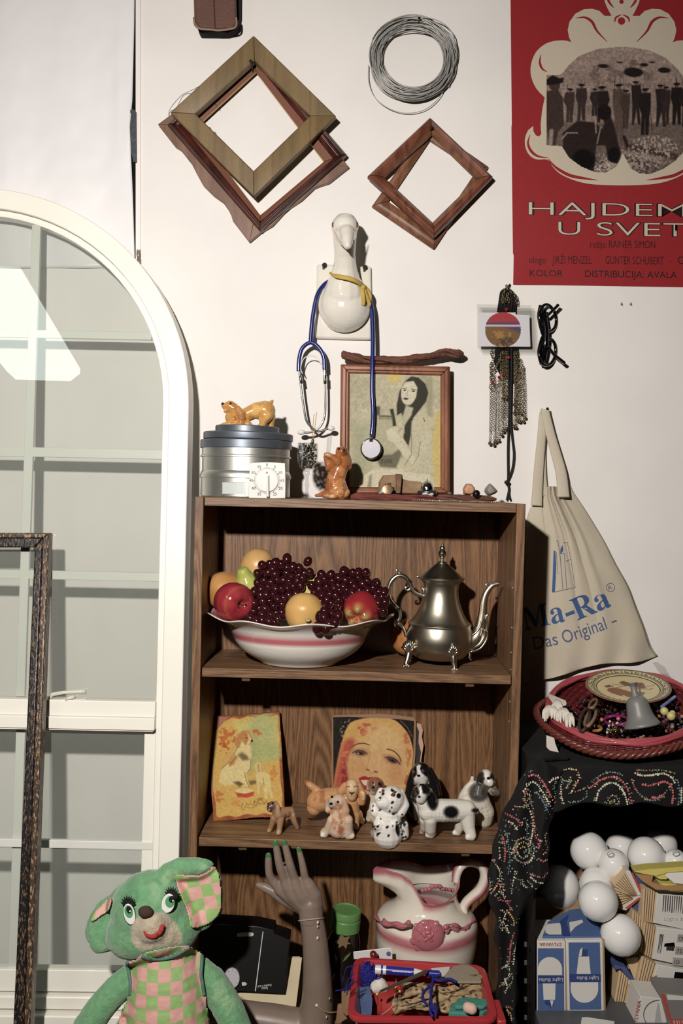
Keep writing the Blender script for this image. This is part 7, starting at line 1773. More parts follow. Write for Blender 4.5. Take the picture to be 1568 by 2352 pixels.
dm = bpy.data.meshes.new('printed_flowers'); dm.from_pydata(DV, [], DF); dm.update(); set_col(dm, np.array(DC, float)); link('printed_flowers', dm, mat('print_matt', (255,255,255), rough=.8, attr=True), scf)

# ================================================================ red wicker basket and trinkets
WK = mat('wicker_red', (96,24,26), rough=.4, coat=.3, bump=.6, bscale=90); WKP = mat('wicker_pink', (172,66,74), rough=.5, coat=.2, bump=.4, bscale=120); WKB = mat('wicker_brown', (104,44,34), rough=.4, coat=.4)
kc = P(1432,1625,-.205)
wk_ = thing('wicker_basket', 'oval red wicker basket full of trinkets standing on the flowered cloth', 'basket', Vector((kc.x-.005,-.20, TZ+.003)))
RT = Matrix.Translation(kc) @ Matrix.Rotation(-.10,4, 'Y') @ Matrix.Rotation(.27,4, 'X')
def rimE(a, r=1., dz=0.): return RT @ Vector((.157*r*math.cos(a),.150*r*math.sin(a), dz))
b0 = Vector((kc.x-.008,-.240, TZ+.004))
def bsk(a, t, off=0., rt=1.):
    lo_ = b0+Vector((.104*math.cos(a),.092*math.sin(a),0)); hi_ = rimE(a, rt); s_ = t**.8; p = lo_.lerp(hi_, s_); n_ = Vector((math.cos(a), math.sin(a),0)); return p+n_*(off+.012*math.sin(PI*t))
nst, nrw = 64,15
def weave(u, v):
    a = 2*PI*u; r_ = int(round(v*60)); return bsk(a, v, .0022*math.cos(nst*a/2+(PI if int(v*nrw) % 2 else 0))*abs(math.sin(v*nrw*PI))+.0014*abs(math.sin(v*nrw*PI)))
MB().grid(weave, 256,90, closed=True).build('woven_side', WK, wk_, smooth=True, solid=.002)
MB().add([bsk(2*PI*k/48,0.02) for k in range(48)],[tuple(range(48))]).build('bottom', WK, wk_)
for k in range(5):
    MB().tube([rimE(a, .985-.012*k, .004+.0035*math.sin(k*2.1)+.0015*math.sin(9*a+k)) for a in np.linspace(0,2*PI, 97)[:-1]],.0045,8, closed=True).build('rim_cane', WKP, wk_, smooth=True)
for k in range(3):
    pts = []
    for a in np.linspace(0,2*PI, 241)[:-1]:
        ph = a*26+2*PI*k/3; dr_ = .010*max(0, math.cos(2*a+.4))*.6; pts.append(bsk(a, .74,.016+dr_+.0035*math.cos(ph))+Vector((0,0,.004*math.sin(ph)-.006*math.cos(3*a))))
    MB().tube(pts, .0046,7, closed=True).build('braid_strand', WKB, wk_, smooth=True)
for k in range(12):
    a = 2*PI*k/12+.13; MB().tube([bsk(a, t, .0045) for t in np.linspace(.02,.8,9)],.0022,6).build('upright_cane', WK, wk_, smooth=True)
# heap of trinkets: a bed of beads
HV = MB(); HC = []; R = random.Random(9)
pal = [(156,104,60),(184,168,130),(70,100,128),(130,150,166),(110,30,70),(84,24,34),(50,34,32),(170,140,80),(70,52,46),(44,30,32),(150,140,128),(40,26,28),(58,18,24),(90,64,50)]
for i in range(420):
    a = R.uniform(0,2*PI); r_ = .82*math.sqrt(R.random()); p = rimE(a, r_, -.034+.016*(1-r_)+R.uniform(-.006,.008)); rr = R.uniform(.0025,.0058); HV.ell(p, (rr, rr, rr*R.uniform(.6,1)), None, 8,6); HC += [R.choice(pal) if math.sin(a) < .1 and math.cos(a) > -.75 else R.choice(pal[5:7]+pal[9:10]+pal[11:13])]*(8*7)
hm = HV.mesh('bead_heap'); set_col(hm, np.array(HC, float)); tag(link('bead_heap', hm, mat('bead_gloss', (255,255,255), rough=.2, coat=.6, attr=True), None, smooth=True), 'heap of mixed coloured beads and trinkets filling the red wicker basket', 'beads', kind='stuff')
MB().add([rimE(2*PI*k/40,.93,-.048) for k in range(40)],[tuple(range(40))]).build('lining', mat('dark_red_lining', (48,12,14), rough=.9), wk_)
def inw(x, y, h):     # place over the basket's filling, B7 picture point
    px, py = B7(x, y); d = ray(px, py); n_ = (RT.to_3x3() @ Vector((0,0,1))); o_ = RT @ Vector((0,0, h)); return CAM+d*((o_-CAM).dot(n_)/d.dot(n_))
# greek plate
pcx = inw(1058,328,.018); plt = thing('decorated_plate', 'cream plate with black key border and figures at the back of the wicker basket', 'plate', pcx)
PM_ = Matrix.Translation(pcx) @ Matrix.Rotation(-.05,4, 'Y') @ Matrix.Rotation(.20,4, 'X'); pr_ = 385*.2474*pm(pcx.y)
MB().lathe([(.3*pr_, -.006),(.55*pr_, -.006),(.6*pr_, -.004),(.97*pr_, .0035),(pr_, .0055),(.985*pr_, .0062),(.80*pr_, .0028),(.74*pr_, .0),(.02*pr_, -.0004)], PM_, 72).build('body', mat('plate_brown', (150,96,62), rough=.35, coat=.3), plt, smooth=True)
nr_, na = 74,200; v = []; f = []; cl = []
CRM, KBL = (214,196,140),(30,26,24)
RR2 = []
for i in range(nr_+1):
    r = i/nr_
    for k in range(na):
        a = 2*PI*k/na; h = np.interp(r, [0,.74,.80,.985],[.0004,.0008,.0036,.0071]); v.append(tuple(PM_ @ Vector((r*.985*pr_*math.cos(a), r*.985*pr_*math.sin(a), h)))); RR2.append((r, a, r*math.cos(a), r*math.sin(a)))
RR2 = np.array(RR2); col = np.tile(np.array(CRM, float),(len(RR2),1)); r_, a_ = RR2[:, 0], RR2[:, 1]
for lo_, hi_ in ((.735,.76),(.785,.802),(.955,.975)): col[(r_ > lo_) & (r_ < hi_)] = KBL
u = (a_/(2*PI)*22) % 1; kz = (r_ > .82) & (r_ < .94); lr = (r_-.82)/.12
key = kz & (((lr < .16)) | ((u > .0) & (u < .12)) | ((lr > .84) & (u < .82)) | ((u > .70) & (u < .82) & (lr > .36)) | ((lr > .36) & (lr < .5) & (u > .34) & (u < .82)))
col[key] = KBL; col[r_ > .978] = (150,100,66)
fx, fy_ = RR2[:, 2]*100,-RR2[:, 3]*100
fo_ = [('p', [(-54,8),(-48,-4),(-36,-8),(-20,0),(0,22),(8,40),(-10,52),(-30,44),(-48,24)],(136,78,52),2),('e', -46,-16,7,7,0,(110,74,54),2),('l', [(-40,-22),(-34,-14)],5,(40,30,26),2),('l', [(-34,-4),(-10,-12),(10,-16)],3,(120,82,58),2),
       ('l', [(-24,40),(-18,58)],5,(206,196,150),2),('p', [(-12,-38),(2,-44),(14,-30),(8,-14),(-4,-16)],(90,66,54),2),('l', [(-30,-28),(-14,-22),(4,-20)],3,(110,80,60),2),('p', [(20,-26),(34,-30),(46,-12),(40,6),(26,4),(18,-10)],(120,78,56),2),('e', 40,-22,6,6,0,(140,66,46),2),('l', [(36,4),(60,-8),(76,-12)],2,(100,76,56),1.5),('l', [(28,6),(50,14),(58,8)],3,(120,86,62),2),('l', [(8,-8),(26,8),(20,30)],4,(96,70,54),2)]
fig = raster([('bg', CRM)]+fo_, fx, fy_); col[r_ < .70] = fig[r_ < .70]
f = [(i*na+k, i*na+(k+1) % na, (i+1)*na+(k+1) % na, (i+1)*na+k) for i in range(nr_) for k in range(na)]
me = bpy.data.meshes.new('painted_face'); me.from_pydata(v, [], f); me.update(); set_col(me, col); link('painted_face', me, mat('plate_glaze', (255,255,255), rough=.3, coat=.3, attr=True), plt, smooth=True)
# grey bell
b_at = inw(1195,690,.0); axb = (inw(1100,290,.0)-b_at); tipb = P(*B7(1098,275), b_at.y+.02); axb = (tipb-b_at); Lb = axb.length
BM2 = Matrix.Translation(b_at) @ axb.to_track_quat('Z', 'Y').to_matrix().to_4x4(); rb2 = .2474*pm(b_at.y)
MB_ = [(150,0),(165,.02),(167,.05),(160,.09),(140,.16),(122,.26),(112,.38),(104,.50),(92,.60),(66,.67),(44,.69),(40,.71),(36,.74),(30,.80),(27,.88),(30,.93),(44,.975),(46,.99),(30,1.0)]
bell = thing('grey_bell', 'grey bell-shaped rubber stopper with a narrow neck in the wicker basket', 'bell', b_at)
MB().lathe([(a.x*rb2, a.y*Lb) for a in catmull([(r, h, 0) for r, h in MB_],4)], BM2,48).build('body', mat('grey_rubber', (124,122,118), rough=.42, spec=.5), bell, smooth=True)
YB2 = mat('yellow_pearl', (206,196,118), rough=.3, coat=.3)
for i, (x, y, r, lb) in enumerate(((1395,540,40, 'upper left'),(1458,585,42, 'lower right'),(1470,560,30, 'rear'))):
    tag(MB().ell(inw(x, y, .004), r*rb2).build('yellow_bead', YB2, None, smooth=True), lb+' of the large pale yellow beads in the right of the wicker basket', 'bead', 'large yellow beads')
tag(MB().tube([inw(1370,500,.012), inw(1495,405,.014)],.0035,8).build('glass_stick', mat('blue_glass', (110,130,190), rough=.1, coat=.8, vary=.5, vscale=80)), 'short blue and white glass stick at the right side of the wicker basket', 'stick')
for nm, x, y, r, c_, lb in (('orange_bead', 815,618,20,(206,104,60), 'small round orange bead on the trinkets in the wicker basket'),('pink_bead', 968,610,20,(214,110,110), 'small pink bead right of the orange bead in the wicker basket'),('turquoise_bead', 582,700,20,(110,168,170), 'turquoise bead at the left of the wicker basket trinkets')):
    tag(MB().ell(inw(x, y, -.004), r*rb2).build(nm, mat(nm, c_, rough=.25, coat=.5), None, smooth=True), lb, 'bead')
def ring(nm, lb, x, y, rx, ry, m, w_, h=-.006, rot=0.):
    tag(MB().tube([inw(x+rx*math.cos(t)*math.cos(rot)-ry*math.sin(t)*math.sin(rot), y+rx*math.cos(t)*math.sin(rot)+ry*math.sin(t)*math.cos(rot), h+.012*math.sin(t+1)) for t in np.linspace(0,2*PI, 33)[:-1]], w_, 8, closed=True).build(nm, m, None, smooth=True), lb, 'bracelet')
ring('bracelet', 'magenta bracelet curving behind the gold brooch in the wicker basket', 950,625,110,42, mat('magenta', (140,30,110), rough=.3, coat=.4),.0032)
ring('bracelet', 'tan leather loop standing in the left of the wicker basket', 710,600,34,90, mat('tan_leather', (138,110,84), rough=.6),.0036,.01,.5)
ring('bracelet', 'dark leather band looping from the left of the trinkets in the wicker basket', 655,620,40,110, mat('dark_leather', (66,44,34), rough=.6),.0036,.006,.3)
ring('bracelet', 'ochre wooden ring lying at the front of the wicker basket', 755,700,56,22, mat('ochre_wood', (166,116,60), rough=.4),.0034)
ring('bracelet', 'second tan band reaching up towards the plate in the wicker basket', 735,470,24,50, mat('tan_leather', (138,110,84)),.003,.012,.7)
br = thing('brooch', 'gold filigree brooch with small stones at the front of the wicker basket', 'brooch', inw(925,710,0)); GO = mat('gold', (206,174,100), rough=.2, metal=1)
for i in range(16):
    a = R.uniform(0, PI); rr = R.uniform(30,95); x, y = 925+rr*math.cos(a)*.95,740-rr*math.sin(a)*1.35
    MB().tube(catmull([inw(925,745,.0), inw((925+x)/2+R.uniform(-12,12),(745+y)/2,.012), inw(x, y, .004)],4),.0009,5).build('wire', GO, br, smooth=True); 
    if i % 3 == 0: MB().ell(inw(x, y, .006),.0026, None, 8,6).build('stone', mat('clear_stone', (220,210,196), rough=.05, coat=1), br, smooth=True)
tsl = thing('white_tassel', 'white cloth flower with fringed tassels hung over the left rim of the wicker basket', 'tassel', inw(390,560,.01)); TW = mat('white_fringe', (222,212,198), rough=.85)
MB().loft([inw(x, y, .02) for x, y in ((300,382),(330,378),(480,440),(495,480),(440,500),(365,470))],[inw(x, y, .016) for x, y in ((300,382),(330,378),(480,440),(495,480),(440,500),(365,470))]).build('cloth_tab', TW, tsl, bevel=.001)
for cx_, cy_, sx_, n_ in ((335,520,60,16),(455,545,56,16),(400,470,40,8),(520,590,30,8)):
    for i in range(n_):
        t = (i/(n_-1)-.5)*2; x, y = cx_+sx_*t, cy_+20*abs(t)
        MB().tube(catmull([inw(cx_+sx_*.4*t, cy_-30,.022), inw(x, y, .024), inw(x+8*t, y+60+R.uniform(0,40),.012)],4),[.0022,.0026,.0014],6).build('fringe', TW, tsl, smooth=True)
tag(MB().tube(catmull([inw(490,470,.02), inw(495,530,.02), inw(530,570,.016), inw(560,600,.01)],5),.0012,6).build('black_ribbon', mat('black_cord', (14,14,16))), 'thin black ribbon curling beside the white tassels in the wicker basket', 'ribbon')
cu_ = P(*B7(365,850),-.285); tag(MB().slab(L(B7,(305,770),(375,790),(385,840),(425,940),(330,905),(305,880)),-.30,-.292).build('white_tag', mat('white_tag', (220,210,200), rough=.5), None, bevel=.001), 'white plastic tag sticking out below the left rim of the wicker basket', 'tag')
tag(MB().slab(L(B7,(1290,90),(1330,85),(1400,130),(1440,200),(1520,380),(1480,385),(1440,330),(1380,230)),-.10,-.097).build('plastic_bag', clear_mat('cloudy_plastic', (.92,.9,.91), base=.08, rough=.25), None), 'crumpled clear plastic behind the plate at the back of the wicker basket', 'plastic bag')

# ================================================================ bulbs and cartons in the shelf unit
MILK = mat('milk_glass', (242,240,235), rough=.1, coat=.6, spec=.5); CAPM = mat('screw_cap', (170,160,140), rough=.35, metal=.9)
SZ = .2622
def bulb(x, y, r, dep, axis, label):
    c_ = P(*B6(x, y), dep); rr = r*.2985*pm(dep); t = thing('light_bulb', label, 'light bulb', c_-Vector((0,0, rr)), 'round white light bulbs')
    M = Matrix.Translation(c_) @ Vector(axis).normalized().to_track_quat('Z', 'Y').to_matrix().to_4x4()
    pr = [(rr*math.sin(a),-rr*math.cos(a)) for a in np.linspace(0, PI*.86,22)]; x0, z0 = pr[-1]; pr += [(rr*.34, rr*1.06),(rr*.31, rr*1.16)]
    MB().lathe([(max(a, 1e-5), b) for a, b in pr], M, 36).build('globe', MILK, t, smooth=True)
    MB().lathe([(rr*.32, rr*1.14)]+[(rr*(.33 if i % 2 else .30), rr*(1.18+.05*i)) for i in range(9)]+[(rr*.18, rr*1.7),(rr*.1, rr*1.74)], M, 20).build('screw_cap', CAPM, t, smooth=True, angle=30)
    return t
bulb(845,250,144,-.20,(.2,1,.1), 'large round bulb at the left of the back row')
bulb(1092,225,118,-.13,(0,1,0), 'round bulb half hidden behind the middle of the back row')
bulb(1284,290,146,-.215,(0,1,-.1), 'large bright round bulb in the middle of the back row')
bulb(1400,200,122,-.12,(0,1,.1), 'shaded round bulb at the very back on the right')
bulb(1035,350,115,-.245,(.1,1,-.2), 'smaller round bulb with a faint stamp on its top')
bulb(1512,330,92,-.23,(.2,1,0), 'small round bulb with a stamp at the right edge of the picture')
bulb(610,530,168,-.18,(-.2,1,.1), 'large round bulb in deep shade beside the flowered cloth')
bulb(900,505,128,-.25,(.1,1,0), 'shaded round bulb behind the foremost white bulbs')
bulb(915,636,152,-.325,(-.3,1,-.3), 'bright round bulb lying above the blue boxes')
bulb(1088,896,155,-.335,(-.2,1,-.4), 'bright round bulb lowest of all, between blue boxes and cartons')
for (x, y, r, dep) in ((1010,275,24,-.2465-.0226),(1515,268,26,-.2315-.0175)):
    c_ = [P(*B6(x+r*math.cos(t), y+r*.8*math.sin(t)), dep) for t in np.linspace(0,2*PI, 25)[:-1]]; MB().tube(c_, .0006,5, closed=True).build('stamp', mat('stamp_grey', (150,146,146), rough=.5),[o for o in C.objects if o.get('label', '').startswith('smaller round bulb' if x < 1200 else 'small round bulb with')][0])
KR = mat('kraft_board', (176,138,96), rough=.85); KL = mat('kraft_light', (216,186,142), rough=.85); PWB = mat('printed_white', (222,217,208), rough=.6); PBB = mat('printed_blue', (74,102,152), rough=.6); PRD = mat('printed_red', (186,74,60), rough=.6); PDB = mat('printed_dark_blue', (44,68,128), rough=.6); PTX = mat('printed_text', (70,66,64), rough=.6)
# hidden stack that carries the bulbs
tag(MB().box2((X0+.03,-.21, SZ),(X0+.30,-.03, SZ+.155)).build('carton', KR, None, bevel=.002), 'brown carton at the back of the shelf under the round bulbs', 'box')
tag(MB().box2((X0+.31,-.21, SZ),(X1-.03,-.03, SZ+.17)).build('carton', KR, None, bevel=.002), 'brown carton at the back right of the shelf behind the bulb sleeves', 'box')
def b6(*pts): return L(B6, *pts)
def flat(pts, y, m, nm, par, th=.0006): MB().slab(pts, y, (lambda q: y(q)+th) if callable(y) else y+th).build(nm, m, par)
def txt6(body, x, y, wd, h, par, m, dep, rot=0., fit=None, e=.0019):
    s_ = pm(dep); px, py = B6(x, y); c_, sn = math.cos(rot), math.sin(rot)
    def warp(p):
        X, Y = p.x/s_, p.y/s_; return P(px+X*c_+Y*sn*1.0 if False else px+X*c_-Y*sn, py-(X*sn+Y*c_), dep-e)
    text_mesh(body, None, m, 'lettering', par, width=wd*.2985*s_, height=h*.2985*s_, warp=warp)
bY = -.352
def circ(x, y, r, a0=0, a1=2*PI, n=40, k=1.): return [B6(x+r*math.cos(t), y+r*k*math.sin(t)) for t in np.linspace(a0, a1, n)]
zt_ = P(*B6(660,935), bY).z
for i, (q_, lb) in enumerate(((((446,945),(662,945),(668,1525),(446,1528)), 'blue and white bulb carton, left one of the pair standing upright'),(((668,940),(950,938),(962,1520),(680,1522)), 'blue and white bulb carton, right one of the pair standing upright'))):
    t = thing('bulb_carton', lb, 'box', P(*B6(q_[3][0], q_[3][1]), bY), 'pair of blue bulb cartons')
    A = [P(*B6(*p), bY) for p in q_]; MB().loft(A, [p+Vector((0,.09,0)) for p in A]).build('carton', PWB, t, bevel=.001)
    if i == 0:
        flat(b6((452,1000),(650,1000),(655,1520),(452,1520)), bY-.0006, PBB, 'blue_panel', t); flat(circ(545,1160,93, PI, 2*PI, 24)+b6((638,1205),(452,1205)), bY-.0012, PWB, 'printed_bulb', t)
        flat(b6((452,1212),(652,1212),(652,1268),(452,1268)), bY-.0012, PDB, 'band', t); flat(b6((490,1270),(588,1270),(584,1395),(496,1395)), bY-.0012, PWB, 'printed_bulb', t); flat(b6((506,1395),(575,1395),(570,1440),(550,1465),(540,1440),(506,1430)), bY-.0012, PDB, 'printed_cap', t); flat(b6((545,1400),(572,1400),(560,1455)), bY-.0016, PWB, 'printed_cap', t)
        txt6('Light Bulbs', 645,1222,185,34, t, PWB, bY, PI); txt6('SYLVANIA', 632,955,170,26, t, PRD, bY, PI)
    else:
        flat(b6((688,955),(928,955),(940,1470),(698,1472)), bY-.0006, PBB, 'blue_panel', t); flat(b6((765,1062),(845,1062),(858,1196),(750,1196)), bY-.0012, PWB, 'printed_bulb', t); flat(b6((768,1062),(775,1010),(795,990),(800,1010),(834,1008),(834,1062)), bY-.0012, PDB, 'printed_cap', t); flat(b6((766,1060),(776,1010),(796,992),(788,1060)), bY-.0016, PWB, 'printed_cap', t)
        flat(b6((694,1198),(935,1198),(937,1258),(696,1258)), bY-.0012, PDB, 'band', t); flat(b6((705,1262),(915,1262))+[B6(810+106*math.cos(a),1308+110*math.sin(a)) for a in np.linspace(0, PI, 26)], bY-.0012, PWB, 'printed_bulb', t)
        txt6('Light Bulbs', 918,1208,168,34, t, PWB, bY, PI); txt6('SYLVANIA', 920,1484,215,26, t, PRD, bY, PI)
    MB().slab(b6((q_[1][0], q_[1][1]),(q_[1][0]+12, q_[1][1]-6),(q_[2][0]+12, q_[2][1]),(q_[2][0], q_[2][1])), bY+.001, bY+.08).build('open_edge', KR, t)
t = thing('bulb_carton', 'blue bulb carton lying flat behind the two upright blue cartons', 'box', P(*B6(700,905), bY+.04)); 
def topq(x, y):
    v_ = (905-y)/170; return P(*B6(x, y), bY+.012+.075*v_)
TQ = ((485,908),(940,908),(915,770),(790,690),(700,700),(530,790))
A = [topq(*p) for p in TQ]; MB().loft(A, [p-Vector((0,-.004,.03)) for p in A]).build('carton', PBB, t, bevel=.001)
def tp(pts, m, nm, e=.001): MB().add([topq(*p)+Vector((0,-e, e)) for p in pts],[tuple(range(len(pts)))]).build(nm, m, t)
tp([(505,850),(525,815),(610,805),(632,815),(632,895),(540,895),(510,880)], PWB, 'printed_bulb'); tp([(692,800),(790,780),(800,800),(740,835),(700,880)], PWB, 'printed_bulb'); tp([(620,790),(690,735),(670,800),(700,905),(640,905)], PDB, 'band')
# corrugated bulb sleeves
def sleeve(label, front, side, dep, back=.06, group='corrugated bulb sleeves', fm=PWB, deco=None, flutes=5, cat='box', name='bulb_sleeve', sides=None):
    t = thing(name, label, cat, P(*B6(*front[-1]), dep), group)
    A = [P(*B6(*p), dep) for p in front]; MB().loft(A, [p+Vector((0, back, 0)) for p in A]).build('printed_face', fm, t, bevel=.0008)
    if side:
        (a, b, c_, d) = side; S_ = MB()
        n = flutes
        MB().slab([B6(*p) for p in side], dep+.004, dep+.05).build('board_edge', KL, t)
        for i in range(1, n):
            u = i/n; p0 = (a[0]+(b[0]-a[0])*u, a[1]+(b[1]-a[1])*u); p1 = (d[0]+(c_[0]-d[0])*u, d[1]+(c_[1]-d[1])*u); q0, q1 = B6(*p0), B6(*p1)
            S_.tube([P(*q0, dep+.0038), P((q0[0]+q1[0])/2,(q0[1]+q1[1])/2, dep+.0034), P(*q1, dep+.0038)],.0007,5)
        S_.build('flute_lines', mat('flute_shade', (120,88,58), rough=.9), t)
    if deco: deco(t, dep)
    return t
def lines6(t, dep, x0, y0, x1, y1, n, ln, m=PTX, skew=0.):
    for i in range(n):
        u = i/(n-1); x, y = x0+(x1-x0)*u, y0+(y1-y0)*u
        flat(b6((x, y),(x+7, y),(x+7-skew, y+ln*R.uniform(.75,1)),(x-skew, y+ln)), dep-.0008, m, 'print_line', t, .0006)
s1 = sleeve('fluted sleeve with a red and white edge, topmost left of the bulb packaging', [(1128,402),(1175,408),(1262,580),(1240,600),(1195,640),(1085,700)][0:0] or [(1125,402),(1165,408),(1258,588),(1222,596)], None, -.300,.05)
for i, q_ in enumerate(([(1040,520),(1130,412),(1222,596),(1175,600)],[(1040,530),(1178,598),(1225,600),(1080,700)])):
    MB().slab(b6(*q_),-.296,-.262).build('board_edge', KL, s1)
    fl = MB()
    for k in range(1,7):
        u = k/7; a, b, c_, d = q_ 
        p0 = (a[0]+(b[0]-a[0])*u, a[1]+(b[1]-a[1])*u); p1 = (d[0]+(c_[0]-d[0])*u, d[1]+(c_[1]-d[1])*u) if i == 0 else (a[0]+(d[0]-a[0])*u+60, a[1]+(d[1]-a[1])*u-8)
        if i == 1: p0 = (a[0]+(d[0]-a[0])*u, a[1]+(d[1]-a[1])*u); p1 = (b[0]+(c_[0]-b[0])*u*.9, b[1]+(c_[1]-b[1])*u+2); p1 = (p0[0]+(p1[0]-p0[0])*.8, p0[1]+(p1[1]-p0[1])*.8)
        fl.tube([P(*B6(*p0),-.2965), P(*B6(*p1),-.2965)],.0007,5)
    fl.build('flute_lines', mat('flute_shade', (120,88,58)), s1)
MB().slab(b6((1165,415),(1185,420),(1262,575),(1240,580)),-.3006,-.2995).build('red_stripe', PRD, s1); MB().slab(b6((1085,700),(1228,598),(1262,600),(1130,706)),-.3,-.27).build('printed_edge', PWB, s1); MB().slab(b6((1120,692),(1228,608),(1250,610),(1150,694)),-.3006,-.2998).build('red_stripe', PRD, s1); MB().slab(b6((1195,420),(1290,530),(1290,560),(1262,590),(1280,640),(1240,712),(1150,716),(1255,600)),-.292,-.27).build('blue_face', mat('dull_blue_board', (70,88,140), rough=.7), s1)  # plain blue board, somewhat darker than the printed blue
sleeve('white printed sleeve covered in small text under the yellow wrapper', [(1372,560),(1700,590),(1700,880),(1345,805)],[(1262,540),(1372,556),(1345,805),(1250,790)],-.318, deco=lambda t, d: (lines6(t, d, 1418,590,1690,612,17,130, skew=8), txt6('Light Bulbs', 1420,790,240,34, t, PWB, d)), flutes=6)
def d3(t, d):
    lines6(t, d, 1392,890,1412,893,3,150, skew=22); flat(b6((1428,962),(1500,955),(1506,985),(1492,1018),(1448,1012),(1440,985),(1422,985)), d-.0012, EYE, 'printed_cap', t)
    for k in range(4): flat(b6((1440+16*k, 985),(1452+16*k, 985),(1450+16*k, 1015),(1440+16*k, 1015)), d-.0016, PTX, 'printed_cap', t)
    for a in ((1528,890, 'CRI'),(1512,985, '75'),(1492,1070, '120')): 
        flat(b6((a[0], a[1]),(1690, a[1]+14),(1688, a[1]+74),(a[0]-6, a[1]+60)), d-.0008, mat('label_grey', (168,162,156), rough=.6), 'label_box', t); txt6(a[2], a[0]+8, a[1]+50,40,30, t, PTX, d, 0., e=.0016)
sleeve('white sleeve with a black lamp-base picture at the right edge', [(1372,838),(1700,880),(1700,1160),(1335,1082)],[(1268,795),(1372,840),(1335,1082),(1240,1030)],-.322, deco=d3, flutes=6)
sleeve('white sleeve with a black picture panel and red upright lettering', [(1372,1125),(1700,1190),(1700,1440),(1302,1350)],[(1250,1060),(1372,1125),(1302,1345),(1205,1290)],-.328, flutes=6, deco=lambda t, d: (txt6('SYLVANIA', 1332,1352,150,26, t, PRD, d, PI/2-.28), flat(b6((1508,1180),(1700,1200),(1700,1390),(1470,1345)), d-.0008, EYE, 'black_panel', t), flat(b6((1520,1240),(1545,1250),(1540,1290),(1560,1330),(1500,1320)), d-.0013, mat('panel_green', (70,92,62), rough=.6), 'panel_picture', t)))
sleeve('fluted tan sleeve hanging low at the left of the corrugated sleeves', [(1040,1128),(1135,1150),(1200,1250),(1180,1265),(1090,1160),(1040,1165)],[(1080,1165),(1180,1262),(1130,1500),(1040,1400)],-.325, fm=mat('dull_blue_board', (70,88,140)), flutes=6)
sleeve('fluted tan sleeve in the middle at the bottom of the bulb packaging', [(1150,1268),(1210,1270),(1278,1350),(1240,1370)],[(1150,1290),(1240,1365),(1185,1581),(1105,1480)],-.330, flutes=5)
sleeve('broad fluted tan board behind the stacked sleeves', [(1130,1080),(1250,1060),(1360,1130),(1280,1340),(1200,1260)],[(1180,700),(1262,760),(1240,1040),(1150,1160)],-.312, fm=KL, flutes=5)
def d6(t, d):
    MB().tube([P(*B6(1385+120*math.cos(a),1510+112*math.sin(a)), d-.0008) for a in np.linspace(PI*.6, PI*1.5,30)],.0007,5).build('printed_ring', PTX, t); txt6('SYLVANIA', 1212,1590,190,30, t, PRD, d, PI/2-.18)
    flat(b6((1372,1420),(1384,1425),(1410,1630),(1340,1630)), d-.0007, mat('printed_pale_grey', (182,178,174), rough=.6), 'printed_rays', t)
sleeve('white carton with a ring print and red lettering at the bottom edge', [(1240,1368),(1400,1385),(1462,1636),(1190,1636)], None, -.392, deco=d6)
def d7(t, d):
    flat(b6((1395,1345),(1425,1350),(1480,1545),(1455,1545)), d-.0007, PRD, 'red_stripe', t); flat(b6((1470,1540),(1700,1548),(1700,1638),(1468,1638)), d-.0007, PRD, 'red_stripe', t); txt6('SYLVANIA', 1492,1588,200,34, t, PWB, d); flat(b6((1440,1355),(1700,1380),(1700,1400),(1450,1395)), d-.0007, PWB, 'white_stripe', t)
sleeve('grey carton with a red stripe and white lettering in the lower right corner', [(1392,1345),(1700,1365),(1700,1640),(1470,1640)], None, -.400, fm=mat('printed_grey', (128,124,120), rough=.6), deco=d7)
yw = thing('yellow_wrapper', 'crumpled yellow paper wrapper lying over the bulb sleeves', 'wrapper', P(*B6(1400,480),-.31), None); YL = mat('yellow_paper', (206,190,84), rough=.6, bump=.6, bscale=60)
for q_, m in (([(1195,410),(1300,392),(1440,382),(1700,360),(1700,400),(1450,420),(1360,445),(1250,425)], YL),([(1205,430),(1340,440),(1330,490),(1430,520),(1700,505),(1700,560),(1500,555),(1360,550),(1250,480)], mat('paper_inside', (166,124,72), rough=.8)),([(1340,440),(1440,410),(1450,470),(1390,470)], YL),([(1430,420),(1700,330),(1700,520),(1500,500),(1440,450)], mat('white_paper', (224,218,208))),([(1360,512),(1420,500),(1700,530),(1700,570),(1480,560),(1390,545)], YL)):
    MB().slab(b6(*q_), lambda q, k=len(q_): -.325-.0006*k-(q-2000)*.0003, lambda q: -.30).build('fold', m, yw, bevel=.001)
lf = [rimpt(*B6(*p),.2632) for p in ((790,1530),(830,1528),(1040,1560),(1035,1660),(770,1660))]
tag(MB().loft(lf, [p+Vector((0,0,-.001)) for p in lf]).build('leaflet', PWB), 'white leaflet lying flat before the blue bulb cartons at the bottom edge', 'paper')

# ================================================================ green plush bear on the floor
by_ = -.44
FUR = mat('green_plush', (255,255,255), rough=.95, sheen=.35, attr=True, bump=1., bscale=210, vary=.12, vscale=120)
bear = thing('plush_bear', 'green plush bear in a pink and green checked bib with long black eyelashes', 'plush toy', (P(390,2300, by_).x, by_, 0))
g = Fig(by_, B3,.2679)
zf = lambda z: None
g.ell(620,570,10,345,345,300,-8).ell(560,720,20,330,240,280,-15).ell(800,700,10,250,240,250,-20)
g.chain((300,760,0,100),(240,840,-10,84)); g.chain((640,690,240,150),(640,700,285,112)).chain((628,660,300,100)).ell(660,780,200,215,150,120,-12).ell(580,840,180,130,90,100,20)
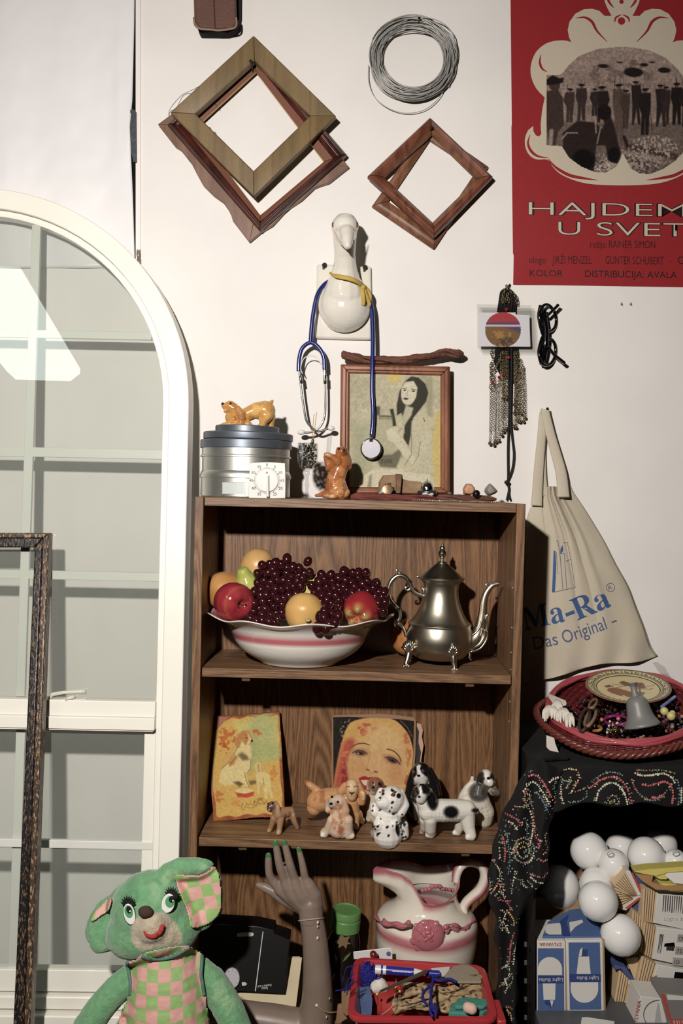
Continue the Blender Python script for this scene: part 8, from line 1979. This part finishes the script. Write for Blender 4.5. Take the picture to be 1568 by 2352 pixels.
# right ear: a folded pad, left ear seen from the side
g.ell(1010,430,-30,215,270,70,14).chain((760,250,0,90),(860,195,20,82),(1000,190,30,80),(1090,180,24,58),(1130,170,20,34)).chain((1080,660,10,70),(1000,690,10,60),(1180,560,0,60),(1190,400,0,52),(1180,270,0,46))
g.ell(230,640,-80,140,260,70,32).chain((180,640,0,40),(130,760,20,60),(170,860,30,70),(230,860,30,60)).chain((390,380,-60,60),(320,430,-60,50))
g.chain((750,1000,-20,250),(760,1180,0,300),(770,1400,10,340),(780,1650,20,370),(780,1950,30,380))
g.chain((470,1080,-10,80),(400,1180,20,120),(300,1270,50,125),(190,1400,80,125),(80,1560,100,128),(30,1720,120,120)).chain((1060,1060,-10,90),(1150,1180,0,128),(1230,1310,20,132),(1310,1460,40,134),(1380,1640,60,134),(1420,1760,80,120))
bot = g.pt(780,1950,0).z
g.chain((560,2000,200,210),(420,2080,520,170),(380,2060,700,160)).chain((1000,2000,200,210),(1120,2080,520,170),(1160,2060,700,160))
me = g.mesh(.0042,6); Vb = coords(me); me.update()
# soft, slightly tufted surface
nrm = np.empty(len(Vb)*3); me.vertices.foreach_get('normal', nrm); nrm = nrm.reshape(-1,3)
nz = np.array([mnoise.noise(Vector(p)*95)+.6*mnoise.noise(Vector(p)*210) for p in Vb]); Vb = Vb+nrm*(nz*.0011)[:, None]; Vb[:, 2] = np.maximum(Vb[:, 2],.001)
me.vertices.foreach_set('co', Vb.ravel()); me.update()
GR, GR2, BE = (106,162,112),(134,178,128),(196,180,152)
X, Y = proj_np(Vb); front = Vb[:, 1] < by_-.03
bops = [('bg', GR),('b', 330,2050,90,60, GR2,30,.4,3),('b', 250,2200,70,60,(128,172,118),22,.4,5),('b', 520,2280,60,80, GR2,24,.4,7),('b', 300,2060,40,60,(88,146,98),22,.42,8),('e', *B3(445,370),10,30,20,(92,150,102),10),('b', 460,2000,60,30,(140,182,136),16,.42,11),('b', 400,2020,60,40, GR2,18,.45,12)]
muz = ('p', cm2(L(B3,(490,640),(545,605),(600,590),(680,582),(740,588),(800,640),(850,700),(882,770),(884,840),(820,860),(700,880),(600,905),(540,915),(490,870),(455,810),(450,730),(465,680)),3, True), BE, 5)
cA = raster(bops, X, Y); cB = raster(bops+[muz, ('b', 340,2150,60,30,(190,168,132),12,.45,15),('l', cm2(L(B3,(735,640),(740,720),(725,800),(720,850)),4),4,(172,150,122),6)], X, Y); cA[front] = cB[front]
set_col(me, cA); link('body', me, FUR, bear)
def bsurf(px, py, rad=5):
    d = (X-px)**2+(Y-py)**2; m_ = d < rad**2
    if not m_.any(): m_ = d < d.min()+40
    return Vb[m_][:, 1].min()
CHK = mat('checked_cotton', (236,176,168), rough=.8, bump=.15, bscale=400)
def checker(m, sz, rot, c1, c2):
    N, K = nt(m); b = N['Principled BSDF']; tc = N.new('ShaderNodeTexCoord'); mp = N.new('ShaderNodeMapping'); mp.inputs['Scale'].default_value = (1,0,1); mp.inputs['Location'].default_value = (.013,.0311,.009); mp.inputs['Rotation'].default_value = (0, rot, 0)
    ck = N.new('ShaderNodeTexChecker'); ck.inputs['Scale'].default_value = 1/sz; ck.inputs['Color1'].default_value = (*lin(c1),1); ck.inputs['Color2'].default_value = (*lin(c2),1)
    ns = N.new('ShaderNodeTexNoise'); ns.inputs['Scale'].default_value = 14; ad = N.new('ShaderNodeVectorMath'); ad.operation = 'MULTIPLY_ADD'; ad.inputs[1].default_value = (.008,0,.008)
    K.new(tc.outputs['Object'], ns.inputs[0]); K.new(ns.outputs['Color'], ad.inputs[0]); K.new(tc.outputs['Object'], ad.inputs[2]); K.new(ad.outputs[0], mp.inputs[0]); K.new(mp.outputs[0], ck.inputs[0]); K.new(ck.outputs['Color'], b.inputs['Base Color'])
checker(CHK, 28*pm(by_-.08),.03,(222,162,152),(148,184,106))
def body_patch(poly, name, m, e, edge=None, parent=bear, res=60, th=.002, rad=6, sm_it=4, puff=0):
    xs = [p[0] for p in poly]; ys = [p[1] for p in poly]; nx, ny = res, int(res*(max(ys)-min(ys))/(max(xs)-min(xs)))+1
    gx = np.linspace(min(xs), max(xs), nx+1); gy = np.linspace(min(ys), max(ys), ny+1); D = np.zeros((ny+1, nx+1))
    for j, y in enumerate(gy):
        for i, x in enumerate(gx): D[j, i] = bsurf(x, y, rad)
    for _ in range(sm_it):
        Dp = np.pad(D, 1, mode='edge'); D = np.minimum(D, (Dp[:-2,1:-1]+Dp[2:, 1:-1]+Dp[1:-1, :-2]+Dp[1:-1,2:]+4*D)/8)
    GX, GY = np.meshgrid(gx, gy); ins = inside(GX, GY, poly)
    v = [tuple(P(GX[j, i], GY[j, i], D[j, i]-e)) for j in range(ny+1) for i in range(nx+1)]; w_ = nx+1
    # pull the outermost points onto the outline
    f = []
    for j in range(ny):
        for i in range(nx):
            q_ = (j*w_+i, (j+1)*w_+i, (j+1)*w_+i+1, j*w_+i+1)
            if sum(ins.ravel()[list(q_)]) >= 2: f.append(q_)
    m_ = MB(); m_.v = v; m_.f = f; o = m_.build(name, m, parent, smooth=True, solid=th)
    return o, (lambda px, py: D[int(np.clip(round((py-gy[0])/(gy[-1]-gy[0])*ny),0, ny)), int(np.clip(round((px-gx[0])/(gx[-1]-gx[0])*nx),0, nx))]-e)
dress = cm2(L(B3,(560,945),(640,975),(720,975),(820,940),(940,880),(1000,905),(1050,935),(1062,1000),(1055,1120),(1075,1240),(1095,1400),(1115,1540),(1130,1800),(330,1800),(350,1530),(380,1430),(430,1300),(444,1200),(432,1100),(418,1020),(480,1000)),3, True)
do, dfn = body_patch(dress, 'checked_bib', CHK, .005, res=70, rad=7)
BIND = mat('green_binding', (82,120,108), rough=.7)
for q_ in ([(540,955),(620,978),(720,980),(820,955),(900,912),(955,880)],[(418,1010),(432,1100),(446,1200),(440,1290)],[(1062,950),(1056,1040),(1052,1120),(1066,1210),(1078,1290)]):
    MB().tube([P(x, y, min(dfn(x, y), bsurf(x, y))-.003) for x, y in cm2(L(B3, *q_),6)],.0032,8).build('binding', BIND, bear, smooth=True)
col_ = cm2(L(B3,(555,940),(690,905),(800,880),(940,868),(950,885),(890,915),(800,950),(700,972),(600,968)),3, True)
body_patch(col_, 'collar', CHK, .004, res=40, rad=7)
ear1 = cm2(L(B3,(830,262),(900,265),(980,275),(1060,262),(1120,225),(1158,190),(1195,240),(1210,330),(1222,440),(1212,560),(1170,630),(1100,680),(1030,705),(968,706),(955,640),(935,560),(900,480),(870,410),(845,330)),3, True)
CHK2 = mat('checked_cotton_ear', (236,176,168), rough=.8); checker(CHK2,29*pm(by_-.03),.22,(226,168,156),(150,190,108))
body_patch(ear1, 'ear_lining', CHK2,.004, res=46, rad=7, sm_it=8)
ear2 = cm2(L(B3,(280,455),(235,480),(195,530),(150,570),(120,610),(104,655),(150,640),(200,600),(235,585),(262,540)),3, True)
body_patch(ear2, 'ear_lining', CHK2,.004, res=30, rad=7, sm_it=6)
EW = mat('eye_white', (244,242,236), rough=.25, coat=.4); EG = mat('eye_green', (86,168,112), rough=.25, coat=.4); LSH = mat('felt_black', (14,14,15), rough=.8)
def oval(cx, cy, rx, ry, rot, y, th, m, nm, par, n=36):
    a = math.radians(rot); pts = []
    for t in np.linspace(0,2*PI, n+1)[:-1]:
        u, v_ = rx*math.cos(t), ry*math.sin(t); pts.append(B3(cx+u*math.cos(a)-v_*math.sin(a), cy+u*math.sin(a)+v_*math.cos(a)))
    return MB().slab(pts, y, y+th).build(nm, m, par, bevel=.0006)
for cx, cy, rx, ry, rot, gx_, gy_, px_2, py_2, lx, ly, lr in ((436,598,48,90,-12,430,575,432,560,424,496,14),(768,505,56,82,12,785,490,800,470,800,420,-14)):
    px, py = B3(cx, cy); ys = min(bsurf(*B3(cx, cy-50)), bsurf(px, py), bsurf(*B3(cx, cy+60)))-.002
    oval(cx+1, cy+3, rx+4, ry+4, rot, ys+.0004,.004, LSH, 'eye_rim', bear)
    e_ = oval(cx, cy, rx, ry, rot, ys-.0014,.0025, EW, 'eye', bear); oval(gx_, gy_, rx*.74, ry*.62, rot, ys-.0024,.001, EG, 'iris', e_); oval(px_2, py_2, rx*.46, ry*.36, rot, ys-.0032,.001, LSH, 'pupil', e_); oval(px_2+10, py_2+12,7,8,0, ys-.0038,.0006, EW, 'glint', e_)
    pts = []; a0 = math.radians(lr*.5)
    for k in range(19):
        t = PI+PI*k/18; rr = 66 if k % 2 else 46; X_, Y_ = rr*math.cos(t),(rr+(22 if k % 2 else 10))*math.sin(t); pts.append(B3(lx+X_*math.cos(a0)-Y_*math.sin(a0), ly+24+X_*math.sin(a0)+Y_*math.cos(a0)))
    for k in range(9): 
        t = PI*k/8; X_, Y_ = 46*math.cos(t),26*math.sin(t); pts.append(B3(lx+X_, ly+28+Y_*.9))
    MB().slab(pts, ys+.0012, ys+.0032).build('eyelashes', LSH, bear, bevel=.0003)
nx_, ny_ = B3(578,578); ns_ = bsurf(nx_, ny_+6)
MB().ell(P(nx_, ny_, ns_-.001),(.0135,.010,.0105), Matrix.Rotation(.15,3, 'Y')).build('nose', mat('brown_plush', (72,48,36), rough=.9, bump=1, bscale=260), bear, smooth=True)
mp_ = cm2(L(B3,(560,742),(585,775),(625,788),(665,778),(700,748),(718,700),(722,685)),6)
MB().tube([P(x, y, bsurf(x, y, 4)-.0012) for x, y in mp_],[.0012,.0032,.0042,.0044,.0042,.0044,.0024],8, flat=.5, up=(0,-1,0)).build('mouth', mat('red_felt_mouth', (176,48,46), rough=.8), bear, smooth=True)
